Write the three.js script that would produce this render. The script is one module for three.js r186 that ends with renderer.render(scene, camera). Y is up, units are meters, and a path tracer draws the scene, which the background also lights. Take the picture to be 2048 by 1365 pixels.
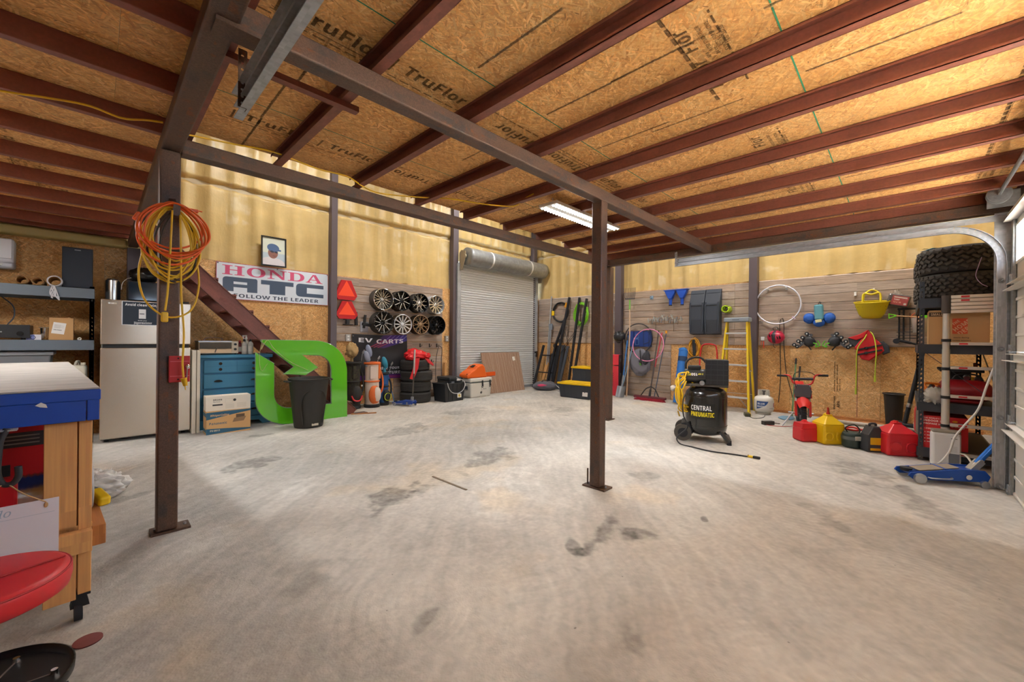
import * as THREE from 'three';
import { RoundedBoxGeometry } from 'three/addons/geometries/RoundedBoxGeometry.js';
import { mergeGeometries } from 'three/addons/utils/BufferGeometryUtils.js';
import { RectAreaLightUniformsLib } from 'three/addons/lights/RectAreaLightUniformsLib.js';
RectAreaLightUniformsLib.init();

// ---------- camera, sky, sun, exposure ----------
const scene = new THREE.Scene();
const camera = new THREE.PerspectiveCamera(80.42, 2048 / 1365, 0.05, 100);
camera.position.set(0, 1.265, 0);
camera.rotation.order = 'YXZ';
camera.rotation.set(-0.0005, -0.7985, 0.01004);
const renderer = new THREE.WebGLRenderer({ antialias: true });
renderer.toneMapping = THREE.LinearToneMapping;
renderer.toneMappingExposure = 1.0;
renderer.shadowMap.enabled = true;
scene.background = new THREE.Color(0.62, 0.78, 1.0);          // clear daylight sky, seen only through the door windows
scene.backgroundIntensity = 16;
const sun = new THREE.DirectionalLight(new THREE.Color(1, 0.95, 0.86), 260);
sun.position.set(9, 11, 6.5); sun.target.position.set(2, 0, 4);
sun.castShadow = true; sun.shadow.mapSize.set(2048, 2048);
Object.assign(sun.shadow.camera, { left: -12, right: 12, top: 12, bottom: -12, near: 0.5, far: 40 });
scene.add(sun, sun.target);

// ---------- small tools ----------
const PI = Math.PI;
function rng(seed) { let a = seed >>> 0; return () => { a = (a + 0x6D2B79F5) | 0; let t = Math.imul(a ^ (a >>> 15), 1 | a); t = (t + Math.imul(t ^ (t >>> 7), 61 | t)) ^ t; return ((t ^ (t >>> 14)) >>> 0) / 4294967296; }; }
function noiseField(seed, P) {           // value noise on a lattice that repeats every P cells
  const r = rng(seed), t = new Float32Array(P * P); for (let i = 0; i < t.length; i++) t[i] = r();
  const m = (i) => ((i % P) + P) % P;
  return (x, y) => { const xi = Math.floor(x), yi = Math.floor(y); let u = x - xi, v = y - yi; u = u * u * (3 - 2 * u); v = v * v * (3 - 2 * v);
    const a = t[m(xi) + m(yi) * P], b = t[m(xi + 1) + m(yi) * P], c = t[m(xi) + m(yi + 1) * P], d = t[m(xi + 1) + m(yi + 1) * P];
    return a + (b - a) * u + (c - a) * v + (a - b - c + d) * u * v; };
}
const clamp = (v, a = 0, b = 1) => Math.min(b, Math.max(a, v));
const smooth = (a, b, x) => { x = clamp((x - a) / (b - a)); return x * x * (3 - 2 * x); };
const mix = (a, b, t) => a + (b - a) * t;
function canvas(w, h) { const c = document.createElement('canvas'); c.width = w; c.height = h; return c; }
function texOf(c, srgb = true, rep) { const t = new THREE.CanvasTexture(c); if (srgb) t.colorSpace = THREE.SRGBColorSpace; t.wrapS = t.wrapT = THREE.RepeatWrapping; t.magFilter = THREE.LinearFilter; if (rep) t.repeat.set(rep[0], rep[1]); t.anisotropy = 8; return t; }
function dataTex(w, h, fn, srgb = true, rep) {   // fn(u, v, out) with 0..255 values
  const d = new Uint8Array(w * h * 4), o = [0, 0, 0];
  for (let j = 0; j < h; j++) for (let i = 0; i < w; i++) { fn((i + 0.5) / w, (j + 0.5) / h, o); const k = (j * w + i) * 4; d[k] = clamp(o[0], 0, 255); d[k + 1] = clamp(o[1], 0, 255); d[k + 2] = clamp(o[2], 0, 255); d[k + 3] = 255; }
  const t = new THREE.DataTexture(d, w, h); if (srgb) t.colorSpace = THREE.SRGBColorSpace; t.wrapS = t.wrapT = THREE.RepeatWrapping; t.magFilter = THREE.LinearFilter; t.minFilter = THREE.LinearMipmapLinearFilter; t.generateMipmaps = true; if (rep) t.repeat.set(rep[0], rep[1]); t.needsUpdate = true; return t;
}
function mat(color, rough = 0.6, metal = 0, extra = {}) { return new THREE.MeshPhysicalMaterial({ color, roughness: rough, metalness: metal, ...extra }); }

// geometry tools: every one returns a plain non-indexed geometry
const V3 = (a) => new THREE.Vector3(a[0], a[1], a[2]);
function fin(g) { if (g.index) g = g.toNonIndexed(); for (const k of Object.keys(g.attributes)) if (!['position', 'normal', 'uv'].includes(k)) g.deleteAttribute(k); if (!g.attributes.uv) g.setAttribute('uv', new THREE.BufferAttribute(new Float32Array(g.attributes.position.count * 2), 2)); g.clearGroups?.(); return g; }
function put(g, p = [0, 0, 0], r = [0, 0, 0], s) { if (s) g.scale(...(Array.isArray(s) ? s : [s, s, s])); if (r[0] || r[1] || r[2]) g.applyMatrix4(new THREE.Matrix4().makeRotationFromEuler(new THREE.Euler(...r))); g.translate(...p); return g; }
function metreUV(g) { const p = g.attributes.position, n = g.attributes.normal, uv = g.attributes.uv; for (let i = 0; i < p.count; i++) { const ax = Math.abs(n.getX(i)), ay = Math.abs(n.getY(i)), az = Math.abs(n.getZ(i)); if (ay >= ax && ay >= az) uv.setXY(i, p.getX(i), p.getZ(i)); else if (ax >= az) uv.setXY(i, p.getZ(i), p.getY(i)); else uv.setXY(i, p.getX(i), p.getY(i)); } return g; }
function bx(w, h, d, p, r, bev = 0) { const g = bev > 0 ? new RoundedBoxGeometry(w, h, d, 2, Math.min(bev, w / 2.01, h / 2.01, d / 2.01)) : new THREE.BoxGeometry(w, h, d); return put(metreUV(fin(g)), p, r); }
function b2(x0, x1, y0, y1, z0, z1, bev = 0) { return bx(Math.abs(x1 - x0), Math.abs(y1 - y0), Math.abs(z1 - z0), [(x0 + x1) / 2, (y0 + y1) / 2, (z0 + z1) / 2], undefined, bev); }
function cy(r0, r1, h, p, r, n = 24, open = false) { return put(fin(new THREE.CylinderGeometry(r1, r0, h, n, 1, open)), p, r); }   // r0 bottom, r1 top, centred
function rod(a, b, r, n = 10, r2 = r) { const A = V3(a), B = V3(b), d = B.clone().sub(A), l = d.length(); const g = fin(new THREE.CylinderGeometry(r2, r, l, n)); g.translate(0, l / 2, 0); g.applyMatrix4(new THREE.Matrix4().makeRotationFromQuaternion(new THREE.Quaternion().setFromUnitVectors(new THREE.Vector3(0, 1, 0), d.normalize()))); g.translate(...a); return g; }
function bar(a, b, w, t, up = [0, 1, 0]) { const A = V3(a), B = V3(b), d = B.clone().sub(A), l = d.length(); d.normalize(); const y = V3(up).sub(d.clone().multiplyScalar(V3(up).dot(d))).normalize(), x = y.clone().cross(d); const g = metreUV(fin(new THREE.BoxGeometry(w, t, l))); g.applyMatrix4(new THREE.Matrix4().makeBasis(x, y, d)); g.translate((a[0] + b[0]) / 2, (a[1] + b[1]) / 2, (a[2] + b[2]) / 2); return g; }
function tube(pts, r, n = 8, seg, closed = false) { const c = new THREE.CatmullRomCurve3(pts.map(V3), closed, 'centripetal'); return fin(new THREE.TubeGeometry(c, seg ?? Math.max(8, pts.length * 6), r, n, closed)); }
function lathe(pts, n = 32, p, r) { return put(fin(new THREE.LatheGeometry(pts.map((q) => new THREE.Vector2(q[0], q[1])), n)), p, r); }
function sph(r, p, s, n = 20) { return put(fin(new THREE.SphereGeometry(r, n, Math.max(8, n * 0.7 | 0))), p, undefined, s); }
function tor(R, r, p, rot, n = 40, m = 10, arc = PI * 2) { return put(fin(new THREE.TorusGeometry(R, r, m, n, arc)), p, rot); }
function shapeOf(pts, holes = []) { const s = new THREE.Shape(pts.map((q) => new THREE.Vector2(q[0], q[1]))); for (const h of holes) s.holes.push(new THREE.Path(h.map((q) => new THREE.Vector2(q[0], q[1])))); return s; }
function ext(pts, depth, p, r, bev = 0, holes = [], seg = 6) { const s = pts.isShape ? pts : shapeOf(pts, holes); return put(fin(new THREE.ExtrudeGeometry(s, { depth, bevelEnabled: bev > 0, bevelThickness: bev, bevelSize: bev, bevelOffset: -bev, bevelSegments: 2, curveSegments: seg })), p, r); }
function quad(w, h, p, r) { return put(fin(new THREE.PlaneGeometry(w, h)), p, r); }
function grid(w, h, nx, ny, fn, p, r) {   // plane grid bent by fn(x, y, vec)
  let g = new THREE.PlaneGeometry(w, h, nx, ny); const a = g.attributes.position, v = new THREE.Vector3(); for (let i = 0; i < a.count; i++) { v.fromBufferAttribute(a, i); fn(v); a.setXYZ(i, v.x, v.y, v.z); } g.computeVertexNormals(); return put(fin(g), p, r); }
function warp(g, fn) { const a = g.attributes.position, v = new THREE.Vector3(); for (let i = 0; i < a.count; i++) { v.fromBufferAttribute(a, i); fn(v); a.setXYZ(i, v.x, v.y, v.z); } g.computeVertexNormals(); return g; }
function blob(r, p, s, seed, amp = 0.15, f = 2.2, n = 26) { // lumpy rounded body
  const N = noiseField(seed, 16); let g = new THREE.SphereGeometry(1, n, n * 0.75 | 0); const a = g.attributes.position, v = new THREE.Vector3();
  for (let i = 0; i < a.count; i++) { v.fromBufferAttribute(a, i); const k = 1 + amp * (N(v.x * f + 3.1 * v.z * f + 8, v.y * f + 2 * v.z * f + 8) - 0.5) * 2; v.multiplyScalar(k); v.set(v.x * s[0] * r, v.y * s[1] * r, v.z * s[2] * r); a.setXYZ(i, v.x, v.y, v.z); }
  g.computeVertexNormals(); g = fin(g); return put(g, p); }

// objects
const taken = {};
function numbered(n) { if (!(n in taken)) { taken[n] = 0; return n; } taken[n]++; return n + '_' + String(taken[n]).padStart(3, '0'); }
const shade = (o) => { o.traverse((q) => { if (q.isMesh) { q.castShadow = true; q.receiveShadow = true; } }); return o; };
function tag(o, label, category, group, kind) { o.userData = { label, category }; if (group) o.userData.group = group; if (kind) o.userData.kind = kind; return o; }
function thing(name, label, category, p = [0, 0, 0], turn = 0, group) { const o = new THREE.Group(); o.name = numbered(name); o.position.set(...p); o.rotation.y = turn; tag(o, label, category, group); scene.add(o); return o; }
function part(parent, name, geos, m, label) { const g = Array.isArray(geos) ? (geos.length > 1 ? mergeGeometries(geos) : geos[0]) : geos; const o = new THREE.Mesh(g, m); o.name = name; o.castShadow = o.receiveShadow = true; if (label) o.userData.label = label; parent.add(o); return o; }
function solo(name, geos, m, label, category, group, p) { const o = part(scene, numbered(name), geos, m); tag(o, label, category, group); if (p) o.position.set(...p); return o; }
function structure(name, geos, m, label, category = 'wall') { const o = part(scene, name, geos, m); tag(o, label, category, null, 'structure'); return o; }
function copyOf(src, name, label, p, turn = 0, group) { const o = src.clone(); o.name = numbered(name); scene.add(o); o.position.set(...p); o.rotation.y = turn; o.userData = { ...src.userData, label }; if (group) o.userData.group = group; return o; }
// ---------- surface textures ----------
const N1 = noiseField(11, 64), N2 = noiseField(23, 64), N3 = noiseField(37, 128), N4 = noiseField(51, 256);
const fbm = (x, y, o = 4) => { let s = 0, a = 0.5, f = 1; for (let i = 0; i < o; i++) { s += a * (i & 1 ? N2 : N1)(x * f + i * 7.3, y * f + i * 3.9); a *= 0.5; f *= 2; } return s / (1 - Math.pow(0.5, o)); };

function osbCanvas(seed, base, n = 17000) {
  const S = 1024, c = canvas(S, S), g = c.getContext('2d'), r = rng(seed);
  g.fillStyle = base; g.fillRect(0, 0, S, S);
  const pal = [[230, 188, 132], [220, 172, 112], [236, 198, 144], [206, 156, 98], [226, 180, 120], [238, 204, 152], [194, 142, 84], [222, 174, 110]];
  for (let i = 0; i < n; i++) {
    const x = r() * S, y = r() * S, a = (r() - 0.5) * 2.3 + (r() < 0.22 ? 1.3 : 0), l = 18 + r() * 56, w = 2 + r() * 9, q = pal[r() * pal.length | 0], k = 0.88 + r() * 0.22, al = 0.16 + r() * 0.36;
    g.fillStyle = `rgba(${q[0] * k | 0},${q[1] * k | 0},${q[2] * k | 0},${al})`;
    for (const dx of [0, x < 120 ? S : x > S - 120 ? -S : 0]) for (const dy of [0, y < 120 ? S : y > S - 120 ? -S : 0]) { g.save(); g.translate(x + dx, y + dy); g.rotate(a); g.beginPath(); g.moveTo(-l / 2, -w / 2); g.lineTo(l / 2 - w * 0.5, -w / 2); g.lineTo(l / 2, w / 3); g.lineTo(-l / 2 + w * 0.4, w / 2); g.closePath(); g.fill(); if (r() < 0.35) { g.strokeStyle = `rgba(120,74,30,${0.05 + r() * 0.12})`; g.lineWidth = 1; g.stroke(); } g.restore(); }
  }
  for (let i = 0; i < 240; i++) { const x = r() * S, y = r() * S, a = (r() - 0.5) * 2.2, l = 6 + r() * 18; g.save(); g.translate(x, y); g.rotate(a); g.fillStyle = `rgba(72,42,18,${0.3 + r() * 0.45})`; g.fillRect(-l / 2, -1, l, 1 + r() * 2); g.restore(); }
  return c;
}
const osbC1 = osbCanvas(5, '#dcae72'), osbC2 = osbCanvas(77, '#d8a86a');
const osbT1 = texOf(osbC1, true, [1 / 1.22, 1 / 1.22]), osbT2 = texOf(osbC2, true, [1 / 1.31, 1 / 1.31]);
const osbBump = texOf(osbC1, false, [1 / 1.22, 1 / 1.22]);
const osbWall = [mat('#ffffff', 0.8, 0, { map: osbT1, bumpMap: osbBump, bumpScale: 0.002 }), mat('#fff8ee', 0.8, 0, { map: osbT2, bumpMap: osbBump, bumpScale: 0.002 }), mat('#fbf0e0', 0.8, 0, { map: osbT1 })];
const osbCeil = [mat('#fff2dc', 0.78, 0, { map: osbT1, bumpMap: osbBump, bumpScale: 0.002 }), mat('#ffeed4', 0.78, 0, { map: osbT2, bumpMap: osbBump, bumpScale: 0.002 })];

const grainT = dataTex(1024, 256, (u, v, o) => {   // printed grey oak boards, 1.2 m by 0.3 m
  const s = fbm(u * 5, v * 56, 4), k = fbm(u * 18 + 5, v * 120, 3), b = fbm(u * 3, v * 8 + 9, 3);
  const t = 0.86 + (s - 0.5) * 0.42 + (k - 0.5) * 0.24 + (b - 0.5) * 0.22;
  o[0] = 196 * t; o[1] = 177 * t; o[2] = 160 * t;
}, true, [1 / 1.2, 1 / 0.3]);
const slatMats = ['#ffffff', '#f4efea', '#efe9e6', '#fff8f0'].map((c) => mat(c, 0.55, 0, { map: grainT }));
const slatLip = mat('#efe9df', 0.5);

const woodC = dataTex(512, 512, (u, v, o) => { const ring = fbm(u * 9, v * 1.6, 3), k = fbm(u * 60, v * 4 + 3, 3), t = 0.95 + (ring - 0.5) * 0.2 + (k - 0.5) * 0.12; o[0] = 234 * t; o[1] = 190 * t * (0.97 + 0.06 * k); o[2] = 136 * t; }, true, [1 / 0.5, 1 / 0.9]);
const pine = mat('#fbe6ca', 0.7, 0, { map: woodC });
const pineDark = mat('#c9a27c', 0.75, 0, { map: woodC });

const rustT = dataTex(512, 512, (u, v, o) => {
  const a = fbm(u * 6, v * 6, 5), b = fbm(u * 20 + 4, v * 20 + 8, 4), c = fbm(u * 3 + 9, v * 3 + 2, 3), f = N4(u * 256, v * 256);
  let r = 92, g = 70, bl = 58; const m = smooth(0.5, 0.72, a); r = mix(r, 70, m); g = mix(g, 60, m); bl = mix(bl, 57, m);
  const q = smooth(0.6, 0.78, b) * smooth(0.4, 0.65, c); r = mix(r, 112, q); g = mix(g, 68, q); bl = mix(bl, 42, q); const k = 0.86 + 0.28 * f; o[0] = r * k; o[1] = g * k; o[2] = bl * k;
}, true, [1, 1]);
const steel = mat('#ffffff', 0.5, 0.25, { map: rustT });
const primerT = dataTex(256, 256, (u, v, o) => { const a = fbm(u * 4, v * 16, 4), f = N4(u * 128, v * 128), k = 0.82 + a * 0.3 + (f - 0.5) * 0.1; o[0] = 128 * k; o[1] = 74 * k; o[2] = 60 * k; }, true, [1, 1]);
const primer = mat('#ffffff', 0.42, 0.1, { map: primerT });
const primerDark = mat('#fff4f0', 0.45, 0.1, { map: primerT });
const wallCol = mat('#62585c', 0.45, 0.3);

const foamT = dataTex(1024, 512, (u, v, o) => {   // sprayed foam, 4 m by 2 m
  const a = fbm(u * 40, v * 5, 4), b = fbm(u * 9, v * 9 + 5, 4), c = fbm(u * 80, v * 60, 3), t = 0.9 + (a - 0.5) * 0.06 + (b - 0.5) * 0.12 + (c - 0.5) * 0.03, w = smooth(0.56, 0.74, fbm(u * 34 + 3, v * 3 + 1, 3)) * smooth(0.45, 0.6, b);
  o[0] = mix(232, 238, w) * t; o[1] = mix(200, 216, w) * t; o[2] = mix(132, 168, w) * t;
}, true, [1 / 4, 1 / 2]);
const foamB = dataTex(512, 512, (u, v, o) => { const a = fbm(u * 40, v * 8, 4), b = fbm(u * 64, v * 64, 3); o[0] = o[1] = o[2] = 255 * (a * 0.7 + b * 0.3); }, false, [1 / 1.5, 1 / 1.5]);
const foam = mat('#ffffff', 0.38, 0, { map: foamT, bumpMap: foamB, bumpScale: 0.004 });

const galvT = dataTex(256, 256, (u, v, o) => { const a = fbm(u * 12, v * 12, 3), b = fbm(u * 3, v * 40, 3), k = 0.9 + (a - 0.5) * 0.2 + (b - 0.5) * 0.15; o[0] = 196 * k; o[1] = 199 * k; o[2] = 203 * k; }, true, [1 / 0.6, 1 / 0.6]);
const galv = mat('#ffffff', 0.4, 0.4, { map: galvT });
const galvDull = mat('#d8dadc', 0.55, 0.35, { map: galvT });

// concrete: one map for the whole slab, x -3.6..8.9, z -7.7..1.6
const FX0 = -3.6, FX1 = 8.9, FZ0 = -7.7, FZ1 = 1.6;
const stains = [[1.70, -2.95, 0.26, 0.15, 0.5, 0.34], [1.92, -2.9, 0.20, 0.10, 0.3, 0.24], [2.96, -3.2, 0.42, 0.18, 0.4, 0.26], [2.08, -1.48, 0.17, 0.05, 0.95, 0.30], [2.30, -1.42, 0.30, 0.07, 0.2, 0.34], [2.52, -1.28, 0.11, 0.10, 0, 0.32], [2.42, -1.28, 0.08, 0.05, 0, 0.2], [1.10, -4.7, 0.34, 0.16, 0.3, 0.28], [3.04, -1.02, 0.05, 0.02, 0.4, 0.35], [5.4, -0.35, 0.5, 0.22, 0.3, 0.18], [3.05, -5.0, 0.55, 0.2, 0.5, 0.2], [1.62, -0.85, 0.16, 0.05, 0.6, 0.22], [1.05, -1.55, 0.10, 0.05, 0.4, 0.22], [0.75, -2.3, 0.22, 0.12, 0.4, 0.13], [4.6, 0.1, 0.5, 0.1, 0.2, 0.2], [3.7, -0.4, 0.3, 0.08, 0.5, 0.14], [3.6, -1.75, 0.22, 0.13, 0.2, 0.17], [6.1, -4.6, 0.6, 0.2, 0.7, 0.16], [4.6, -5.6, 0.5, 0.2, 0.1, 0.16], [1.5, -6.0, 0.2, 0.07, 0, 0.22], [0.25, -4.4, 0.2, 0.06, 0.4, 0.2], [0.75, -4.3, 0.3, 0.12, 0.4, -0.10], [1.2, -3.6, 0.5, 0.16, 0.6, -0.10], [2.4, -2.4, 0.6, 0.22, 0.6, -0.08], [0.5, -3.1, 0.16, 0.12, 0, -0.06]];
const swirls = []; { const r = rng(404); for (let i = 0; i < 260; i++) swirls.push([FX0 + r() * 12.5, FZ0 + r() * 9.3, 0.3 + r() * 0.6, r() * PI * 2, 0.35 + r() * 0.5, 60 + r() * 110, (r() - 0.5) * 0.07]); }
const slabT = (() => {
  const W = 2048, H = 1524, d = new Float32Array(W * H); const px = (FX1 - FX0) / W;
  for (let j = 0; j < H; j++) for (let i = 0; i < W; i++) { const x = FX0 + (i + 0.5) * px, z = FZ0 + (j + 0.5) * (FZ1 - FZ0) / H; d[j * W + i] = (fbm(x * 0.5, z * 0.5, 4) - 0.5) * 0.24 + (fbm(x * 2.3 + 4, z * 2.3, 4) - 0.5) * 0.20 + (fbm(x * 2 - z * 2 + fbm(x, z, 2) * 3, (x + z) * 16 + fbm(x * 1.5, z * 1.5, 2) * 5, 3) - 0.5) * 0.13 + (N4(x * 52, z * 52) - 0.5) * 0.08 + (N3(x * 21, z * 21) - 0.5) * 0.06; }
  for (const [cx, cz, R, a0, span, fr, am] of swirls) { const i0 = Math.max(0, ((cx - R - FX0) / px) | 0), i1 = Math.min(W - 1, ((cx + R - FX0) / px) | 0), j0 = Math.max(0, ((cz - R - FZ0) / px) | 0), j1 = Math.min(H - 1, ((cz + R - FZ0) / px) | 0);
    for (let j = j0; j <= j1; j++) for (let i = i0; i <= i1; i++) { const x = FX0 + i * px - cx, z = FZ0 + j * px - cz, q = Math.hypot(x, z); if (q > R) continue; let a = Math.atan2(z, x) - a0; a = Math.atan2(Math.sin(a), Math.cos(a)); const w = smooth(span, span * 0.4, Math.abs(a)) * smooth(0.25, 0.5, q / R) * smooth(1, 0.85, q / R); if (w > 0) d[j * W + i] += am * w * (Math.sin(q * fr + 9 * fbm(x * 3 + 9, z * 3 + 9, 2)) > 0.55 ? 1 : -0.2); } }
  const out = new Uint8Array(W * H * 4);
  for (let j = 0; j < H; j++) for (let i = 0; i < W; i++) { const x = FX0 + (i + 0.5) * px, z = FZ0 + (j + 0.5) * (FZ1 - FZ0) / H; let s = 0; for (const [sx, sz, a, b, rot, k] of stains) { const dx = x - sx, dz = z - sz; if (Math.abs(dx) > 1 || Math.abs(dz) > 1) continue; const u = (dx * Math.cos(rot) - dz * Math.sin(rot)) / a, v = (dx * Math.sin(rot) + dz * Math.cos(rot)) / b, e = Math.hypot(u, v) + (fbm(x * 7, z * 7, 4) - 0.5) * 2.2; s += 0.8 * k * smooth(1.15, 0.55, e) * (0.3 + 1.3 * fbm(x * 26, z * 26, 3)); }
    const t = (1 + d[j * W + i]) * (1 - s), rust = smooth(0.66, 0.8, fbm(x * 1.3 + 20, z * 1.3, 4)) * 0.35, spk = N4(x * 61 + 40, z * 61) > 0.994 ? 0.6 : 1, k = (j * W + i) * 4, e2 = (fbm(x * 0.8 + 30, z * 0.8 + 5, 3) - 0.5) * 14;
    out[k] = clamp((182 + e2 * 0.6 + rust * 14) * t * spk, 0, 255); out[k + 1] = clamp((177 - rust * 4) * t * spk, 0, 255); out[k + 2] = clamp((169 - e2 * 0.6 - rust * 28) * t * spk, 0, 255); out[k + 3] = 255; }
  const t = new THREE.DataTexture(out, W, H); t.colorSpace = THREE.SRGBColorSpace; t.magFilter = THREE.LinearFilter; t.needsUpdate = true; return t;
})();
const slabB = dataTex(512, 512, (u, v, o) => { const a = fbm(u * 12, v * 12, 4), b = N4(u * 256, v * 256), c = fbm(u * 30 - v * 8, v * 30 + u * 8, 3); o[0] = o[1] = o[2] = 255 * (a * 0.4 + b * 0.25 + c * 0.35); }, false, [9, 7]);
const slab = mat('#ffffff', 0.72, 0, { map: slabT, bumpMap: slabB, bumpScale: 0.006 });

const black = mat('#1b1b1d', 0.5), blackM = mat('#202124', 0.75), blackG = mat('#141416', 0.22), darkGrey = mat('#3b3f45', 0.55), white = mat('#e6e4df', 0.5), chrome = mat('#d9dadc', 0.14, 1), silver = mat('#b9bcc0', 0.32, 0.9), red = mat('#c2141c', 0.42), yellow = mat('#e6bf10', 0.45), orange = mat('#e2571c', 0.5), rubber = mat('#26252a', 0.8), green = mat('#62b22a', 0.25);
const cardboard = mat('#c39a68', 0.85), greyPlastic = mat('#70757c', 0.55);
// ---------- the shell of the building ----------
const XL = -3.6, XR = 8.8, ZB = -7.6, ZF = 0.98, TOP = 5.2;
{ const g = new THREE.PlaneGeometry(FX1 - FX0, FZ1 - FZ0); g.rotateX(-PI / 2); const uv = g.attributes.uv, p = g.attributes.position; for (let i = 0; i < p.count; i++) uv.setXY(i, (p.getX(i) + (FX1 - FX0) / 2) / (FX1 - FX0), (p.getZ(i) + (FZ1 - FZ0) / 2) / (FZ1 - FZ0));
  const top = fin(g).translate((FX0 + FX1) / 2, 0, (FZ0 + FZ1) / 2);
  const under = b2(FX0, FX1, -0.2, -0.002, FZ0, FZ1);
  structure('floor', [top, under], slab, 'stained trowelled concrete slab of the workshop', 'floor'); }
structure('ground', [b2(-30, 30, -0.4, -0.06, FZ1, 40)], mat('#c9c3b8', 0.9), 'sunlit concrete apron outside the garage door', 'ground');
const shellM = mat('#cfc0a0', 0.8);
const wallBack = structure('wall_back', [b2(XL - 0.2, 5.9, 0, TOP, ZB - 0.22, ZB - 0.06), b2(8.64, XR + 0.2, 0, TOP, ZB - 0.22, ZB - 0.06), b2(5.9, 8.64, 3.15, TOP, ZB - 0.22, ZB - 0.06)], shellM, 'tall metal wall sprayed with yellow foam above board and slat panelling, behind the stairs');
const wallRight = structure('wall_right', [b2(XR + 0.06, XR + 0.22, 0, TOP, ZB - 0.22, ZF + 0.2)], shellM, 'tall foam-sprayed wall above grey slat panelling, behind the yellow stepladder');
structure('wall_left', [b2(XL - 0.2, XL, 0, TOP, ZB - 0.2, ZF + 0.2)], osbWall[2], 'plain board wall closing the bay beyond the workbench');
const wallFront = structure('wall_front', [b2(XL - 0.2, 0.4, 0, TOP, ZF, ZF + 0.16), b2(5.6, XR + 0.2, 0, TOP, ZF, ZF + 0.16), b2(0.4, 5.6, 2.5, TOP, ZF, ZF + 0.16)], shellM, 'foam-lined wall around the wide garage door opening');
structure('ceiling', [b2(XL - 0.2, XR + 0.2, TOP, TOP + 0.12, ZB - 0.2, ZF + 0.2)], mat('#d8cfb8', 0.8), 'pale roof lining high above the mezzanine', 'ceiling');

// sprayed foam skins
function foamSheet(len, y0, y1, seed, axis) {
  const nz = noiseField(seed, 64); const w = len, h = y1 - y0;
  return grid(w, h, Math.ceil(w / 0.045), Math.ceil(h / 0.03), (v) => { const X = v.x + w / 2, Y = v.y + h / 2 + y0; const rib = Math.pow(0.5 + 0.5 * Math.cos(X * PI * 2 / 0.305), 2) * 0.034; let d = rib + (nz(X * 2.2, Y * 0.7) - 0.5) * 0.05 + (nz(X * 7 + 9, Y * 1.4 + 3) - 0.5) * 0.022; const gr = Math.abs(Y - 3.63 + (nz(X * 1.5, 4) - 0.5) * 0.03); d += Y > 3.63 ? 0.03 : 0; d -= 0.075 * smooth(0.05, 0.012, gr); d *= 1; v.z += d; });
}
function foamUV(g, f) { const p = g.attributes.position, uv = g.attributes.uv; for (let i = 0; i < p.count; i++) uv.setXY(i, f(p, i), p.getY(i)); return g; }
{ const g = foamSheet(9.4, 2.46, TOP, 3); g.translate(-3.7 + 9.4 / 2, (2.46 + TOP) / 2, ZB - 0.03); part(wallBack, 'foam_lining', foamUV(g, (p, i) => p.getX(i)), foam);
  const g2 = foamSheet(3.2, 3.14, TOP, 4); g2.translate(5.7 + 1.6, (3.14 + TOP) / 2, ZB - 0.03); part(wallBack, 'foam_lining', foamUV(g2, (p, i) => p.getX(i)), foam); }
{ const g = foamSheet(8.6, 2.46, TOP, 8); g.rotateY(-PI / 2); g.translate(XR + 0.03, (2.46 + TOP) / 2, ZB - 0.05 + 4.3); part(wallRight, 'foam_lining', foamUV(g, (p, i) => p.getZ(i)), foam); }
{ const g = foamSheet(3.3, 0.02, TOP, 9); g.rotateY(PI); g.translate(5.6 + 1.65, (0.02 + TOP) / 2, ZF - 0.02); part(wallFront, 'foam_lining', foamUV(g, (p, i) => p.getX(i)), foam); }

// board panels on the lower walls, one sheet each
function wallBoard(parent, x0, x1, y0, y1, k, side) { const m = osbWall[k % 3]; const g = side ? b2(XR - 0.004, XR + 0.05, y0, y1, x0 + 0.0015, x1 - 0.0015) : b2(x0 + 0.0015, x1 - 0.0015, y0, y1, ZB - 0.05, ZB + 0.004); const uv = g.attributes.uv; for (let i = 0; i < uv.count; i++) uv.setXY(i, uv.getX(i) + k * 0.37, uv.getY(i) + k * 0.21); part(parent, 'board_panel', g, m); }
{ let k = 0; for (let x = -3.6; x < 5.6; x += 1.22) wallBoard(wallBack, x, Math.min(x + 1.22, 5.72), 0.0, 2.455, k++); wallBoard(wallBack, 8.66, 8.8, 0, 2.455, 3);
  k = 1; for (let z = -7.6; z < 0.6; z += 1.22) wallBoard(wallRight, z, Math.min(z + 1.22, ZF), 0.0, 2.455, k++, true); }
// grey slat panelling, each board a piece
function slats(parent, a0, a1, y0, n, side, lip, skip = []) {
  const h = 0.1525; for (let i = 0; i < n; i++) { const y = y0 + i * h, z0 = y + 0.004, z1 = y + h - 0.004; const g = side ? b2(XR - 0.024, XR - 0.005, z0, z1, a0, a1, 0.003) : b2(a0, a1, z0, z1, ZB + 0.005, ZB + 0.024, 0.003);
    metreUV(g); const uv = g.attributes.uv; for (let q = 0; q < uv.count; q++) uv.setXY(q, uv.getX(q) + i * 0.43 + a0, uv.getY(q) + i * 0.117); const s = part(parent, 'slat', g, slatMats[(i * 3 + Math.floor(a0 * 7) + 80) % 4]);
    if (lip) part(s, 'slat_groove', side ? b2(XR - 0.012, XR - 0.004, y + h - 0.008, y + h + 0.006, a0, a1) : b2(a0, a1, y + h - 0.006, y + h + 0.004, ZB + 0.004, ZB + 0.012), slatLip); }
}
slats(wallBack, 3.07, 5.49, 1.222, 8, false, false); slats(wallBack, 4.28, 5.5, 0.0, 8, false, false);
slats(wallRight, -7.5, -6.3, 1.222, 8, true, true); slats(wallRight, -6.298, -5.02, 1.222, 8, true, true);
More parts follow.
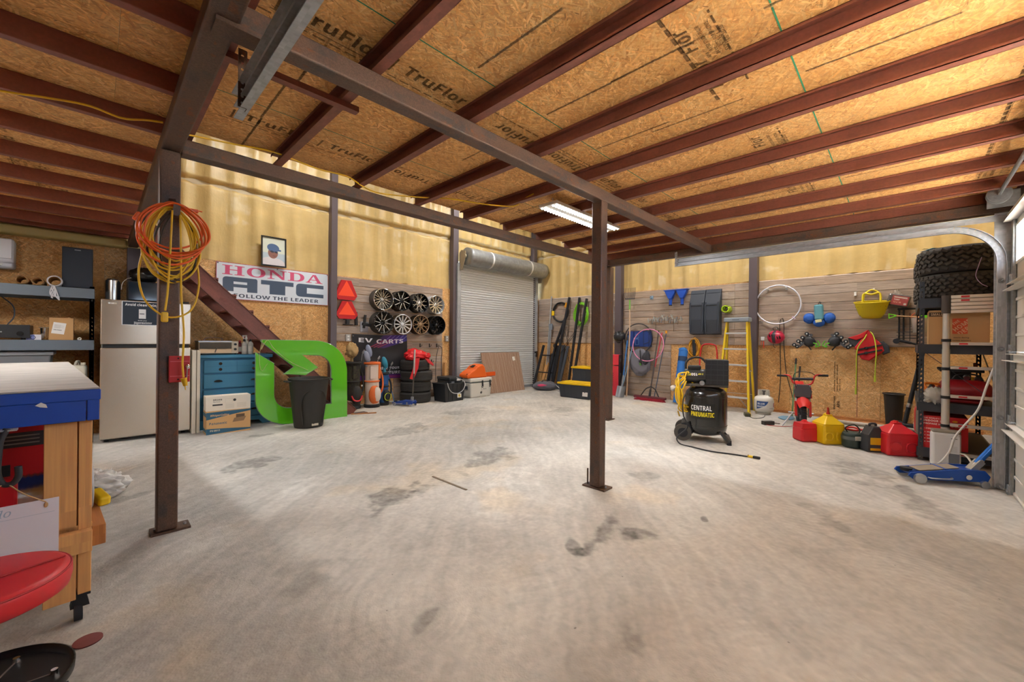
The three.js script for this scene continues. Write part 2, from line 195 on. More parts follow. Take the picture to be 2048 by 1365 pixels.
slats(wallRight, -4.84, -2.42, 1.222, 8, true, false); slats(wallRight, -4.84, -3.68, 0.0, 8, true, false); slats(wallRight, -2.418, -2.16, 1.222, 8, true, false); slats(wallRight, -2.0, 0.62, 1.222, 8, true, true);
// steel wall columns
for (const [x0, x1] of [[2.95, 3.06], [5.71, 5.86], [8.52, 8.66]]) part(wallBack, 'wall_column', [b2(x0, x1, 0, TOP, ZB - 0.02, ZB + 0.13, 0.006)], wallCol, 'dark steel column');
for (const [z0, z1] of [[-5.01, -4.85], [-2.15, -2.01]]) part(wallRight, 'wall_column', [b2(XR - 0.13, XR + 0.02, 0, TOP, z0, z1, 0.006)], wallCol, 'dark steel column');
part(wallBack, 'foam_ledge', [b2(-3.6, 0.27, 2.455, 2.565, ZB - 0.02, ZB + 0.16, 0.03)], mat('#c9b878', 0.6));
part(wallBack, 'stub_column', [b2(0.27, 0.40, 0, 2.47, ZB - 0.01, ZB + 0.12, 0.004)], wallCol);
part(wallRight, 'sill_plate', [b2(XR - 0.06, XR, 0.0, 0.04, -2.0, 0.8)], pineDark);

// ---------- mezzanine frame ----------
const J0 = 2.575, J1 = 2.675;
function beam(name, label, geos) { const o = part(scene, numbered(name), geos, steel); tag(o, label, 'beam', null, 'structure'); return o; }
const mz = thing('mezzanine', 'steel-framed mezzanine with chipboard deck resting on brown tube beams', 'mezzanine'); mz.userData.kind = 'structure';
part(mz, 'beam', [b2(0.273, 0.377, 2.475, 2.57, ZB + 0.1, ZF - 0.05, 0.012)], steel, 'wide tube beam ending over the corded column');
part(mz, 'beam', [b2(0.377, 5.80, 2.475, 2.573, -3.51, -3.40, 0.01)], steel);
part(mz, 'beam', [b2(0.377, 5.70, 2.475, 2.573, -1.956, -1.86, 0.01)], steel);
part(mz, 'beam', [b2(5.70, 5.80, 2.475, 2.573, -3.51, ZF - 0.05, 0.01)], steel);
part(mz, 'weld_plate', [bx(0.2, 0.02, 0.1, [0.40, 2.468, -1.9]), bx(0.1, 0.015, 0.1, [0.5, 2.47, -1.905])], steel);
function channelZ(xf, z0, z1) { const x0 = xf - 0.052, t = 0.004; return [b2(xf - t, xf, J0, J1, z0, z1), b2(x0, xf, J0, J0 + t, z0, z1), b2(x0, xf, J1 - t, J1, z0, z1), b2(x0, x0 + t, J0, J0 + 0.016, z0, z1), b2(x0, x0 + t, J1 - 0.016, J1, z0, z1)]; }
for (let k = 0; k < 9; k++) part(mz, 'joist', channelZ(0.97 + 0.612 * k - (k === 8 ? 0.1 : 0), -3.5, ZF - 0.04), primer);
part(mz, 'joist', [b2(0.38, 0.43, J0, J1, -3.5, ZF - 0.04)], primerDark);
for (let k = 0; k < 12; k++) { const z = -0.40 - 0.612 * k; if (z < -7.3) break; part(mz, 'joist', [b2(-3.55, 0.30, J0 - 0.006, J1, z, z + 0.05, 0.004)], primerDark); }
part(mz, 'joist', [b2(-3.55, 0.30, J0 - 0.006, J1, ZB + 0.16, ZB + 0.22, 0.004)], primerDark);
part(mz, 'joist', [b2(-3.55, 0.30, J0 - 0.006, J1, 0.212, 0.262, 0.004)], primerDark);
// deck boards
{ let k = 0; const xs = [0.33, 1.66, 4.10, 5.86], xs2 = [0.33, 2.77, 5.21, 5.86], zs = [-3.49, -3.22, -2.0, -0.78, 0.44, 0.80];
  for (let j = 0; j < 5; j++) { const X = j & 1 ? xs2 : xs; for (let i = 0; i + 1 < X.length; i++) { const g = b2(X[i] + 0.001, X[i + 1] - 0.001, J1, J1 + 0.024, zs[j] + 0.001, zs[j + 1] - 0.001); const uv = g.attributes.uv; for (let q = 0; q < uv.count; q++) uv.setXY(q, uv.getX(q) + k * 0.31, uv.getY(q) + k * 0.47); part(mz, 'deck_board', g, osbCeil[k++ % 2]); } }
  for (let x = -3.6; x < 0.3; x += 1.22) for (let z = ZB; z < 0.8; z += 2.44) { const g = b2(x + 0.001, Math.min(x + 1.22, 0.329) - 0.001, J1, J1 + 0.024, z + 0.001, Math.min(z + 2.44, 0.8) - 0.001); const uv = g.attributes.uv; for (let q = 0; q < uv.count; q++) uv.setXY(q, uv.getX(q) + k * 0.31, uv.getY(q) + k * 0.47); part(mz, 'deck_board', g, osbCeil[k++ % 2]); } }
// columns on base plates
function column(name, label, x0, x1, z0, z1, top, turn, plate) { const cx = (x0 + x1) / 2, cz = (z0 + z1) / 2; const c = thing(name, label, 'column', [cx, 0, cz]); c.userData.kind = 'structure'; part(c, 'post', [bx(x1 - x0, top - 0.015, z1 - z0, [0, top / 2 + 0.0075, 0], undefined, 0.011)], steel); part(c, 'base_plate', [bx(plate[0], 0.014, plate[1], [plate[2], 0.007, plate[3]], [0, turn, 0])], steel); for (const s of [-1, 1]) { const bxp = plate[2] + (plate[0] > plate[1] ? s * (plate[0] / 2 - 0.025) : 0), bz = plate[3] + (plate[0] > plate[1] ? 0 : s * (plate[1] / 2 - 0.025)); part(c, 'anchor_bolt', [cy(0.009, 0.009, 0.012, [bxp, 0.02, bz], undefined, 6)], galvDull); } return c; }
column('steel_column', 'rusty tube column hung with coiled extension cords', 0.268, 0.375, -3.51, -3.405, 2.475, 0, [0.2, 0.13, 0.02, 0.0]);
const colF = column('steel_column', 'brown tube column standing alone in the middle of the bare floor', 2.99, 3.09, -1.96, -1.86, 2.475, 0, [0.13, 0.22, 0.0, 0.0]);
part(colF, 'anchor_rod', [cy(0.007, 0.007, 0.14, [-0.02, 0.08, -0.085], undefined, 8)], steel);
column('steel_column', 'brown tube column holding the far inner corner of the mezzanine', 5.74, 5.85, -3.51, -3.40, 2.475, 0, [0.2, 0.14, 0, 0]);
// ---------- roller door in the far wall ----------
{ const d = thing('door_1', 'tall ribbed grey steel roller door with a bare coil on top', 'roller door'); d.userData.kind = 'structure';
  const prof = []; const step = 0.057; for (let y = 0.03; y < 3.1; y += step) { prof.push([0, y], [0, y + 0.034], [-0.02, y + 0.040], [-0.02, y + 0.050], [0, y + 0.056]); }
  const back = prof.slice().reverse().map((q) => [q[0] + 0.004, q[1]]);
  const curtain = ext([...prof, ...back], 2.70, [5.87, 0, -7.48], [0, PI / 2, 0]);
  // the profile is drawn in its own plane and turned so that the ribs run along the door
  const cur = put(curtain, [0, 0, 0]);
  part(d, 'curtain', cur, mat('#dedfde', 0.5, 0.05));
  part(d, 'bottom_bar', [b2(5.9, 8.56, 0.0, 0.06, -7.5, -7.46, 0.004)], galvDull);
  part(d, 'guide', [b2(5.80, 5.845, 0, 3.06, -7.52, -7.42), b2(5.845, 5.90, 0, 3.06, -7.46, -7.42, 0.004)], galv);
  part(d, 'guide', [b2(8.56, 8.60, 0, 3.06, -7.46, -7.42, 0.004), b2(8.60, 8.645, 0, 3.06, -7.52, -7.42)], galv);
  const coil = []; for (let i = 0; i <= 36; i++) coil.push([0.205 + (i % 6 === 0 ? -0.003 : 0), i * 2.76 / 36]);
  part(d, 'coil', [lathe([[0.02, 0], ...coil, [0.02, 2.76]], 40, [5.93, 3.21, -7.27], [0, 0, -PI / 2])], mat('#dcdcd8', 0.36, 0.45, { map: galvT }));
  for (const x of [6.62, 8.02]) part(d, 'strap', [put(fin(new THREE.CylinderGeometry(0.209, 0.209, 0.05, 40, 1, true)), [x, 3.21, -7.27], [0, 0, PI / 2])], mat('#e8e8e6', 0.6));
  for (const x of [5.88, 8.70]) part(d, 'bracket', [ext([[-0.10, -0.30], [0.02, -0.30], [0.13, 0.02], [0.13, 0.12], [-0.02, 0.16], [-0.10, 0.1]], 0.012, [x, 3.2, -7.36], [0, -PI / 2, 0]), cy(0.05, 0.05, 0.05, [x + 0.0, 3.21, -7.27], [0, 0, PI / 2])], mat('#b0a48c', 0.55, 0.5));
  part(d, 'latch', [bx(0.05, 0.05, 0.04, [8.55, 0.95, -7.40]), bx(0.03, 0.16, 0.03, [8.58, 0.9, -7.39]), tor(0.035, 0.006, [8.55, 0.86, -7.38])], black); }

// ---------- wide sectional garage door ----------
{ const d = thing('door_2', 'white sectional garage door with window row and galvanised tracks, closed', 'garage door'); d.userData.kind = 'structure';
  const skin = mat('#dedcd6', 0.5, 0.1), skinIn = mat('#c9cac8', 0.45, 0.4, { map: galvT }); const X0 = 0.52, X1 = 5.49;
  const glass = mat('#ffffff', 0.02, 0, { transmission: 1, thickness: 0, ior: 1.5 });
  for (let k = 0; k < 4; k++) { const y0 = 0.015 + k * 0.6, y1 = y0 + 0.597; const s = thingPart(d, 'door_section');
    if (k < 3) { part(s, 'panel', [b2(X0, X1, y0, y1, 0.672, 0.69)], skin); for (let r = 0; r < 3; r++) part(s, 'rib', [b2(X0 + 0.05, X1 - 0.05, y0 + 0.13 + r * 0.15, y0 + 0.155 + r * 0.15, 0.664, 0.675, 0.003)], skin); }
    else { const holes = []; for (let w = 0; w < 8; w++) { const x = X0 + 0.08 + w * 0.612; holes.push([[x, y0 + 0.16], [x, y0 + 0.46], [x + 0.5, y0 + 0.46], [x + 0.5, y0 + 0.16]]); part(s, 'window_frame', [ext([[x - 0.02, y0 + 0.14], [x + 0.52, y0 + 0.14], [x + 0.52, y0 + 0.48], [x - 0.02, y0 + 0.48]], 0.012, [0, 0, 0.662], undefined, 0, [[[x, y0 + 0.16], [x, y0 + 0.46], [x + 0.5, y0 + 0.46], [x + 0.5, y0 + 0.16]]])], white); part(s, 'pane', [b2(x, x + 0.5, y0 + 0.16, y0 + 0.46, 0.678, 0.682)], glass); }
      part(s, 'panel', [ext([[X0, y0], [X1, y0], [X1, y1], [X0, y1]], 0.018, [0, 0, 0.672], undefined, 0, holes)], skin); }
    for (const x of [X0 + 0.03, X1 - 0.09, 1.75, 2.97, 4.2]) part(s, 'stile', [b2(x, x + 0.07, y0 + 0.005, y1 - 0.005, 0.645, 0.668, 0.003)], skinIn);
    part(s, 'strut', [b2(X0 + 0.01, X1 - 0.01, y1 - 0.075, y1 - 0.07, 0.60, 0.668), b2(X0 + 0.01, X1 - 0.01, y1 - 0.07, y1 - 0.02, 0.655, 0.662), b2(X0 + 0.01, X1 - 0.01, y1 - 0.02, y1 - 0.015, 0.62, 0.668)], white);
    for (const x of [X1 - 0.06, 4.2]) part(s, 'hinge', [bx(0.07, 0.06, 0.014, [x, y0 + 0.03, 0.64], undefined, 0.003), ext([[-0.03, 0], [0.03, 0], [0.0, 0.06]], 0.03, [x - 0.01, y0 + 0.01, 0.63], [PI / 2, 0, 0]), cy(0.009, 0.009, 0.07, [x, y0 + 0.0, 0.635], [0, 0, PI / 2])], galvDull);
    part(s, 'roller', [cy(0.022, 0.022, 0.018, [X1 + 0.035, y0 + 0.02, 0.60], [0, 0, PI / 2]), rod([X1 - 0.07, y0 + 0.02, 0.605], [X1 + 0.05, y0 + 0.02, 0.60], 0.005)], galvDull); }
  part(d, 'bottom_seal', [b2(X0, X1, 0.0, 0.03, 0.66, 0.70, 0.01)], mat('#d0cdc6', 0.7));
  // tracks, swept channel
  function track(xs, name) { const path = [[0.02, 0.6]]; for (let i = 0; i <= 12; i++) { const a = i / 12 * PI / 2; path.push([2.0 + Math.sin(a) * 0.33, 0.6 - (1 - Math.cos(a)) * 0.33]); } path.push([2.33, -2.27]);
    const g = []; for (const [off, w, t] of [[0, 0.004, 0.055], [-0.012, 0.024, 0.004], [0.012, 0.0, 0]]) { if (!w) continue; for (let i = 0; i + 1 < path.length; i++) { const [ya, za] = path[i], [yb, zb] = path[i + 1]; g.push(bar([xs + off, ya, za], [xs + off, yb, zb], w, t === 0.055 ? 0.055 : 0.055, [0, 0.7, 0.7])); } }
    const lip = []; for (const o of [-0.027, 0.027]) for (let i = 0; i + 1 < path.length; i++) { const [ya, za] = path[i], [yb, zb] = path[i + 1], l = Math.hypot(yb - ya, zb - za), ny = -(zb - za) / l, nz = (yb - ya) / l; lip.push(bar([xs - 0.018, ya + ny * o, za + nz * o], [xs - 0.018, yb + ny * o, zb + nz * o], 0.036, 0.004, [0, ny, nz])); }
    part(d, name, [...g.slice(0, path.length - 1), ...lip], galv); }
  track(5.53, 'track'); track(0.475, 'track');
  for (const x of [5.545, 0.46]) part(d, 'track_angle', [b2(x - 0.004, x, 2.365, 2.415, -2.27, 0.64), b2(x - 0.03, x, 2.412, 2.416, -2.27, 0.64)], galv);
  part(d, 'jamb_angle', [b2(5.56, 5.565, 0.0, 2.44, 0.56, 0.70), b2(5.565, 5.64, 0.0, 2.44, 0.695, 0.70)], galv);
  part(d, 'jamb_angle', [b2(0.435, 0.44, 0.0, 2.44, 0.56, 0.70), b2(0.36, 0.435, 0.0, 2.44, 0.695, 0.70)], galv);
  part(d, 'door_stop', [b2(5.44, 5.6, 0, 2.5, 0.694, 0.72)], white); part(d, 'door_stop', [b2(0.40, 0.57, 0, 2.5, 0.694, 0.72)], white); part(d, 'jamb_panel', [b2(5.565, 5.7, 0, 2.7, 0.70, ZF)], mat('#8a1f2a', 0.6)); part(d, 'jamb_panel', [b2(0.25, 0.435, 0, 2.7, 0.70, ZF)], steel); part(d, 'head_panel', [b2(0.3, 5.7, 2.415, 2.7, 0.70, ZF + 0.01)], steel);
  part(d, 'spring_shaft', [rod([0.45, 2.57, 0.57], [5.6, 2.57, 0.57], 0.0135, 12)], galvDull);
  part(d, 'cable_drum', [lathe([[0.014, -0.03], [0.075, -0.03], [0.075, -0.022], [0.055, -0.02], [0.05, 0.0], [0.055, 0.02], [0.075, 0.022], [0.075, 0.03], [0.014, 0.03]], 28, [5.42, 2.57, 0.57], [0, 0, PI / 2])], galvDull);
  part(d, 'bearing_plate', [bx(0.004, 0.14, 0.22, [5.52, 2.55, 0.62])], galv);
  function perforated(x, y0, y1, z, m, w = 0.032) { const h = y1 - y0, holes = []; for (let y = 0.02; y < h - 0.01; y += 0.03) { const c = []; for (let i = 0; i < 8; i++) c.push([Math.cos(-i * PI / 4) * 0.0065, y + Math.sin(-i * PI / 4) * 0.0065]); holes.push(c); } const P = [[-w / 2, 0], [w / 2, 0], [w / 2, h], [-w / 2, h]]; part(d, 'hanger', [ext(P, 0.003, [x, y0, z], undefined, 0, holes), ext(P, 0.003, [x + w / 2, y0, z - w / 2], [0, PI / 2, 0], 0, holes)], m); }
  perforated(0.445, 2.30, 2.56, -2.14, steel); perforated(5.50, 2.30, 2.50, -2.24, galv);
  part(d, 'cross_bar', [b2(0.385, 1.02, 2.545, 2.575, -2.26, -2.215)], primerDark, 'flat brown bar under the joists'); }
function thingPart(parent, name) { const o = new THREE.Group(); o.name = name; parent.add(o); return o; }

// ---------- prints on the deck boards ----------
{ function stamp(w, h, draw, S = 512) { const c = canvas(S, Math.max(32, Math.round(S * h / w))), g = c.getContext('2d'); g.fillStyle = '#000'; g.fillRect(0, 0, c.width, c.height); g.fillStyle = g.strokeStyle = '#fff'; draw(g, c.width, c.height, c.width / w); const r = rng(w * 1000 | 0); g.fillStyle = 'rgba(0,0,0,0.75)'; for (let i = 0; i < c.width * c.height / 90; i++) g.fillRect(r() * c.width, r() * c.height, 1 + r() * 2.4, 1 + r() * 1.5); return texOf(c, false); }
  const ink = (t, c = '#3a2a18') => mat(c, 0.85, 0, { alphaMap: t, transparent: true, opacity: 0.62 });
  const tru = ink(stamp(1.22, 0.2, (g, W, H, k) => { g.font = `bold ${0.115 * k}px sans-serif`; g.textBaseline = 'alphabetic'; g.fillText('| TruFlor | TruFlor', 0.03 * k, 0.118 * k, 1.16 * k); for (let x = 0; x < W; x += 0.075 * k) g.fillRect(x, 0.172 * k, 0.055 * k, 0.010 * k); g.fillRect(0.04 * k, 0.142 * k, 0.5 * k, 0.006 * k); }, 1024));
  const flor = ink(stamp(0.62, 0.24, (g, W, H, k) => { g.font = `bold ${0.10 * k}px sans-serif`; g.fillText('TruFlor', 0.02 * k, 0.1 * k, 0.3 * k); g.fillText('Flor', 0.40 * k, 0.1 * k, 0.2 * k); g.font = `bold ${0.026 * k}px sans-serif`; ['APA', 'RATED STURD-I-FLOOR', '24 oc', 'SIZED FOR SPACING', 'EXPOSURE 1', 'T&G  23/32'].forEach((s, i) => g.fillText(s, (0.31 + 0.05 * (i % 2)) * k, (0.13 + i * 0.02) * k, 0.2 * k)); for (let x = 0; x < W; x += 0.075 * k) g.fillRect(x, 0.205 * k, 0.055 * k, 0.010 * k); }, 512));
  const dash = ink(stamp(2.0, 0.02, (g, W, H, k) => { for (let x = 0; x < W; x += 0.075 * k) g.fillRect(x, 0, 0.055 * k, H); }, 1024));
  const line = (c) => mat(c, 0.9); const greenInk = line('#2f7f5a'), greyInk = ink(stamp(0.6, 0.03, (g, W, H) => { const r = rng(9); for (let i = 0; i < 900; i++) { const x = r() * W; g.globalAlpha = 0.5; g.fillRect(x, H * (0.3 + r() * 0.4), 3 + r() * 6, 1 + r() * 4); } }, 256), '#3c3a34');
  const y = J1 - 0.0012;
  function lay(name, w, h, x, z, m, turn) { const g = quad(w, h, [0, 0, 0], [PI / 2, 0, 0]); put(g, [x, y, z], [0, turn, 0]); part(mz, name, g, m); }
  for (const [z, xs] of [[-2.0, [0.72, 1.9, 3.05, 4.3, 5.2]], [-3.14, [0.78, 1.75, 2.75, 3.9, 5.0]]]) xs.forEach((x, i) => lay('deck_print', 1.22, 0.2, x + 0.35, z + 0.1, tru, i & 1 ? PI : 0));
  for (const x of [2.0, 3.3, 4.5]) lay('deck_print', 0.62, 0.24, x + 0.1, -0.70, flor, PI); for (const x of [3.95, 4.9]) lay('deck_print', 0.62, 0.24, x, 0.52, flor, 0);
  lay('deck_print', 2.0, 0.02, 1.5, -0.785, dash, 0); lay('deck_print', 2.0, 0.02, 3.6, 0.425, dash, 0);
  for (const z of [-0.41, -1.64, -2.8]) lay('deck_print', 5.4, 0.007, 3.06, z, greenInk, 0);
  const r = rng(31); for (let k = 0; k < 9; k++) for (const z of [-0.95, -1.4, -2.3, -2.75, -3.3, -0.2]) if (r() < 0.7) lay('deck_print', 0.55, 0.03, 0.70 + 0.612 * k + 0.06 * r(), z + 0.1 * r(), greyInk, PI / 2);
  for (const [x, z] of [[-0.62, -3.85], [-0.52, -4.45], [-0.4, -5.05], [-0.3, -5.7], [-0.9, -3.2]]) lay('deck_print', 0.62, 0.24, x, z, flor, PI / 2); }
// ---------- prints helper ----------
function printM(w, h, draw, S = 512, extra = {}) { const c = canvas(S, Math.max(16, Math.round(S * h / w))), g = c.getContext('2d'); draw(g, c.width, c.height, c.width / w); return mat('#ffffff', extra.rough ?? 0.6, 0, { map: texOf(c) }); }
const txt = (g, s, x, y, px, color, font = 'bold', fam = 'sans-serif', max) => { g.font = `${font} ${px}px ${fam}`; g.fillStyle = color; max ? g.fillText(s, x, y, max) : g.fillText(s, x, y); };

// ---------- refrigerator and what stands on it ----------
const inox = mat('#d2c6b6', 0.26, 0.8, { anisotropy: 0.75, anisotropyRotation: PI / 2 });
{ const t = thing('refrigerator', 'tall stainless two-door refrigerator beside the slotted steel shelving', 'refrigerator', [0.44, 0, -7.1]);
  part(t, 'body', [b2(-0.41, 0.41, 0.03, 1.70, -0.36, 0.27, 0.006)], mat('#8d8a85', 0.5, 0.3)); for (const [x, z] of [[-0.36, 0.2], [0.36, 0.2], [-0.36, -0.3], [0.36, -0.3]]) part(t, 'foot', [cy(0.02, 0.02, 0.03, [x, 0.015, z], undefined, 12)], black);
  const fz = part(t, 'freezer_door', [b2(-0.42, 0.42, 1.175, 1.71, 0.275, 0.35, 0.012)], inox); part(fz, 'logo', [quad(0.075, 0.022, [-0.32, 1.665, 0.3512])], printM(0.075, 0.022, (g, W, H, k) => { g.fillStyle = '#b9aa96'; g.fillRect(0, 0, W, H); g.fillStyle = '#f0ece6'; g.beginPath(); g.arc(H * 0.5, H * 0.5, H * 0.4, 0, 7); g.fill(); txt(g, 'LG', H * 1.2, H * 0.8, H * 0.85, '#f0ece6'); }, 128));
  const fd = part(t, 'fridge_door', [b2(-0.42, 0.42, 0.05, 1.135, 0.275, 0.35, 0.012)], inox); part(fd, 'grip_recess', [b2(-0.40, 0.40, 1.135, 1.175, 0.272, 0.325)], black); part(fz, 'grip_trim', [ext([[-0.38, 0], [-0.3, 0.018], [0.3, 0.018], [0.38, 0]], 0.02, [0, 1.140, 0.328])], black);
  part(t, 'hinge_cover', [bx(0.08, 0.025, 0.1, [0.36, 1.72, 0.28], undefined, 0.006)], black); }
solo('magnet_sign', [b2(-0.18, 0.18, -0.145, 0.145, 0, 0.003)], white, 'dark navy advertising sign with white lettering stuck on the freezer door', 'sign', null, [0.38, 1.555, -6.748]).add((() => { const o = new THREE.Mesh(quad(0.36, 0.29, [0, 0, 0.0036]), printM(0.36, 0.29, (g, W, H) => { g.fillStyle = '#e8e8ea'; g.fillRect(0, 0, W, H); g.fillStyle = '#1c2836'; g.fillRect(W * 0.02, H * 0.02, W * 0.96, H * 0.96); txt(g, 'Avoid clean living', W * 0.08, H * 0.19, H * 0.145, '#f2f2f2', 'bold', 'sans-serif', W * 0.84); g.fillStyle = '#d8d8da'; g.fillRect(W * 0.42, H * 0.32, W * 0.18, H * 0.4); g.fillStyle = '#1c2836'; g.fillRect(W * 0.44, H * 0.5, W * 0.12, H * 0.03); txt(g, 'Drink your', W * 0.40, H * 0.82, H * 0.055, '#d8d8da'); txt(g, 'Jägermeister', W * 0.30, H * 0.94, H * 0.12, '#e8e8ea', 'bold', 'serif', W * 0.46); })); o.name = 'sign_face'; return o; })());
{ const t = thing('steel_canister', 'tall brushed steel canister with clamp lid on the refrigerator', 'canister', [0.13, 1.71, -7.1]); part(t, 'body', [lathe([[0, 0], [0.066, 0], [0.068, 0.006], [0.068, 0.255], [0.062, 0.262], [0.0, 0.265]], 40)], mat('#c8c8c6', 0.22, 1)); part(t, 'lid', [lathe([[0, 0.262], [0.055, 0.262], [0.055, 0.275], [0.02, 0.285], [0, 0.285]], 32)], chrome); part(t, 'clamp', [tor(0.03, 0.003, [0, 0.27, 0.045], [PI / 2, 0, 0])], chrome); }
{ const t = thing('microwave_oven', 'small dark microwave oven with glossy door on the refrigerator', 'microwave', [0.50, 1.71, -7.12]); part(t, 'body', [b2(-0.24, 0.24, 0.012, 0.26, -0.17, 0.16, 0.008)], mat('#20252c', 0.35)); part(t, 'door', [b2(-0.235, 0.13, 0.02, 0.25, 0.16, 0.178, 0.005)], mat('#16222f', 0.08)); part(t, 'control_panel', [b2(0.135, 0.235, 0.02, 0.25, 0.16, 0.176, 0.004)], mat('#2b2f36', 0.4)); for (const x of [-0.2, 0.2]) for (const z of [-0.12, 0.12]) part(t, 'foot', [cy(0.012, 0.012, 0.012, [x, 0.006, z], undefined, 10)], black); part(t, 'handle', [rod([0.105, 0.04, 0.195], [0.105, 0.23, 0.195], 0.006)], silver); }
{ const t = thing('black_bag', 'slumped shiny black bag with white drawstring on the microwave', 'bag', [0.40, 1.97, -7.08]); part(t, 'body', [blob(0.13, [0.02, 0.085, 0.02], [1.15, 0.8, 0.85], 12, 0.22)], mat('#131315', 0.28)); part(t, 'drawstring', [tube([[-0.11, 0.04, 0.09], [-0.15, 0.02, 0.12], [-0.19, -0.04, 0.13], [-0.2, -0.12, 0.12]], 0.003, 6)], white); }
{ const t = thing('filler_panel', 'tall narrow off-white panel slotted between refrigerator and blue dresser', 'panel', [0.915, 0, -6.98]); part(t, 'board', [b2(-0.045, -0.004, 0, 1.10, -0.25, 0.28, 0.004)], mat('#cfc7b6', 0.6)); part(t, 'board', [b2(0.004, 0.04, 0, 1.10, -0.25, 0.27, 0.004)], mat('#c8bfac', 0.6)); }

// ---------- slotted steel shelving against the far wall ----------
const shelfGrey = mat('#626d78', 0.45, 0.1);
function slotPost(parent, x, z, h, m, dx = 1, dz = 1) { const holes = []; for (let y = 0.03; y < h - 0.03; y += 0.05) holes.push([[0.012, y], [0.012, y + 0.024], [0.024, y + 0.030], [0.026, y + 0.012]]); const P = [[0, 0], [0.04, 0], [0.04, h], [0, h]]; const g1 = ext(P, 0.002, [0, 0, 0], undefined, 0, holes), g2 = ext(P, 0.002, [0, 0, 0], undefined, 0, holes); g1.scale(dx, 1, 1); g2.applyMatrix4(new THREE.Matrix4().makeRotationY(-PI / 2)); g2.scale(1, 1, dz); g1.translate(x, 0, z); g2.translate(x, 0, z); part(parent, 'post', [g1, g2], Object.assign(m, { side: THREE.DoubleSide })); }
{ const t = thing('shelving_unit', 'dark grey slotted steel shelving beside the refrigerator', 'shelving', [-1.0, 0, -7.2]); const x0 = -0.9, x1 = 0.97, z0 = -0.3, z1 = 0.25;
  slotPost(t, x1, z1, 1.86, shelfGrey, -1, -1); slotPost(t, x1, z0, 1.86, shelfGrey, -1, 1); slotPost(t, x0, z1, 1.86, shelfGrey, 1, -1); slotPost(t, x0, z0, 1.86, shelfGrey, 1, 1);
  for (const y of [0.62, 1.22, 1.83]) { part(t, 'shelf_board', [b2(x0 + 0.005, x1 - 0.005, y - 0.018, y, z0 + 0.005, z1 - 0.005)], y > 1.5 ? shelfGrey : osbWall[2]); part(t, 'beam', [b2(x0, x1, y - 0.115, y + 0.003, z1 - 0.006, z1 + 0.022, 0.004)], shelfGrey); part(t, 'beam', [b2(x0, x1, y - 0.115, y + 0.003, z0 - 0.02, z0 + 0.006, 0.004)], shelfGrey); for (const x of [x0 + 0.01, x1 - 0.01]) part(t, 'end_beam', [b2(x - 0.012, x + 0.012, y - 0.115, y - 0.02, z0, z1)], shelfGrey); } }
{ const t = thing('loudspeaker', 'tall black loudspeaker standing on the shelving top', 'loudspeaker', [-0.17, 1.833, -7.15]); part(t, 'cabinet', [b2(-0.125, 0.125, 0, 0.48, -0.16, 0.14, 0.006)], mat('#1f2227', 0.5)); part(t, 'grille', [b2(-0.12, 0.12, 0.01, 0.47, 0.14, 0.158, 0.006)], mat('#2a303a', 0.85)); part(t, 'badge', [b2(-0.025, 0.025, 0.445, 0.452, 0.158, 0.160)], silver); }
const rollT = ['bare brown cardboard core standing end-on beside the air conditioner', 'brown cardboard core with yellowed film inside on the shelving', 'thick roll of white stretch film with ragged loose end'];
[[-0.585, 0.050], [-0.47, 0.047], [-0.345, 0.062]].forEach(([x, r], i) => { const t = thing(['cardboard_core', 'cardboard_core', 'stretch_film_roll'][i], rollT[i], 'roll', [x, 1.832 + r, -7.12]); part(t, 'core', [put(lathe([[r * 0.72, -0.2], [i === 2 ? r * 0.78 : r, -0.2], [i === 2 ? r * 0.78 : r, 0.2], [r * 0.72, 0.2], [r * 0.72, -0.2]], 32), [0, 0, 0], [PI / 2, 0, 0])], cardboard); if (i === 2) { part(t, 'film', [put(lathe([[r * 0.79, -0.19], [r, -0.19], [r, 0.19], [r * 0.79, 0.19]], 32), [0, 0, 0], [PI / 2, 0, 0])], mat('#e4e4ea', 0.25)); const g = []; const q = rng(6); for (let k = 0; k < 7; k++) g.push(tube([[0.0 - 0.02 * k / 7, -r * 0.8, 0.19], [-0.01 + (q() - 0.5) * 0.04, -r - 0.03, 0.21], [(q() - 0.5) * 0.05, -r - 0.07 - q() * 0.04, 0.212], [(q() - 0.4) * 0.07, -r - 0.11 - q() * 0.05, 0.205]], 0.006, 5, 10)); part(t, 'loose_film', g, mat('#dcdce2', 0.35)); } });
{ const t = thing('av_receiver', 'black hi-fi receiver with round volume knob on the middle shelf', 'receiver', [-0.745, 1.222, -7.13]); part(t, 'case', [b2(-0.22, 0.22, 0.02, 0.165, -0.16, 0.15, 0.004)], mat('#18191b', 0.45)); part(t, 'front_panel', [b2(-0.22, 0.22, 0.02, 0.165, 0.15, 0.165, 0.003), b2(-0.215, 0.215, 0.112, 0.117, 0.165, 0.168)], mat('#232427', 0.35)); part(t, 'volume_knob', [cy(0.026, 0.024, 0.02, [0.15, 0.068, 0.176], [PI / 2, 0, 0], 28)], mat('#2b2c30', 0.25, 0.6)); part(t, 'button', [cy(0.007, 0.007, 0.01, [0.02, 0.085, 0.17], [PI / 2, 0, 0], 12)], silver); for (const x of [-0.17, 0.17]) part(t, 'foot', [cy(0.02, 0.02, 0.02, [x, 0.01, 0.1], undefined, 14)], black); }
for (const [i, pts] of [[0, [[-0.80, 1.39, -7.1], [-0.84, 1.5, -7.2], [-0.86, 1.6, -7.26], [-0.86, 1.71, -7.3]]], [1, [[-0.70, 1.39, -7.15], [-0.66, 1.48, -7.2], [-0.67, 1.6, -7.24], [-0.76, 1.71, -7.3]]]]) solo('speaker_cable', [tube(pts, 0.006, 8)], mat('#3d4854', 0.5), i ? 'grey cable curving up from the receiver to the shelf above' : 'dark cable rising straight from the receiver to the shelf above', 'cable');
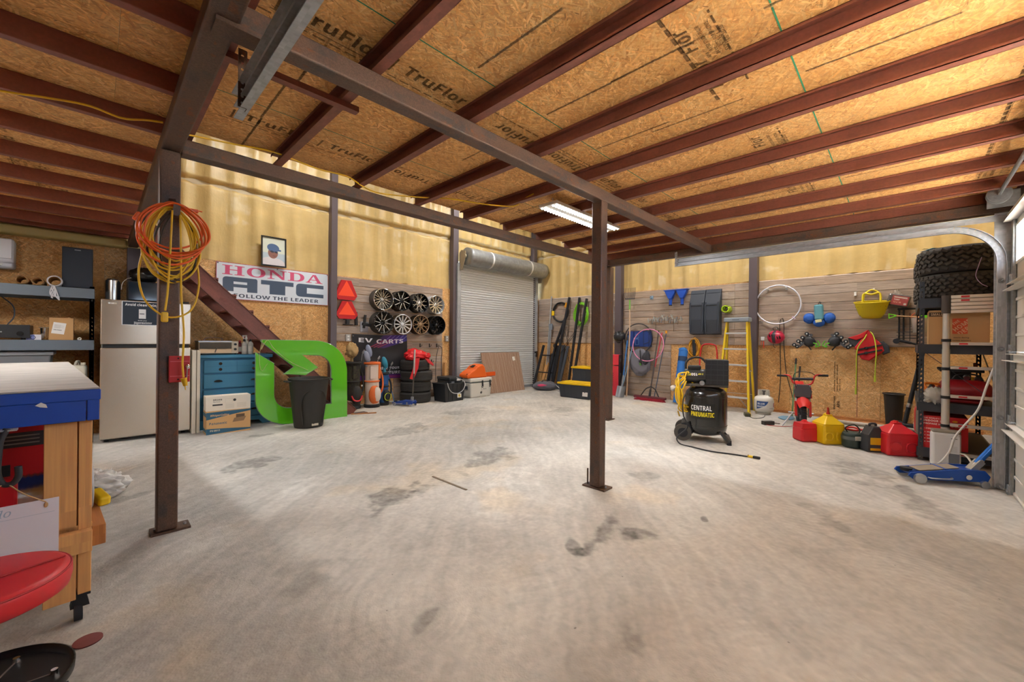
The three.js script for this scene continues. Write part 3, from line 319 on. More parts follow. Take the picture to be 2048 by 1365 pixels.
{ const t = thing('cardboard_box', 'tan cardboard parcel with slanted white label on the middle shelf', 'box', [-0.295, 1.222, -7.1], 0.02); part(t, 'carton', [b2(-0.095, 0.095, 0, 0.255, -0.13, 0.11, 0.003)], cardboard); part(t, 'label', [quad(0.1, 0.13, [-0.02, 0.135, 0.1112], [0, 0, -0.15])], printM(0.1, 0.13, (g, W, H) => { g.fillStyle = '#f2f0ec'; g.fillRect(0, 0, W, H); g.fillStyle = '#777'; for (let i = 0; i < 5; i++) g.fillRect(W * 0.12, H * (0.2 + i * 0.07), W * (0.5 + 0.25 * (i & 1)), 2); txt(g, 'DELIVERY', W * 0.12, H * 0.7, H * 0.11, '#444'); }, 128)); part(t, 'tape', [b2(0.0955, 0.0965, 0, 0.255, -0.03, 0.01)], mat('#6a5236', 0.4)); }
{ const t = thing('metal_cup', 'shiny square metal cup beside the parcel on the shelf', 'cup', [-0.425, 1.222, -7.08]); part(t, 'body', [lathe([[0, 0], [0.036, 0], [0.036, 0.045], [0.040, 0.05], [0.045, 0.135], [0.042, 0.135], [0.036, 0.05], [0, 0.048]], 4, undefined, [0, PI / 4, 0])], chrome); part(t, 'rim', [tor(0.043, 0.003, [0, 0.14, 0], [PI / 2, 0, 0], 24)], silver); }
{ const t = thing('filter_box', 'small blue and white filter carton beside the receiver', 'box', [-0.505, 1.222, -7.05], 0.1); part(t, 'carton', [b2(-0.055, 0.055, 0, 0.06, -0.05, 0.05, 0.002)], white); part(t, 'print', [quad(0.108, 0.058, [0, 0.03, 0.0506])], printM(0.108, 0.058, (g, W, H) => { g.fillStyle = '#dcdce4'; g.fillRect(0, 0, W, H); g.fillStyle = '#6b78b8'; g.fillRect(0, 0, W * 0.55, H); g.strokeStyle = '#26305c'; g.lineWidth = 6; g.beginPath(); g.arc(W * 0.45, H * 0.55, H * 0.3, 0, 7); g.stroke(); }, 128)); }
{ const t = thing('tape_roll', 'tiny white tape roll at the shelf end', 'tape', [-0.15, 1.236, -7.0]); part(t, 'tape', [tor(0.013, 0.007, [0, 0, 0], [0, 0.5, 0], 20)], white); part(t, 'core', [tor(0.008, 0.002, [0, 0, 0], [0, 0.5, 0], 16)], cardboard); }
function tote(t, w, h, d, m, lidM, taper = 0.9) { const sq = (k, y) => [[-w / 2 * k, y, -d / 2 * k], [w / 2 * k, y, -d / 2 * k], [w / 2 * k, y, d / 2 * k], [-w / 2 * k, y, d / 2 * k]]; const g = bx(w, h, d, [0, h / 2, 0], undefined, 0.02); warp(g, (v) => { const k = taper + (1 - taper) * v.y / h; v.x *= k; v.z *= k; }); metreUV(g); part(t, 'tub', [g], m); const ribs = []; for (let i = 0; i < 4; i++) { const x = (i - 1.5) * w / 4.4; ribs.push(bar([x * taper, 0.03, d / 2 * taper + 0.003], [x, h * 0.92, d / 2 + 0.0], 0.02, 0.008, [0, 0, 1])); } for (const r of ribs) part(t, 'rib', [r], m); if (lidM) { part(t, 'lid', [b2(-w / 2 - 0.02, w / 2 + 0.02, h - 0.015, h + 0.03, -d / 2 - 0.02, d / 2 + 0.02, 0.012), b2(-w / 2 + 0.05, w / 2 - 0.05, h + 0.03, h + 0.042, -d / 2 + 0.05, d / 2 - 0.05, 0.006)], lidM); } else part(t, 'rim', [b2(-w / 2 - 0.015, w / 2 + 0.015, h - 0.03, h, d / 2 - 0.01, d / 2 + 0.02, 0.006), b2(-w / 2 - 0.015, w / 2 + 0.015, h - 0.03, h, -d / 2 - 0.02, -d / 2 + 0.01, 0.006), b2(-w / 2 - 0.02, -w / 2 + 0.01, h - 0.03, h, -d / 2, d / 2, 0.006), b2(w / 2 - 0.01, w / 2 + 0.02, h - 0.03, h, -d / 2, d / 2, 0.006)], m); }
{ const t = thing('storage_tote', 'grey lidded storage tote on the low shelf behind the workbench', 'tote', [-0.68, 0.622, -7.2]); tote(t, 0.62, 0.44, 0.4, mat('#6f7378', 0.55), mat('#878b90', 0.5)); }
{ const t = thing('white_jug', 'white plastic jug on the low shelf beside the refrigerator', 'jug', [-0.155, 0.622, -7.12]); part(t, 'body', [bx(0.14, 0.3, 0.2, [0, 0.15, 0], undefined, 0.03)], mat('#e6dfcd', 0.5)); part(t, 'handle', [tube([[-0.03, 0.29, 0.06], [-0.02, 0.34, 0.03], [0.0, 0.34, -0.03], [0, 0.29, -0.06]], 0.012)], mat('#e6dfcd', 0.5)); part(t, 'cap', [cy(0.022, 0.022, 0.03, [0.035, 0.315, 0.05])], mat('#dcd4c0', 0.5)); }
{ const t = thing('air_conditioner', 'white split air conditioner mounted high on the board wall', 'air conditioner', [-1.1, 2.04, -7.58]); part(t, 'casing', [b2(-0.42, 0.42, 0.06, 0.345, 0, 0.2, 0.03)], mat('#e9e9ec', 0.35)); part(t, 'base', [b2(-0.41, 0.42, 0.0, 0.1, 0, 0.17, 0.03)], mat('#dcdde2', 0.4)); part(t, 'louver', [bx(0.72, 0.012, 0.07, [-0.03, 0.045, 0.165], [0.5, 0, 0], 0.004)], white); part(t, 'front_cover', [b2(-0.41, 0.405, 0.11, 0.335, 0.198, 0.212, 0.006)], mat('#eeeef0', 0.3)); }

// ---------- workbench ----------
{ const t = thing('workbench', 'heavy timber workbench with blue-painted edge and worn grey top on casters', 'workbench', [0.012, 0, -2.57], 0.068);
  const blueP = mat('#1546a8', 0.45), greyTop = mat('#ffffff', 0.6, 0, { map: dataTex(512, 512, (u, v, o) => { const a = fbm(u * 5, v * 34, 4), b = fbm(u * 20, v * 20 + 3, 3), k = 0.95 + (a - 0.5) * 0.2 + (b - 0.5) * 0.1; o[0] = 178 * k; o[1] = 172 * k; o[2] = 165 * k; }, true, [1 / 1.6, 1 / 1.6]) });
  part(t, 'top', [b2(-1.3, 0, 0.985, 1.032, -2.75, 0, 0.004)], blueP); part(t, 'top_sheet', [b2(-1.297, -0.003, 1.032, 1.04, -2.747, -0.003, 0.003)], greyTop, 'worn grey laminate');
  part(t, 'apron', [b2(-1.28, -0.045, 0.895, 0.985, -0.045, -0.004, 0.003)], blueP); part(t, 'apron', [b2(-0.042, -0.004, 0.895, 0.985, -2.73, -0.004, 0.003)], blueP); part(t, 'apron', [b2(-1.28, -0.045, 0.895, 0.985, -2.74, -2.7, 0.003)], blueP); part(t, 'apron', [b2(-1.3, -1.26, 0.895, 0.985, -2.73, -0.05, 0.003)], blueP);
  for (const z of [-0.09, -2.62]) for (const x of [0, -1.10]) { part(t, 'leg', [b2(x - 0.165, x - 0.068, 0.10, 0.895, z, z + 0.04, 0.003)], pine); part(t, 'leg', [b2(x - 0.064, x - 0.022, 0.12, 0.895, z - 0.06, z + 0.042, 0.003)], pine); const c = part(t, 'caster', [bx(0.075, 0.014, 0.075, [x - 0.06, 0.115, z + 0.0]), ext([[-0.03, 0], [0.03, 0], [0.02, 0.05], [-0.02, 0.05]], 0.05, [x - 0.055, 0.058, z - 0.02])], blackM); part(c, 'caster_wheel', [cy(0.036, 0.036, 0.026, [x - 0.06, 0.036, z + 0.02], [0, 0, PI / 2], 20)], rubber); }
  part(t, 'rail', [b2(-1.26, -0.022, 0.315, 0.41, -0.045, -0.005, 0.003)], pine); part(t, 'rail', [b2(-0.02, 0.025, 0.315, 0.405, -2.7, -0.06, 0.003)], pineDark, 'weathered side rail'); part(t, 'rail', [b2(-1.26, -0.022, 0.315, 0.41, -2.7, -2.66, 0.003)], pine); part(t, 'lower_shelf', [b2(-1.25, -0.02, 0.41, 0.428, -2.69, -0.05)], osbWall[1]);
  part(t, 'chipped_paint', [ext([[-0.02, 0], [-0.004, 0.012], [0.01, 0.002], [0.014, -0.012], [-0.006, -0.008]], 0.001, [-0.17, 0.978, 0.0005])], white); }
{ const t = thing('red_toolbox', 'red steel chop saw case with dark vent panel under the workbench', 'case', [-0.42, 0.428, -3.25], 0.068); part(t, 'body', [b2(-0.28, 0.26, 0.0, 0.42, -0.2, 0.2, 0.02)], red); part(t, 'vent_panel', [b2(-0.27, 0.225, 0.30, 0.37, 0.2, 0.206, 0.002)], mat('#3a2f2e', 0.5)); for (let i = 0; i < 3; i++) part(t, 'vent_rib', [b2(-0.26, 0.21, 0.315 + i * 0.018, 0.321 + i * 0.018, 0.206, 0.21)], mat('#8a7d74', 0.4, 0.5)); part(t, 'opening', [b2(-0.25, 0.12, 0.05, 0.22, 0.2, 0.204)], blackM); }
{ const t = thing('duct_coil', 'ribbed shiny aluminium flexible duct lying under the workbench', 'duct', [-0.30, 0.53, -2.86], 0.068); const pr = []; for (let i = 0; i <= 60; i++) pr.push([0.098 + (i & 1 ? 0.006 : 0), -0.28 + i * 0.56 / 60]); part(t, 'duct', [put(lathe(pr, 40), [0, 0, 0], [0, 0, PI / 2])], mat('#d6d3cd', 0.24, 1)); part(t, 'collar', [tor(0.1, 0.008, [-0.28, 0, 0], [0, PI / 2, 0])], galv); part(t, 'collar', [tor(0.1, 0.008, [0.28, 0, 0], [0, PI / 2, 0])], galv); }
{ const t = thing('red_jerrycan', 'red metal box leaning in front of the duct under the workbench', 'box', [-0.40, 0.428, -2.66], 0.068); part(t, 'body', [b2(-0.2, 0.17, 0, 0.24, -0.06, 0.02, 0.012)], mat('#b8101c', 0.35)); part(t, 'handle', [tube([[-0.1, 0.24, -0.02], [-0.09, 0.275, -0.02], [0.05, 0.275, -0.02], [0.06, 0.24, -0.02]], 0.008)], mat('#b8101c', 0.35)); part(t, 'clasp', [bx(0.04, 0.05, 0.01, [0.05, 0.2, 0.024], undefined, 0.003)], silver); }
{ const t = thing('hanging_hook', 'dark rubber-coated hook screwed under the blue bench edge', 'hook', [-0.265, 0, -2.52]); part(t, 'hook', [tube([[0.02, 0.90, 0], [0.005, 0.86, 0.005], [0.0, 0.80, 0.01], [0.0, 0.72, 0.012], [0.015, 0.685, 0.014], [0.035, 0.685, 0.016], [0.05, 0.71, 0.018], [0.05, 0.75, 0.018]], 0.0105, 10, 50)], mat('#2c2f35', 0.55)); part(t, 'screw_plate', [bx(0.05, 0.006, 0.04, [0.02, 0.893, -0.01])], galv); }
{ const t = thing('todo_board', 'white hanging to-do board on a jute string below the hook', 'board', [-0.285, 0, -2.46], 0.06); part(t, 'board', [b2(-0.2, 0.18, 0.30, 0.61, -0.004, 0.002, 0.002)], mat('#e9e8f0', 0.35)); part(t, 'lettering', [quad(0.38, 0.31, [-0.01, 0.455, 0.0027])], printM(0.38, 0.31, (g, W, H) => { g.fillStyle = '#eceaf2'; g.fillRect(0, 0, W, H); g.font = `italic ${H * 0.12}px serif`; g.fillStyle = '#a9bcd0'; g.fillText('to do', W * 0.44, H * 0.13); g.fillStyle = '#c2cbd8'; g.fillRect(W * 0.03, H * 0.17, W * 0.94, 2); }, 512)); part(t, 'string', [tube([[0.145, 0.6, 0.004], [0.09, 0.645, 0.0], [0.045, 0.688, -0.04]], 0.0022, 6)], mat('#c9a878', 0.9)); part(t, 'string', [tube([[-0.16, 0.6, 0.004], [-0.06, 0.65, 0.0], [0.04, 0.688, -0.04]], 0.0022, 6)], mat('#c9a878', 0.9)); part(t, 'knot', [sph(0.006, [0.145, 0.588, 0.004], [1, 1.8, 1], 10)], mat('#c9a878', 0.9)); }
{ const t = thing('spray_nozzle', 'yellow plastic nozzle resting on the workbench side rail', 'nozzle', [0.008, 0.405, -3.0], 0.3); part(t, 'grip', [bx(0.05, 0.05, 0.13, [0.0, 0.03, 0.02], [0.2, 0, 0], 0.014)], yellow); part(t, 'collar', [cy(0.018, 0.018, 0.03, [0, 0.05, -0.05], [PI / 2, 0, 0])], greyPlastic); part(t, 'spout', [cy(0.012, 0.007, 0.07, [0, 0.05, -0.095], [-PI / 2, 0, 0])], yellow); }
{ const t = thing('plastic_bag', 'crumpled clear plastic bag lying on the floor behind the workbench leg', 'bag', [0.01, 0, -4.5]); part(t, 'film', [blob(0.12, [0, 0.10, 0], [1.25, 0.85, 1.3], 41, 0.4, 3.4, 40)], mat('#faf8f4', 0.3, 0, { transmission: 0.35, thickness: 0 })); part(t, 'knot', [sph(0.03, [-0.04, 0.19, 0.02], [1, 1.4, 1], 10)], mat('#e6dfd6', 0.3, 0, { transmission: 0.4, thickness: 0 })); }

// ---------- roller stool ----------
{ const t = thing('roller_stool', 'red padded mechanic stool with black tool tray on casters', 'stool', [-0.26, 0, -2.10], 0.4); const vinyl = mat('#cf2630', 0.42);
  part(t, 'seat', [lathe([[0, 0.405], [0.185, 0.405], [0.2, 0.415], [0.205, 0.44], [0.205, 0.465], [0.198, 0.478], [0.18, 0.486], [0, 0.492]], 48)], vinyl); part(t, 'seam', [tor(0.2015, 0.0035, [0, 0.474, 0], [PI / 2, 0, 0], 60, 8)], mat('#a81c26', 0.5)); part(t, 'seam', [tube([[-0.18, 0.489, 0.05], [0, 0.496, 0.055], [0.18, 0.489, 0.05]], 0.003, 6)], mat('#a81c26', 0.5)); part(t, 'piston', [cy(0.014, 0.014, 0.14, [0, 0.35, 0], undefined, 18)], chrome); part(t, 'sleeve', [cy(0.026, 0.026, 0.22, [0, 0.21, 0], undefined, 24)], blackG);
  part(t, 'tray', [lathe([[0, 0.098], [0.2, 0.098], [0.212, 0.104], [0.214, 0.13], [0.207, 0.132], [0.2, 0.108], [0, 0.106]], 56)], mat('#1d1c1c', 0.35, 0.3)); for (let k = 0; k < 5; k++) { const a = k * PI * 2 / 5 + 0.5, x = Math.cos(a) * 0.165, z = Math.sin(a) * 0.165; part(t, 'spoke', [bar([0, 0.108, 0], [x, 0.108, z], 0.004, 0.004)], mat('#8a8078', 0.4, 0.6)); part(t, 'bolt', [cy(0.011, 0.009, 0.016, [x, 0.114, z], undefined, 12)], chrome); const c = part(t, 'caster', [bx(0.03, 0.03, 0.02, [x, 0.08, z], undefined, 0.004)], blackM); part(c, 'caster_wheel', [cy(0.03, 0.03, 0.022, [x * 1.12, 0.03, z * 1.12], [0, -a, PI / 2], 18)], rubber); } }
solo('rubber_disc', [lathe([[0, 0], [0.045, 0], [0.045, 0.006], [0, 0.007]], 30)], mat('#7a3c38', 0.7), 'flat dull red rubber disc on the floor beside the stool', 'disc', null, [-0.02, 0, -2.42]);
// ---------- extension cords on the column ----------
const cordO = mat('#e8601a', 0.4), cordY = mat('#e0b21c', 0.4), cordB = mat('#3a3126', 0.5);
function coil(seed, n, cx, top, w, h, z, jit) { const r = rng(seed), pts = []; for (let k = 0; k < n; k++) { const ww = w * (1 - jit * r()), hh = h * (1 - jit * 1.3 * r()), zz = z + (r() - 0.5) * 0.07, sx = cx + (r() - 0.5) * 0.03; for (let i = 0; i < 10; i++) { const a = i / 10 * PI * 2; const q = 0.5 - 0.5 * Math.cos(a); pts.push([sx + Math.sin(a) * ww * (0.62 + 0.75 * q * (1 - q) + 0.3 * q), top - hh * q + (r() - 0.5) * 0.012, zz + 0.05 * Math.sin(a * 0.5) * (0.4 + 0.6 * r()) ]); } } return pts; }
{ const t = thing('extension_cord', 'coiled orange extension cord hanging on the column hook', 'cord', [0.33, 2.09, -3.36]); part(t, 'cable', [tube(coil(3, 6, 0.0, 0.02, 0.205, 0.40, 0.035, 0.28), 0.0062, 7, 480)], cordO); part(t, 'plug', [bx(0.03, 0.022, 0.05, [0.1, 0.0, 0.04], [0, PI / 2, 0.1], 0.006), rod([0.125, 0.005, 0.046], [0.145, 0.003, 0.046], 0.0022), rod([0.125, 0.005, 0.034], [0.145, 0.003, 0.034], 0.0022)], cordO); part(t, 'socket', [bx(0.036, 0.055, 0.03, [-0.165, -0.10, 0.05], [0, 0, -0.5], 0.008)], cordO); }
{ const t = thing('extension_cord', 'long yellow extension cord looped under the orange one with tails hanging', 'cord', [0.33, 2.09, -3.36]); part(t, 'cable', [tube(coil(8, 8, -0.005, 0.0, 0.15, 0.60, 0.02, 0.34), 0.0058, 7, 640)], cordY); part(t, 'cable', [tube([[0.03, -0.05, 0.06], [0.035, -0.3, 0.07], [0.04, -0.55, 0.05], [0.055, -0.8, 0.05], [0.05, -1.0, 0.05], [0.055, -1.08, 0.055]], 0.0058, 7)], cordY); part(t, 'plug', [cy(0.012, 0.017, 0.05, [0.06, -1.11, 0.058], [0, 0, 0.2], 14), rod([0.062, -1.13, 0.055], [0.066, -1.16, 0.055], 0.0025)], cordY); part(t, 'cable', [tube([[-0.01, -0.03, 0.075], [-0.02, -0.3, 0.09], [-0.03, -0.55, 0.085], [-0.04, -0.66, 0.08]], 0.0058, 7)], cordY); part(t, 'socket', [bx(0.034, 0.062, 0.026, [-0.042, -0.70, 0.08], undefined, 0.008)], cordY); part(t, 'cable', [tube([[-0.12, -0.2, 0.03], [-0.16, -0.45, 0.04], [-0.12, -0.62, 0.06], [-0.02, -0.70, 0.07], [0.08, -0.66, 0.06], [0.13, -0.5, 0.04], [0.12, -0.3, 0.02]], 0.0058, 7)], cordY); }
solo('extension_cord', [tube([...coil(15, 3, 0.01, 0.0, 0.12, 0.5, 0.0, 0.3)], 0.005, 7, 240)], cordB, 'dark brown cord looped among the yellow loops on the column', 'cord', null, [0.34, 2.08, -3.375]);
solo('cord_hook', [bar([0.33, 2.16, -3.40], [0.342, 2.04, -3.31], 0.035, 0.006, [0, 0, 1]), bar([0.342, 2.045, -3.41], [0.342, 2.04, -3.31], 0.035, 0.006), bar([0.342, 2.04, -3.31], [0.345, 2.115, -3.295], 0.035, 0.006, [0, 0, 1])], steel, 'welded flat steel hook near the top of the corded column', 'hook');
{ const t = thing('bottle_opener', 'red enamel wall opener box with steel lever on the corded column', 'opener', [0.375, 1.06, -3.385]); part(t, 'box', [b2(-0.055, 0.05, -0.085, 0.085, -0.02, 0.018, 0.004)], mat('#b02028', 0.4)); for (const y of [-0.045, 0.05]) part(t, 'rib', [b2(-0.05, 0.046, y - 0.002, y + 0.002, 0.018, 0.02)], mat('#d0606a', 0.4)); for (const y of [-0.066, 0.07]) part(t, 'screw', [cy(0.005, 0.005, 0.004, [-0.01, y, 0.02], [PI / 2, 0, 0], 10)], blackM); part(t, 'lever', [rod([0.035, 0.005, 0.03], [0.03, -0.085, 0.028], 0.004, 10), sph(0.014, [0.036, 0.015, 0.032], [1, 1.1, 1], 14)], chrome); }
// yellow cables tacked to the deck frame
solo('yellow_cable', [tube([[-0.9, 2.55, -3.6], [-0.37, 2.545, -3.40], [-0.2, 2.545, -3.31], [-0.04, 2.545, -3.25], [0.09, 2.545, -3.29], [0.2, 2.55, -3.22], [0.265, 2.555, -3.2]], 0.006, 7)], cordY, 'thin yellow cable drooping below the joists above the workbench', 'cable');
solo('yellow_cable', [tube([[0.40, 2.565, -3.30], [0.67, 2.6, -3.31], [0.85, 2.6, -3.25], [1.2, 2.595, -3.30], [1.43, 2.6, -3.29], [1.58, 2.57, -3.33], [1.74, 2.575, -3.38], [2.11, 2.6, -3.25], [2.29, 2.6, -3.1], [2.62, 2.565, -2.85], [2.80, 2.568, -2.70], [2.78, 2.6, -2.55], [2.79, 2.62, -2.46]], 0.006, 7)], cordY, 'long yellow cable wandering along the mezzanine edge beam to the shop light', 'cable');

// ---------- steel stairs ----------
{ const t = thing('stairs', 'maroon steel stairs with channel stringers rising behind the blue dresser', 'stairs', [3.15, 0, -7.08]); const X = (y) => -y * 1.0; const L = 2.72;
  for (const z of [0.40, -0.36]) { part(t, 'stringer', [bar([-0.14, 0.0, z], [-0.14 - L, L, z], 0.008, 0.19, [1, 1, 0])], primer); part(t, 'stringer_flange', [bar([-0.073, 0.067, z], [-0.073 - L, 0.067 + L, z], 0.055, 0.008, [1, 1, 0])], primer); part(t, 'stringer_flange', [bar([-0.207 - 0.07, 0.003, z], [-0.207 - L, -0.067 + L, z], 0.055, 0.008, [1, 1, 0])], primer); }
  for (let k = 1; k <= 12; k++) { const y = k * 0.208; part(t, 'tread', [b2(-y - 0.20, -y + 0.07, y - 0.022, y, -0.35, 0.39), b2(-y + 0.062, -y + 0.07, y - 0.05, y - 0.022, -0.35, 0.39)], k < 6 ? steel : primerDark); }
  for (let k = 3; k < 12; k += 3) part(t, 'weld_mark', [bar([-0.12 - k * 0.2, k * 0.2 - 0.03, 0.4052], [-0.2 - k * 0.2, k * 0.2 + 0.0, 0.4052], 0.003, 0.05, [1, 1, 0])], primerDark); part(t, 'foot_plate', [b2(-0.12, 0.1, 0, 0.012, 0.33, 0.47), b2(-0.12, 0.1, 0, 0.012, -0.43, -0.29)], steel); }
// ---------- dresser and what stands by it ----------
const dblue = mat('#3f84a8', 0.5), dblueD = mat('#2f6f94', 0.5), bronze = mat('#33281f', 0.4, 0.6);
{ const t = thing('dresser', 'teal-blue painted chest of drawers with dark cup pulls', 'dresser', [1.40, 0, -7.15]); part(t, 'case', [b2(-0.42, 0.42, 0.10, 0.98, -0.25, 0.26, 0.006)], dblueD); part(t, 'top', [b2(-0.45, 0.45, 0.98, 1.03, -0.27, 0.31, 0.012)], dblue);
  part(t, 'plinth', [ext([[-0.43, 0], [-0.33, 0], [-0.28, 0.06], [-0.1, 0.075], [0, 0.055], [0.1, 0.075], [0.28, 0.06], [0.33, 0], [0.43, 0], [0.43, 0.12], [-0.43, 0.12]], 0.03, [0, 0, 0.25])], dblue); for (const x of [-0.42, 0.40]) part(t, 'side_foot', [b2(x, x + 0.02, 0, 0.12, -0.25, 0.25)], dblueD);
  [[0.775, 0.955, 0], [0.56, 0.755, 1], [0.345, 0.54, 1], [0.13, 0.325, 1]].forEach(([y0, y1, k]) => { const d = part(t, 'drawer', [b2(-0.385, 0.385, y0, y1, 0.255, 0.285, 0.01)], dblue); if (!k) { part(d, 'groove', [b2(-0.37, 0.37, (y0 + y1) / 2 - 0.002, (y0 + y1) / 2 + 0.002, 0.284, 0.2862), b2(-0.002, 0.002, y0 + 0.01, y1 - 0.01, 0.284, 0.2862)], dblueD); for (const x of [-0.2, 0.2]) for (const y of [y0 + 0.05, y1 - 0.05]) part(d, 'knob', [lathe([[0, 0], [0.008, 0], [0.008, 0.012], [0.019, 0.018], [0.02, 0.026], [0, 0.032]], 20, [x, y, 0.285], [PI / 2, 0, 0])], bronze); } else for (const x of [-0.22, 0.22]) part(d, 'cup_pull', [put(fin(new THREE.SphereGeometry(0.05, 20, 10, 0, PI * 2, 0, PI / 2)), [x, (y0 + y1) / 2 - 0.005, 0.285], undefined, [1, 0.5, 0.55])], bronze); }); }
{ const t = thing('toaster_oven', 'cream and steel toaster oven with two black knobs on the dresser', 'toaster oven', [1.19, 1.03, -7.03]); part(t, 'casing', [b2(-0.23, 0.23, 0.015, 0.19, -0.15, 0.14, 0.008)], mat('#d8c7ae', 0.4)); part(t, 'top_plate', [b2(-0.235, 0.15, 0.175, 0.194, -0.15, 0.145, 0.004)], silver); part(t, 'glass_door', [b2(-0.22, 0.145, 0.085, 0.17, 0.14, 0.15, 0.004)], mat('#4c463e', 0.15, 0.2)); part(t, 'door_panel', [b2(-0.22, 0.145, 0.02, 0.08, 0.14, 0.15, 0.004)], mat('#e0c29c', 0.4)); part(t, 'door_handle', [rod([-0.03, 0.1, 0.165], [-0.05, 0.03, 0.16], 0.006), rod([-0.14, 0.088, 0.168], [0.08, 0.088, 0.168], 0.005)], mat('#5c554d', 0.4)); for (const y of [0.075, 0.145]) part(t, 'knob', [cy(0.017, 0.015, 0.02, [0.19, y, 0.15], [PI / 2, 0, 0], 20)], black); part(t, 'wire_rack', [tube([[-0.15, 0.196, 0.05], [-0.14, 0.225, 0.05], [0.05, 0.225, 0.05], [0.06, 0.196, 0.05]], 0.004), tube([[-0.15, 0.196, -0.02], [-0.14, 0.228, -0.02], [0.05, 0.228, -0.02], [0.06, 0.196, -0.02]], 0.004)], mat('#9a8078', 0.3, 0.6)); for (const x of [-0.2, 0.2]) part(t, 'foot', [cy(0.012, 0.012, 0.015, [x, 0.0075, 0.1], undefined, 10)], black); }
function spray(label, x, z, tall, m, cap, name = 'spray_bottle') { const t = thing(name, label, 'bottle', [x, 1.03, z]); part(t, 'body', [lathe([[0, 0], [0.032, 0], [0.034, 0.01], [0.034, tall * 0.68], [0.026, tall * 0.78], [0.013, tall * 0.82], [0.013, tall * 0.86], [0, tall * 0.86]], 28)], m); part(t, 'cap', [lathe([[0, tall * 0.85], [0.016, tall * 0.85], [0.016, tall * 0.95], [0.011, tall], [0, tall]], 20)], cap); part(t, 'label', [put(fin(new THREE.CylinderGeometry(0.0346, 0.0346, tall * 0.36, 28, 1, true)), [0, tall * 0.36, 0])], mat('#cfcabf', 0.6)); return t; }
spray('pale squat bottle with black cap beside the toaster oven knobs', 1.50, -6.93, 0.22, mat('#b9b5aa', 0.5), black); spray('pale squat bottle with black cap in front of the stair stringer', 1.575, -6.92, 0.22, mat('#b9b5aa', 0.5), black);
{ const t = spray('clear taller trigger bottle behind the two pale bottles', 1.545, -7.03, 0.25, mat('#cfc9ba', 0.35), white, 'trigger_bottle'); part(t, 'trigger', [bx(0.06, 0.02, 0.018, [-0.02, 0.27, 0], [0, 0, 0.1], 0.005), bx(0.014, 0.05, 0.012, [-0.035, 0.24, 0], [0, 0, 0.4], 0.003)], white); part(t, 'neck', [cy(0.011, 0.011, 0.03, [0, 0.256, 0])], white); }
spray('slim dark red bottle between toaster oven and pale bottles', 1.455, -6.99, 0.2, mat('#7a1a20', 0.4), mat('#a02028', 0.4));
{ const t = thing('fan_carton', 'tan and blue printed carton on the floor before the dresser', 'carton', [1.235, 0, -6.58], -0.03); part(t, 'carton', [b2(-0.245, 0.245, 0, 0.30, -0.13, 0.12, 0.003)], cardboard); part(t, 'front_print', [quad(0.49, 0.30, [0, 0.15, 0.1206])], printM(0.49, 0.3, (g, W, H) => { g.fillStyle = '#c49a66'; g.fillRect(0, 0, W, H); g.fillStyle = '#24566f'; g.beginPath(); g.moveTo(0, H * 0.04); g.lineTo(W, H * 0.0); g.lineTo(W, H * 0.08); g.quadraticCurveTo(W * 0.5, H * 0.2, 0, H * 0.36); g.fill(); g.beginPath(); g.moveTo(0, H * 0.74); g.quadraticCurveTo(W * 0.5, H * 0.78, W, H * 0.86); g.lineTo(W, H * 0.92); g.lineTo(0, H); g.fill(); txt(g, 'WhisperCeiling', W * 0.08, H * 0.22, H * 0.12, '#d9a878', 'italic bold', 'sans-serif', W * 0.42); txt(g, 'Panasonic', W * 0.06, H * 0.58, H * 0.15, '#24566f', 'bold', 'sans-serif', W * 0.4); txt(g, 'FV-0511', W * 0.08, H * 0.88, H * 0.1, '#d9c9a8'); g.fillStyle = '#5d4a36'; g.fillRect(W * 0.66, H * 0.2, W * 0.2, H * 0.16); g.fillStyle = '#8a6d4e'; g.beginPath(); g.moveTo(W * 0.62, H * 0.36); g.lineTo(W * 0.9, H * 0.32); g.lineTo(W * 0.84, H * 0.52); g.lineTo(W * 0.58, H * 0.54); g.fill(); }, 512)); part(t, 'end_print', [quad(0.25, 0.3, [-0.2456, 0.15, -0.005], [0, -PI / 2, 0])], printM(0.25, 0.3, (g, W, H) => { g.fillStyle = '#bf9461'; g.fillRect(0, 0, W, H); g.fillStyle = '#24566f'; g.fillRect(0, H * 0.08, W, H * 0.16); g.fillRect(0, H * 0.78, W, H * 0.14); }, 128)); }
{ const t = thing('heater_carton', 'white printed carton lying on the tan carton', 'carton', [1.235, 0.302, -6.59], -0.03); part(t, 'carton', [b2(-0.245, 0.25, 0, 0.19, -0.11, 0.1, 0.003)], mat('#dcd3c2', 0.7)); part(t, 'front_print', [quad(0.495, 0.19, [0.0025, 0.095, 0.1006])], printM(0.495, 0.19, (g, W, H) => { g.fillStyle = '#ded6c6'; g.fillRect(0, 0, W, H); txt(g, 'BROAN', W * 0.15, H * 0.3, H * 0.15, '#3a3634', 'bold', 'sans-serif', W * 0.2); txt(g, 'NuTone', W * 0.15, H * 0.42, H * 0.11, '#8a847a'); g.fillStyle = '#2f2c2a'; g.fillRect(W * 0.14, H * 0.55, W * 0.22, H * 0.1); g.strokeStyle = '#a39b8c'; g.strokeRect(W * 0.42, H * 0.2, W * 0.16, H * 0.3); g.fillStyle = '#333'; g.beginPath(); g.arc(W * 0.63, H * 0.32, H * 0.09, 0, 7); g.fill(); g.fillStyle = '#b0a898'; for (let i = 0; i < 7; i++) { g.fillRect(W * 0.42, H * (0.58 + i * 0.05), W * 0.2, 2); g.fillRect(W * 0.68, H * (0.55 + i * 0.05), W * 0.22, 2); } }, 512)); part(t, 'flap', [bx(0.3, 0.004, 0.08, [0.08, 0.195, 0.05], [0.1, 0, 0])], mat('#e4dccb', 0.7)); }
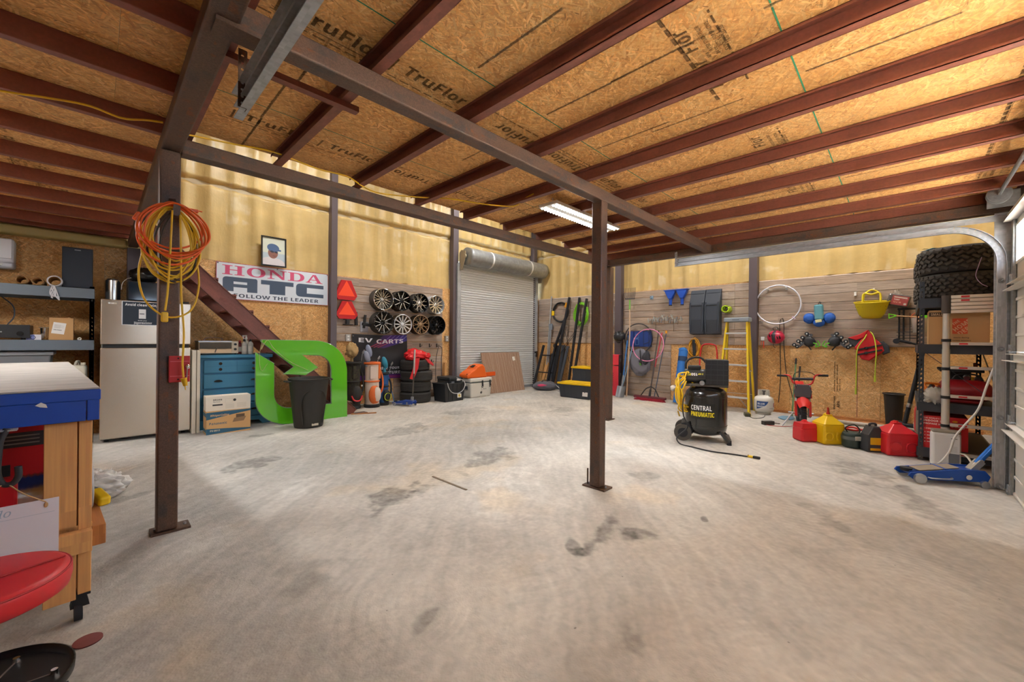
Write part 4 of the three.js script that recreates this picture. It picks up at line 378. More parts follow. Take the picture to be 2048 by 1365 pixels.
// ---------- green acrylic sign and rubbish bin ----------
{ const t = thing('acrylic_sign', 'large lime green acrylic letter-shaped sign with lightning cut leaning upright', 'sign', [2.2, 0, -6.56]); const o = -2.2;
  const S = new THREE.Shape(); S.moveTo(1.63 + o, 1.24); S.lineTo(2.36 + o, 1.235); S.bezierCurveTo(2.68 + o, 1.22, 2.86 + o, 1.0, 2.86 + o, 0.72); S.lineTo(2.86 + o, 0.0); S.lineTo(1.98 + o, 0.0); S.bezierCurveTo(1.72 + o, 0.02, 1.57 + o, 0.2, 1.56 + o, 0.38); S.lineTo(1.56 + o, 1.06); S.lineTo(1.79 + o, 0.90); S.lineTo(1.79 + o, 0.44); S.bezierCurveTo(1.8 + o, 0.32, 1.88 + o, 0.23, 2.02 + o, 0.23); S.lineTo(2.61 + o, 0.23); S.lineTo(2.61 + o, 0.76); S.bezierCurveTo(2.61 + o, 0.9, 2.52 + o, 1.01, 2.38 + o, 1.01); S.lineTo(2.17 + o, 1.02); S.lineTo(2.40 + o, 0.82); S.lineTo(2.22 + o, 0.71); S.lineTo(1.92 + o, 0.74); S.lineTo(2.06 + o, 0.84); S.lineTo(1.63 + o, 1.22);
  part(t, 'face', [put(fin(new THREE.ExtrudeGeometry(S, { depth: 0.012, bevelEnabled: false, curveSegments: 20 })), [0, 0, 0.012])], mat('#5cb820', 0.08, 0, { clearcoat: 1, clearcoatRoughness: 0.04 })); part(t, 'backing', [put(fin(new THREE.ExtrudeGeometry(S, { depth: 0.008, bevelEnabled: true, bevelSize: 0.008, bevelThickness: 0.002, bevelSegments: 1, curveSegments: 20 })), [0, 0, 0])], mat('#b9d8bc', 0.1, 0, { transmission: 0.5, thickness: 0 }));
  part(t, 'wire', [tube([[-0.55, 1.2, 0.03], [-0.58, 1.1, 0.05], [-0.5, 1.24, 0.04], [-0.42, 1.12, 0.05], [-0.2, 0.92, 0.04], [0.05, 0.78, 0.05]], 0.003, 6), tube([[-0.56, 1.24, 0.03], [-0.6, 1.0, 0.04], [-0.57, 0.8, 0.035], [-0.5, 0.9, 0.04]], 0.0025, 6)], mat('#c9c48a', 0.6)); t.rotation.x = -0.03; }
{ const t = thing('rubbish_bin', 'black plastic rubbish bin with side handles in front of the green sign', 'bin', [2.14, 0, -6.18]); const bm = mat('#26231f', 0.55); part(t, 'tub', [lathe([[0, 0.01], [0.17, 0.01], [0.185, 0.0], [0.192, 0.03], [0.255, 0.64], [0.262, 0.66], [0.265, 0.695], [0.25, 0.70], [0.245, 0.64], [0.18, 0.03], [0, 0.03]], 48)], bm); part(t, 'rim', [tor(0.262, 0.012, [0, 0.69, 0], [PI / 2, 0, 0], 56, 10)], bm); for (const s of [-1, 1]) part(t, 'handle', [tube([[s * 0.26, 0.66, -0.07], [s * 0.305, 0.665, -0.06], [s * 0.315, 0.665, 0], [s * 0.305, 0.665, 0.06], [s * 0.26, 0.66, 0.07]], 0.012)], bm); part(t, 'relief', [tube([[-0.13, 0.06, 0.165], [-0.16, 0.42, 0.19], [-0.1, 0.52, 0.225], [0.1, 0.52, 0.225], [0.16, 0.42, 0.19], [0.13, 0.06, 0.165]], 0.008)], bm); part(t, 'paint_splash', [put(quad(0.09, 0.03, [0, 0, 0]), [0.02, 0.05, 0.196], [-0.1, 0, 0])], mat('#cfc4b0', 0.8)); }
// ---------- things on the far wall ----------
{ const t = thing('banner', 'white racing banner with big red and slate lettering beside the wall column', 'banner', [2.10, 2.16, -7.575]); part(t, 'sheet', [grid(1.68, 0.57, 40, 12, (v) => { v.z = 0.004 * Math.sin(v.x * 5) + 0.004 * Math.sin(v.y * 9 + v.x * 3); })], printM(1.68, 0.57, (g, W, H) => { g.fillStyle = '#dfe6ee'; g.fillRect(0, 0, W, H); g.strokeStyle = '#b3305c'; g.lineWidth = H * 0.022; g.strokeRect(0, 0, W, H);
    const wide = (s, x, y, h, w, c, fam) => { g.save(); g.font = `bold ${h}px ${fam}`; const m = g.measureText(s).width; g.translate(x, y); g.scale(w / m, 1); g.fillStyle = c; g.fillText(s, 0, 0); g.restore(); };
    wide('HONDA', W * 0.04, H * 0.33, H * 0.36, W * 0.90, '#d8587e', 'serif');
    g.fillStyle = '#4a5a70'; const x1 = W * 0.05, x2 = W * 0.33, ty = H * 0.385, by = H * 0.78; g.beginPath(); g.moveTo(x1 + H * 0.1, ty); g.lineTo(x2 - H * 0.06, ty); g.quadraticCurveTo(x2, ty, x2, ty + H * 0.06); g.lineTo(x2, by); g.lineTo(x2 - W * 0.085, by); g.lineTo(x2 - W * 0.085, by - H * 0.12); g.lineTo(x1 + W * 0.085, by - H * 0.12); g.lineTo(x1 + W * 0.085, by); g.lineTo(x1, by); g.lineTo(x1, ty + H * 0.1); g.quadraticCurveTo(x1, ty, x1 + H * 0.1, ty); g.fill(); g.fillStyle = '#dfe6ee'; g.fillRect(x1 + W * 0.085, ty + H * 0.12, x2 - x1 - W * 0.17, H * 0.07);
    g.fillStyle = '#4a5a70'; g.fillRect(W * 0.36, ty, W * 0.29, H * 0.125); g.fillRect(W * 0.435, ty, W * 0.14, by - ty); g.beginPath(); g.moveTo(W * 0.95, ty); g.lineTo(W * 0.72, ty); g.quadraticCurveTo(W * 0.675, ty, W * 0.675, ty + H * 0.12); g.lineTo(W * 0.675, by - H * 0.12); g.quadraticCurveTo(W * 0.675, by, W * 0.72, by); g.lineTo(W * 0.95, by); g.lineTo(W * 0.95, by - H * 0.11); g.lineTo(W * 0.78, by - H * 0.11); g.lineTo(W * 0.78, ty + H * 0.11); g.lineTo(W * 0.95, ty + H * 0.11); g.fill();
    wide('FOLLOW THE LEADER', W * 0.13, H * 0.94, H * 0.14, W * 0.77, '#3f4c60', 'sans-serif'); }, 1024)); for (const x of [-0.82, 0, 0.82]) part(t, 'eyelet', [tor(0.007, 0.003, [x, 0.265, 0.009], undefined, 14, 6)], blackM); }
{ const t = thing('framed_picture', 'black-framed painted portrait of a person in cap and sunglasses above the banner', 'picture', [2.03, 2.70, -7.52]); t.rotation.x = -0.04; part(t, 'frame', [ext([[-0.185, -0.245], [0.185, -0.245], [0.185, 0.245], [-0.185, 0.245]], 0.025, [0, 0, 0], undefined, 0, [[[-0.165, -0.225], [-0.165, 0.225], [0.165, 0.225], [0.165, -0.225]]])], mat('#1e2126', 0.3)); part(t, 'picture', [quad(0.332, 0.452, [0, 0, 0.012])], printM(0.33, 0.45, (g, W, H) => { g.fillStyle = '#d7dccb'; g.fillRect(0, 0, W, H); g.fillStyle = '#b9c8cf'; g.fillRect(0, H * 0.55, W, H * 0.45); g.fillStyle = '#dcd5d6'; g.beginPath(); g.moveTo(0, H); g.lineTo(0, H * 0.78); g.quadraticCurveTo(W * 0.3, H * 0.66, W * 0.5, H * 0.72); g.quadraticCurveTo(W * 0.85, H * 0.72, W, H * 0.9); g.lineTo(W, H); g.fill(); g.fillStyle = '#8a5c50'; g.beginPath(); g.ellipse(W * 0.46, H * 0.55, W * 0.22, H * 0.2, 0, 0, 7); g.fill(); g.fillStyle = '#46618a'; g.beginPath(); g.ellipse(W * 0.47, H * 0.36, W * 0.27, H * 0.15, 0.15, 0, 7); g.fill(); g.fillRect(W * 0.4, H * 0.40, W * 0.42, H * 0.06); g.fillStyle = '#23283a'; g.beginPath(); g.ellipse(W * 0.42, H * 0.5, W * 0.09, H * 0.035, 0.2, 0, 7); g.ellipse(W * 0.6, H * 0.51, W * 0.08, H * 0.033, 0.2, 0, 7); g.fill(); g.fillStyle = '#6d4038'; g.fillRect(W * 0.45, H * 0.64, W * 0.12, H * 0.02); }, 256)); }
const smvT = ['upper red triangular slow-vehicle emblem with bright orange centre', 'lower red triangular slow-vehicle emblem on a black bracket'];
[[3.25, 2.0, 0.37], [3.265, 1.645, 0.335]].forEach(([x, y, h], i) => { const t = thing('warning_triangle', smvT[i], 'emblem', [x, y, -7.50]); const w = 0.21; part(t, 'border', [ext([[-w * 0.72, 0], [w * 0.72, 0], [w, 0.085], [w * 0.42, h], [-w * 0.42, h], [-w, 0.085]], 0.05 - i * 0.03, [0, 0, -0.06 + i * 0.03], undefined, 0.004)], mat('#c40f18', 0.35)); part(t, 'centre', [ext([[-w * 0.76, 0.075], [w * 0.76, 0.075], [0, h - 0.01]], 0.006, [0, 0, -0.008])], mat('#ff4a1e', 0.45)); if (i) { part(t, 'bracket', [bx(0.06, 0.1, 0.05, [0.02, -0.05, -0.03], undefined, 0.008), bx(0.16, 0.016, 0.1, [0.02, -0.105, -0.015], undefined, 0.005), bx(0.14, 0.02, 0.03, [0.02, -0.012, -0.03])], black); } });
{ const t = thing('hitch_adapter', 'black steel hitch tube standing against the slats beside the emblems', 'bracket', [3.46, 1.53, -7.555]); part(t, 'tube', [bx(0.05, 0.26, 0.04, [0, 0.13, 0], [0, 0, 0.05], 0.004)], black); part(t, 'pin', [rod([-0.01, 0.05, 0.02], [-0.01, 0.05, 0.05], 0.006)], blackM); }
{ const t = thing('tv_mount', 'black crossed tablet mount hanging in a clear bag under the emblems', 'mount', [3.62, 1.44, -7.545]); part(t, 'arm', [bx(0.045, 0.26, 0.03, [0.0, 0.17, 0.01], [0, 0, -0.12], 0.004)], black); part(t, 'arm', [bx(0.2, 0.055, 0.04, [0.03, 0.11, 0.045], [0, 0.2, -0.12], 0.006)], black); part(t, 'clear_bag', [bx(0.16, 0.2, 0.012, [0, 0.07, -0.002], undefined, 0.004)], mat('#dfe0e6', 0.2, 0, { transmission: 0.6, thickness: 0 })); }
// wheels
function wheelThing(label, x, y, o) { const t = thing('alloy_wheel', label, 'wheel', [x, y, -7.40], 0, 'alloy wheels hung on the slat wall'); const R = o.R ?? 0.205, D = 0.19; part(t, 'barrel', [put(lathe([[R * 0.86, -D + 0.0], [R, -D], [R, -D + 0.02], [R * 0.9, -D + 0.05], [R * 0.88, -0.02], [R, 0.0], [R, 0.022], [R * 0.955, 0.026], [R * 0.9, o.dish], [R * 0.84, o.dish - 0.02], [R * 0.82, -D]], 56), [0, 0, 0], [PI / 2, 0, 0])], o.barrel); part(t, 'lip', [tor(R * 0.965, 0.009, [0, 0, 0.018], undefined, 64, 10)], o.lip);
  const zf = o.dish; part(t, 'hub', [put(lathe([[0, 0.018], [0.028, 0.018], [0.034, 0.005], [0.06, -0.004], [0.06, -0.04], [0, -0.04]], 28), [0, 0, zf], [PI / 2, 0, 0])], o.face); for (let k = 0; k < 6; k++) { const a = k * PI / 3; part(t, 'lug_hole', [cy(0.007, 0.007, 0.01, [Math.cos(a) * 0.045, Math.sin(a) * 0.045, zf + 0.0], [PI / 2, 0, 0], 8)], blackG); }
  for (let k = 0; k < o.n; k++) { const a = k * 2 * PI / o.n, c = Math.cos(a), s = Math.sin(a), h = 0.05, e = R * 0.9; const gs = []; if (o.style === 'split') { for (const q of [-1, 1]) { const b = a + q * o.fan; gs.push(bar([c * h, s * h, zf - 0.008], [Math.cos(b) * e, Math.sin(b) * e, zf - 0.004], 0.011, 0.03, [0, 0, 1])); } } else if (o.style === 'mesh') { for (const q of [-1, 1]) { const b = a + q * PI / o.n * 1.0, m = 0.6; gs.push(bar([c * h, s * h, zf - 0.008], [Math.cos(b) * e * m, Math.sin(b) * e * m, zf - 0.004], 0.009, 0.024, [0, 0, 1]), bar([Math.cos(b) * e * m, Math.sin(b) * e * m, zf - 0.004], [Math.cos(b + q * 0.17) * e, Math.sin(b + q * 0.17) * e, zf], 0.009, 0.024, [0, 0, 1])); } } else gs.push(bar([c * h, s * h, zf - 0.008], [c * e, s * e, zf - 0.002], o.w ?? 0.018, 0.03, [0, 0, 1])); const sp = part(t, 'spoke', gs, o.face); if (o.edge) part(sp, 'milled_edge', gs.map((g) => { const q = g.clone(); q.scale(1, 1, 1); q.translate(0, 0, 0.009); warp(q, (v) => { v.z = Math.max(v.z, zf + 0.006); }); return q; }).slice(0, 1), o.edge); }
  part(t, 'back_plate', [put(lathe([[0, -0.06], [0.09, -0.06], [0.11, -0.1], [0, -0.1]], 24), [0, 0, zf], [PI / 2, 0, 0])], blackM); if (o.bolts) for (let k = 0; k < 20; k++) { const a = k * PI / 10; part(t, 'rim_bolt', [cy(0.006, 0.006, 0.012, [Math.cos(a) * R * 0.965, Math.sin(a) * R * 0.965, 0.03], [PI / 2, 0, 0], 8)], silver); } part(t, 'hanger', [rod([0, R * 0.7, -D - 0.005], [0, R * 0.7, -0.1], 0.006), bx(0.05, 0.08, 0.01, [0, R * 0.7 + 0.02, -D + 0.01])], blackM); return t; }
const gun = mat('#5a564f', 0.4, 0.4), chromeDark = mat('#cdcac4', 0.25, 0.6), bronzeW = mat('#a08466', 0.35, 0.5), silverW = mat('#d9dde2', 0.3, 0.6), blkW = mat('#17181b', 0.25, 0.3), milled = mat('#e6e6e6', 0.25, 0.4);
wheelThing('polished deep-dish wheel with grey barrel and many thin spokes', 3.94, 2.06, { R: 0.215, n: 10, style: 'split', fan: 0.16, dish: -0.06, barrel: gun, lip: chrome, face: chromeDark });
wheelThing('black wheel with bright milled split spokes in the upper row', 4.345, 2.06, { n: 8, style: 'split', fan: 0.26, dish: -0.01, barrel: blkW, lip: blkW, face: blkW, edge: milled });
wheelThing('black wheel with silver mesh spokes and thick black lip', 4.78, 2.05, { n: 8, style: 'mesh', dish: -0.03, barrel: blkW, lip: blkW, face: chromeDark });
wheelThing('mirror chrome wheel at the upper row end beside the roller door', 5.20, 2.04, { n: 12, style: 'plain', w: 0.026, dish: -0.035, barrel: silverW, lip: chrome, face: mat('#e0dcd4', 0.14, 0.75) });
wheelThing('wide black beadlock wheel with bolts around its rim', 3.95, 1.60, { R: 0.222, n: 10, style: 'split', fan: 0.15, dish: -0.05, barrel: gun, lip: blkW, face: mat('#2a2b2e', 0.18, 0.7), edge: milled, bolts: true });
wheelThing('bright silver wheel with twelve broad straight spokes', 4.37, 1.58, { n: 12, style: 'plain', w: 0.022, dish: 0.0, barrel: bronzeW, lip: silverW, face: silverW });
wheelThing('bronze mesh wheel in the lower row', 4.80, 1.59, { n: 9, style: 'mesh', dish: 0.0, barrel: mat('#4a3d30', 0.4, 0.5), lip: bronzeW, face: bronzeW });
wheelThing('plain gloss black wheel at the lower row end', 5.23, 1.59, { n: 7, style: 'split', fan: 0.2, dish: -0.03, barrel: blkW, lip: blkW, face: blkW });
// event banner
{ const t = thing('banner', 'draped black and purple banner behind the golf bags', 'banner', [3.97, 0.90, -7.55]); part(t, 'cloth', [grid(1.18, 0.9, 48, 36, (v) => { const d = (0.45 - v.y) / 0.9; v.z = 0.006 + d * 0.05 * (1 + Math.sin(v.x * 9 + v.y * 8)) * 0.5 + 0.02 * d * Math.sin(v.x * 4 - v.y * 6); v.y -= 0.035 * d * 0 + 0.02 * Math.cos(v.x * 2.6) * (1 - d) - 0.02; })], printM(1.18, 0.9, (g, W, H) => { const gr = g.createLinearGradient(W * 0.3, 0, W, H * 0.2); gr.addColorStop(0, '#1a181c'); gr.addColorStop(0.5, '#4a2070'); gr.addColorStop(1, '#2a2a8a'); g.fillStyle = '#1b191d'; g.fillRect(0, 0, W, H); g.fillStyle = gr; g.beginPath(); g.moveTo(W * 0.3, H * 0.26); g.lineTo(W * 0.55, 0); g.lineTo(W, 0); g.lineTo(W, H * 0.14); g.lineTo(W * 0.55, H * 0.3); g.fill(); g.strokeStyle = '#c0304a'; g.lineWidth = H * 0.012; for (let i = 0; i < 3; i++) { g.beginPath(); g.moveTo(W * (0.3 + i * 0.07), H * 0.28); g.lineTo(W * (0.55 + i * 0.1), H * 0.12); g.stroke(); } g.strokeStyle = '#b9a0e8'; g.lineWidth = H * 0.006; for (let i = 0; i < 5; i++) { g.beginPath(); g.moveTo(W * (0.55 + i * 0.08), H * 0.16); g.lineTo(W * (0.7 + i * 0.08), 0); g.stroke(); } g.fillStyle = '#5a2070'; g.fillRect(0, H * 0.9, W, H * 0.1); g.fillStyle = '#8a2a70'; g.fillRect(W * 0.5, H * 0.93, W * 0.5, H * 0.05);
    const wide = (s, x, y, h, w, c) => { g.save(); g.font = `bold ${h}px sans-serif`; const m = g.measureText(s).width; g.translate(x, y); g.scale(w / m, 1); g.fillStyle = c; g.fillText(s, 0, 0); g.restore(); }; wide('EV', W * 0.09, H * 0.17, H * 0.13, W * 0.26, '#e8e6ea'); wide('CARTS', W * 0.41, H * 0.19, H * 0.13, W * 0.52, '#e8e6ea'); wide('DRIVE YOUR', W * 0.42, H * 0.78, H * 0.075, W * 0.42, '#dcd8e0'); wide('ADVENTURE', W * 0.36, H * 0.89, H * 0.09, W * 0.5, '#dcd8e0'); }, 1024)); for (const x of [-0.57, 0.57]) part(t, 'eyelet', [tor(0.008, 0.003, [x, 0.43, 0.012], undefined, 14, 6)], silver); }
for (const [x, y, l] of [[3.31, 1.29, 'double outlet box between emblem bracket and event banner'], [5.61, 1.30, 'double outlet box on the narrow board beside the roller door guide']]) { const t = thing('outlet_box', l, 'outlet', [x, y, -7.575]); part(t, 'box', [b2(-0.045, 0.045, -0.065, 0.065, -0.02, 0.03, 0.004)], mat('#b5b3ae', 0.4, 0.5)); for (const yy of [-0.028, 0.028]) part(t, 'socket', [b2(-0.018, 0.018, yy - 0.016, yy + 0.016, 0.03, 0.033, 0.003)], white); }
[[4.9, 1.155, 'short black slat hook below the bronze wheel'], [5.14, 1.155, 'short black slat hook below the plain black wheel'], [5.34, 1.155, 'short black slat hook holding the thin dark cable'], [5.02, 0.80, 'low black slat hook beside the red bundle'], [5.2, 0.80, 'low black slat hook beside the dark cable']].forEach(([x, y, l]) => { const t = thing('slat_hook', l, 'hook', [x, y, -7.57], 0, 'black hooks on the lower slats'); part(t, 'plate', [b2(-0.012, 0.012, -0.05, 0.03, 0, 0.012, 0.003)], black); part(t, 'prong', [tube([[0, -0.02, 0.01], [0, -0.03, 0.05], [0, -0.015, 0.075], [0, 0.01, 0.08]], 0.005)], black); });
solo('hanging_cable', [tube([[5.34, 1.14, -7.5], [5.36, 1.13, -7.49], [5.42, 1.09, -7.49], [5.44, 0.8, -7.53], [5.43, 0.35, -7.5]], 0.007, 7), tube([[5.34, 1.14, -7.5], [5.30, 0.9, -7.52], [5.28, 0.6, -7.52], [5.26, 0.35, -7.48]], 0.006, 7)], black, 'thin dark cable hanging in two strands on the lower slats', 'cable');
solo('timber_strip', [b2(5.52, 5.56, 0, 0.75, -7.56, -7.5)], pine, 'short upright pine strip leaning by the roller door', 'timber');
// golf bags
function golfBag(label, x, z, lean, h, r, c1, c2, pocketR) { const t = thing('golf_bag', label, 'golf bag', [x, 0, z], lean); part(t, 'base', [lathe([[0, 0], [r * 0.9, 0], [r * 0.95, 0.03], [r * 0.9, 0.06], [0, 0.06]], 28)], blackM); part(t, 'tube', [put(lathe([[0, 0.05], [r * 0.86, 0.05], [r * 0.8, h * 0.45], [r * 0.84, h * 0.93], [r * 0.8, h * 0.93], [r * 0.74, h * 0.5], [0, h * 0.5]], 28), [0, 0, 0])], c1); part(t, 'collar', [tor(r * 0.84, 0.025, [0, h * 0.93, 0], [PI / 2, 0, 0], 32, 10)], c2); part(t, 'belt', [tor(r * 0.82, 0.016, [0, h * 0.55, 0], [PI / 2, 0, 0], 32, 8)], c2); part(t, 'pocket', [blob(1, [0.01, h * 0.27, r * 0.72], [pocketR, h * 0.2, 0.07], 3, 0.05)], c2); part(t, 'pocket', [bx(r * 0.9, h * 0.28, 0.05, [-0.02, h * 0.74, r * 0.66], undefined, 0.02)], c1); part(t, 'shoulder_strap', [tube([[r * 0.8, h * 0.85, 0], [r * 1.15, h * 0.62, 0.05], [r * 1.1, h * 0.36, 0.06], [r * 0.84, h * 0.25, 0.02]], 0.018, 8)], c2); return t; }
const camo = mat('#ffffff', 0.9, 0, { map: dataTex(128, 128, (u, v, o) => { const a = fbm(u * 8, v * 8, 3), b = fbm(u * 8 + 20, v * 8, 3); const c = a > 0.55 ? [58, 56, 36] : b > 0.52 ? [36, 34, 30] : [48, 40, 32]; o[0] = c[0]; o[1] = c[1]; o[2] = c[2]; }, true, [3, 3]) });
const g1 = golfBag('dark camouflage golf bag with red strap beside the green sign', 3.26, -7.22, 0.2, 0.9, 0.15, camo, mat('#2a2622', 0.8), 0.1); part(g1, 'red_strap', [tube([[-0.12, 0.25, 0.13], [-0.09, 0.17, 0.17], [0.0, 0.16, 0.2], [0.06, 0.24, 0.19]], 0.014)], red); part(g1, 'badge', [bx(0.045, 0.03, 0.006, [0.09, 0.42, 0.14], [0, 0.4, 0], 0.01)], white);
const g2 = golfBag('orange and cream golf bag with panelled pockets', 3.60, -7.16, -0.1, 0.88, 0.155, mat('#d8c4b4', 0.7), mat('#d8682a', 0.65), 0.115); part(g2, 'cream_panel', [blob(1, [0.04, 0.25, 0.15], [0.07, 0.14, 0.045], 9, 0.05)], mat('#e0d2c4', 0.7)); part(g2, 'orange_panel', [bx(0.045, 0.3, 0.02, [0.10, 0.68, 0.1], undefined, 0.01)], mat('#e06c22', 0.65));
const g3 = golfBag('slim blue golf bag with green-edged ball pocket', 3.86, -7.22, 0.1, 0.66, 0.115, mat('#1d4f86', 0.7), mat('#20242a', 0.8), 0.075); part(g3, 'pocket_trim', [tor(0.07, 0.006, [0.01, 0.17, 0.14], undefined, 26, 8)], mat('#b8c820', 0.6)); part(g3, 'stand_leg', [rod([0.08, 0.6, 0.03], [0.22, 0.02, 0.05], 0.007)], mat('#3f7fb8', 0.4));
function club(label, x, y0, z, x1, y1, z1, headM, kind) { const t = thing('golf_club', label, 'golf club', [x, 0, z]); const a = [0, y0, 0], b = [x1 - x, y1, z1 - z]; part(t, 'shaft', [rod(a, b, 0.006, 8)], silver); part(t, 'head', kind === 'fur' ? [blob(0.1, [b[0], b[1] + 0.06, b[2]], [1.05, 1.3, 1], 21, 0.3, 3)] : kind === 'cover' ? [put(blob(0.07, [0, 0, 0], [0.75, 1.7, 0.8], 5, 0.05), [b[0], b[1] + 0.02, b[2]], [0, 0, 0.25])] : [put(ext([[0, 0], [0.07, 0.01], [0.075, 0.045], [0, 0.03]], 0.014, [0, 0, 0], undefined, 0.003), [b[0], b[1], b[2]], [0, 0.5, 0.5])], headM); if (kind !== 'iron') part(t, 'sock', [cy(0.03, 0.02, 0.12, [b[0] * 0.9, b[1] - 0.1, b[2] * 0.9])], headM); return t; }
club('golf club under a fluffy tan animal head cover', 3.27, 0.5, -7.24, 3.25, 1.0, -7.26, mat('#a8895c', 0.98), 'fur'); club('golf club under a tall grey striped head cover', 3.56, 0.48, -7.2, 3.55, 1.03, -7.2, mat('#8c93a8', 0.7), 'cover'); club('golf club under a short grey head cover', 3.52, 0.48, -7.16, 3.48, 0.92, -7.14, mat('#8a8fa0', 0.7), 'cover'); club('golf club under a teal striped head cover', 3.88, 0.38, -7.22, 3.84, 0.80, -7.14, mat('#2f87a0', 0.65), 'cover'); club('bare iron leaning in the camouflage golf bag', 3.35, 0.5, -7.2, 3.40, 1.0, -7.15, silver, 'iron'); club('bare iron leaning in the orange golf bag', 3.63, 0.48, -7.12, 3.67, 0.88, -7.08, silver, 'iron'); club('bare iron leaning in the blue golf bag', 3.9, 0.38, -7.2, 3.96, 0.76, -7.12, silver, 'iron');
// trolley jack with upright handle
function trolleyJack(name, label, p, turn, s, body, handle, ang) { const t = thing(name, label, 'jack', p, turn); const side = [[-0.3, 0.06], [-0.28, 0.09], [0.1, 0.15], [0.26, 0.15], [0.3, 0.1], [0.28, 0.05], [-0.26, 0.03]]; for (const z of [-0.1, 0.09]) part(t, 'side_plate', [ext(side.map((q) => [q[0] * s, q[1] * s]), 0.012 * s, [0, 0, z * s], undefined, 0.002)], body); part(t, 'cross_plate', [b2(-0.02 * s, 0.26 * s, 0.12 * s, 0.14 * s, -0.09 * s, 0.09 * s)], body); part(t, 'lift_arm', [bar([0.1 * s, 0.1 * s, 0], [-0.26 * s, 0.075 * s, 0], 0.09 * s, 0.03 * s)], body); part(t, 'saddle', [cy(0.04 * s, 0.045 * s, 0.03 * s, [-0.26 * s, 0.095 * s, 0])], blackM); for (const z of [-0.115, 0.115]) { part(t, 'front_wheel', [cy(0.045 * s, 0.045 * s, 0.03 * s, [-0.22 * s, 0.045 * s, z * s], [PI / 2, 0, 0], 20)], silver); part(t, 'rear_wheel', [cy(0.032 * s, 0.032 * s, 0.025 * s, [0.25 * s, 0.032 * s, z * s], [PI / 2, 0, 0], 20)], silver); part(t, 'pivot_bolt', [cy(0.022 * s, 0.022 * s, 0.008 * s, [0.14 * s, 0.085 * s, z * 0.96 * s], [PI / 2, 0, 0], 18)], chrome); part(t, 'carry_handle', [tube([[-0.16 * s, 0.06 * s, z * s], [-0.15 * s, 0.062 * s, z * 1.25 * s], [0.0, 0.07 * s, z * 1.25 * s], [0.01 * s, 0.072 * s, z * s]], 0.006 * s)], silver); } part(t, 'handle_yoke', [bar([0.22 * s, 0.12 * s, 0], [0.22 * s + Math.cos(ang) * 0.12 * s, 0.12 * s + Math.sin(ang) * 0.12 * s, 0], 0.065 * s, 0.045 * s), cy(0.02 * s, 0.02 * s, 0.2 * s, [0.22 * s, 0.12 * s, 0], [PI / 2, 0, 0])], silver); return t; }
{ const t = trolleyJack('trolley_jack', 'small blue and silver trolley jack with upright pale handle before the golf bags', [4.12, 0, -6.88], -1.1, 0.75, mat('#22408a', 0.4), silver, 1.5); part(t, 'handle', [rod([0.175, 0.2, 0], [0.2, 0.62, 0], 0.014, 12)], mat('#4a443c', 0.5)); part(t, 'handle_grip', [rod([0.2, 0.62, 0], [0.215, 1.08, 0.0], 0.0165, 14)], mat('#cfcfc8', 0.35, 0.5)); }
// tyre stack
function tyre(name, label, group, p, R, W, tilt, tread, rot = 0) { const t = thing(name, label, 'tyre', p, rot, group); const r0 = R * 0.62; const pr = [[r0, -W * 0.38], [r0 + 0.02, -W * 0.46], [R * 0.8, -W * 0.5], [R * 0.93, -W * 0.47], [R * 0.985, -W * 0.36]]; for (const g of [-0.22, -0.07, 0.07, 0.22]) pr.push([R * 0.993, W * (g - 0.035)], [R * 0.972, W * (g - 0.03)], [R * 0.972, W * (g + 0.03)], [R * 0.993, W * (g + 0.035)]); pr.push([R * 0.985, W * 0.36], [R * 0.93, W * 0.47], [R * 0.8, W * 0.5], [r0 + 0.02, W * 0.46], [r0, W * 0.38], [r0 - 0.012, 0], [r0, -W * 0.38]); const m = mat(tread ? '#383430' : '#302d2a', 0.85); part(t, 'carcass', [lathe(pr, 64, [0, W / 2, 0])], m); part(t, 'bead', [tor(r0 + 0.004, 0.008, [0, W * 0.93, 0], [PI / 2, 0, 0], 56, 8)], m);
  if (tread) { const g = []; const q = rng(R * 1000 + W * 77 + p[1] * 13 | 0); const n = tread.n; for (let row = 0; row < tread.rows; row++) for (let k = 0; k < n; k++) { const a = (k + (row & 1) * 0.5) * 2 * PI / n, y = W / 2 + (row - (tread.rows - 1) / 2) * W * 0.82 / tread.rows, edge = row === 0 || row === tread.rows - 1; const b = bx(R * 2 * PI / n * (tread.slant ? 0.86 : 0.74), W * 0.82 / tread.rows * (tread.slant ? 0.6 : 0.74), 0.03, [0, 0, 0], [0, 0, (row & 1 ? 1 : -1) * tread.tw], 0.004); put(b, [0, y, R - (edge ? 0.014 : 0.006)], [0, 0, 0]); put(b, [0, 0, 0], [0, a, 0]); g.push(b); } part(t, 'tread', g, mat('#453f39', 0.82)); } return t; }
for (let k = 0; k < 4; k++) tyre('car_tyre', ['lowest worn car tyre of the stack beside the trolley jack', 'second car tyre up in the stack under the red bundle', 'third car tyre up in the stack under the red bundle', 'top car tyre of the stack, covered by the red bundle'][k], 'stacked car tyres', [4.56 + [0, 0.01, 0.025, -0.01][k], k * 0.215, -7.2], [0.315, 0.31, 0.325, 0.295][k], 0.213, 0, null, k);
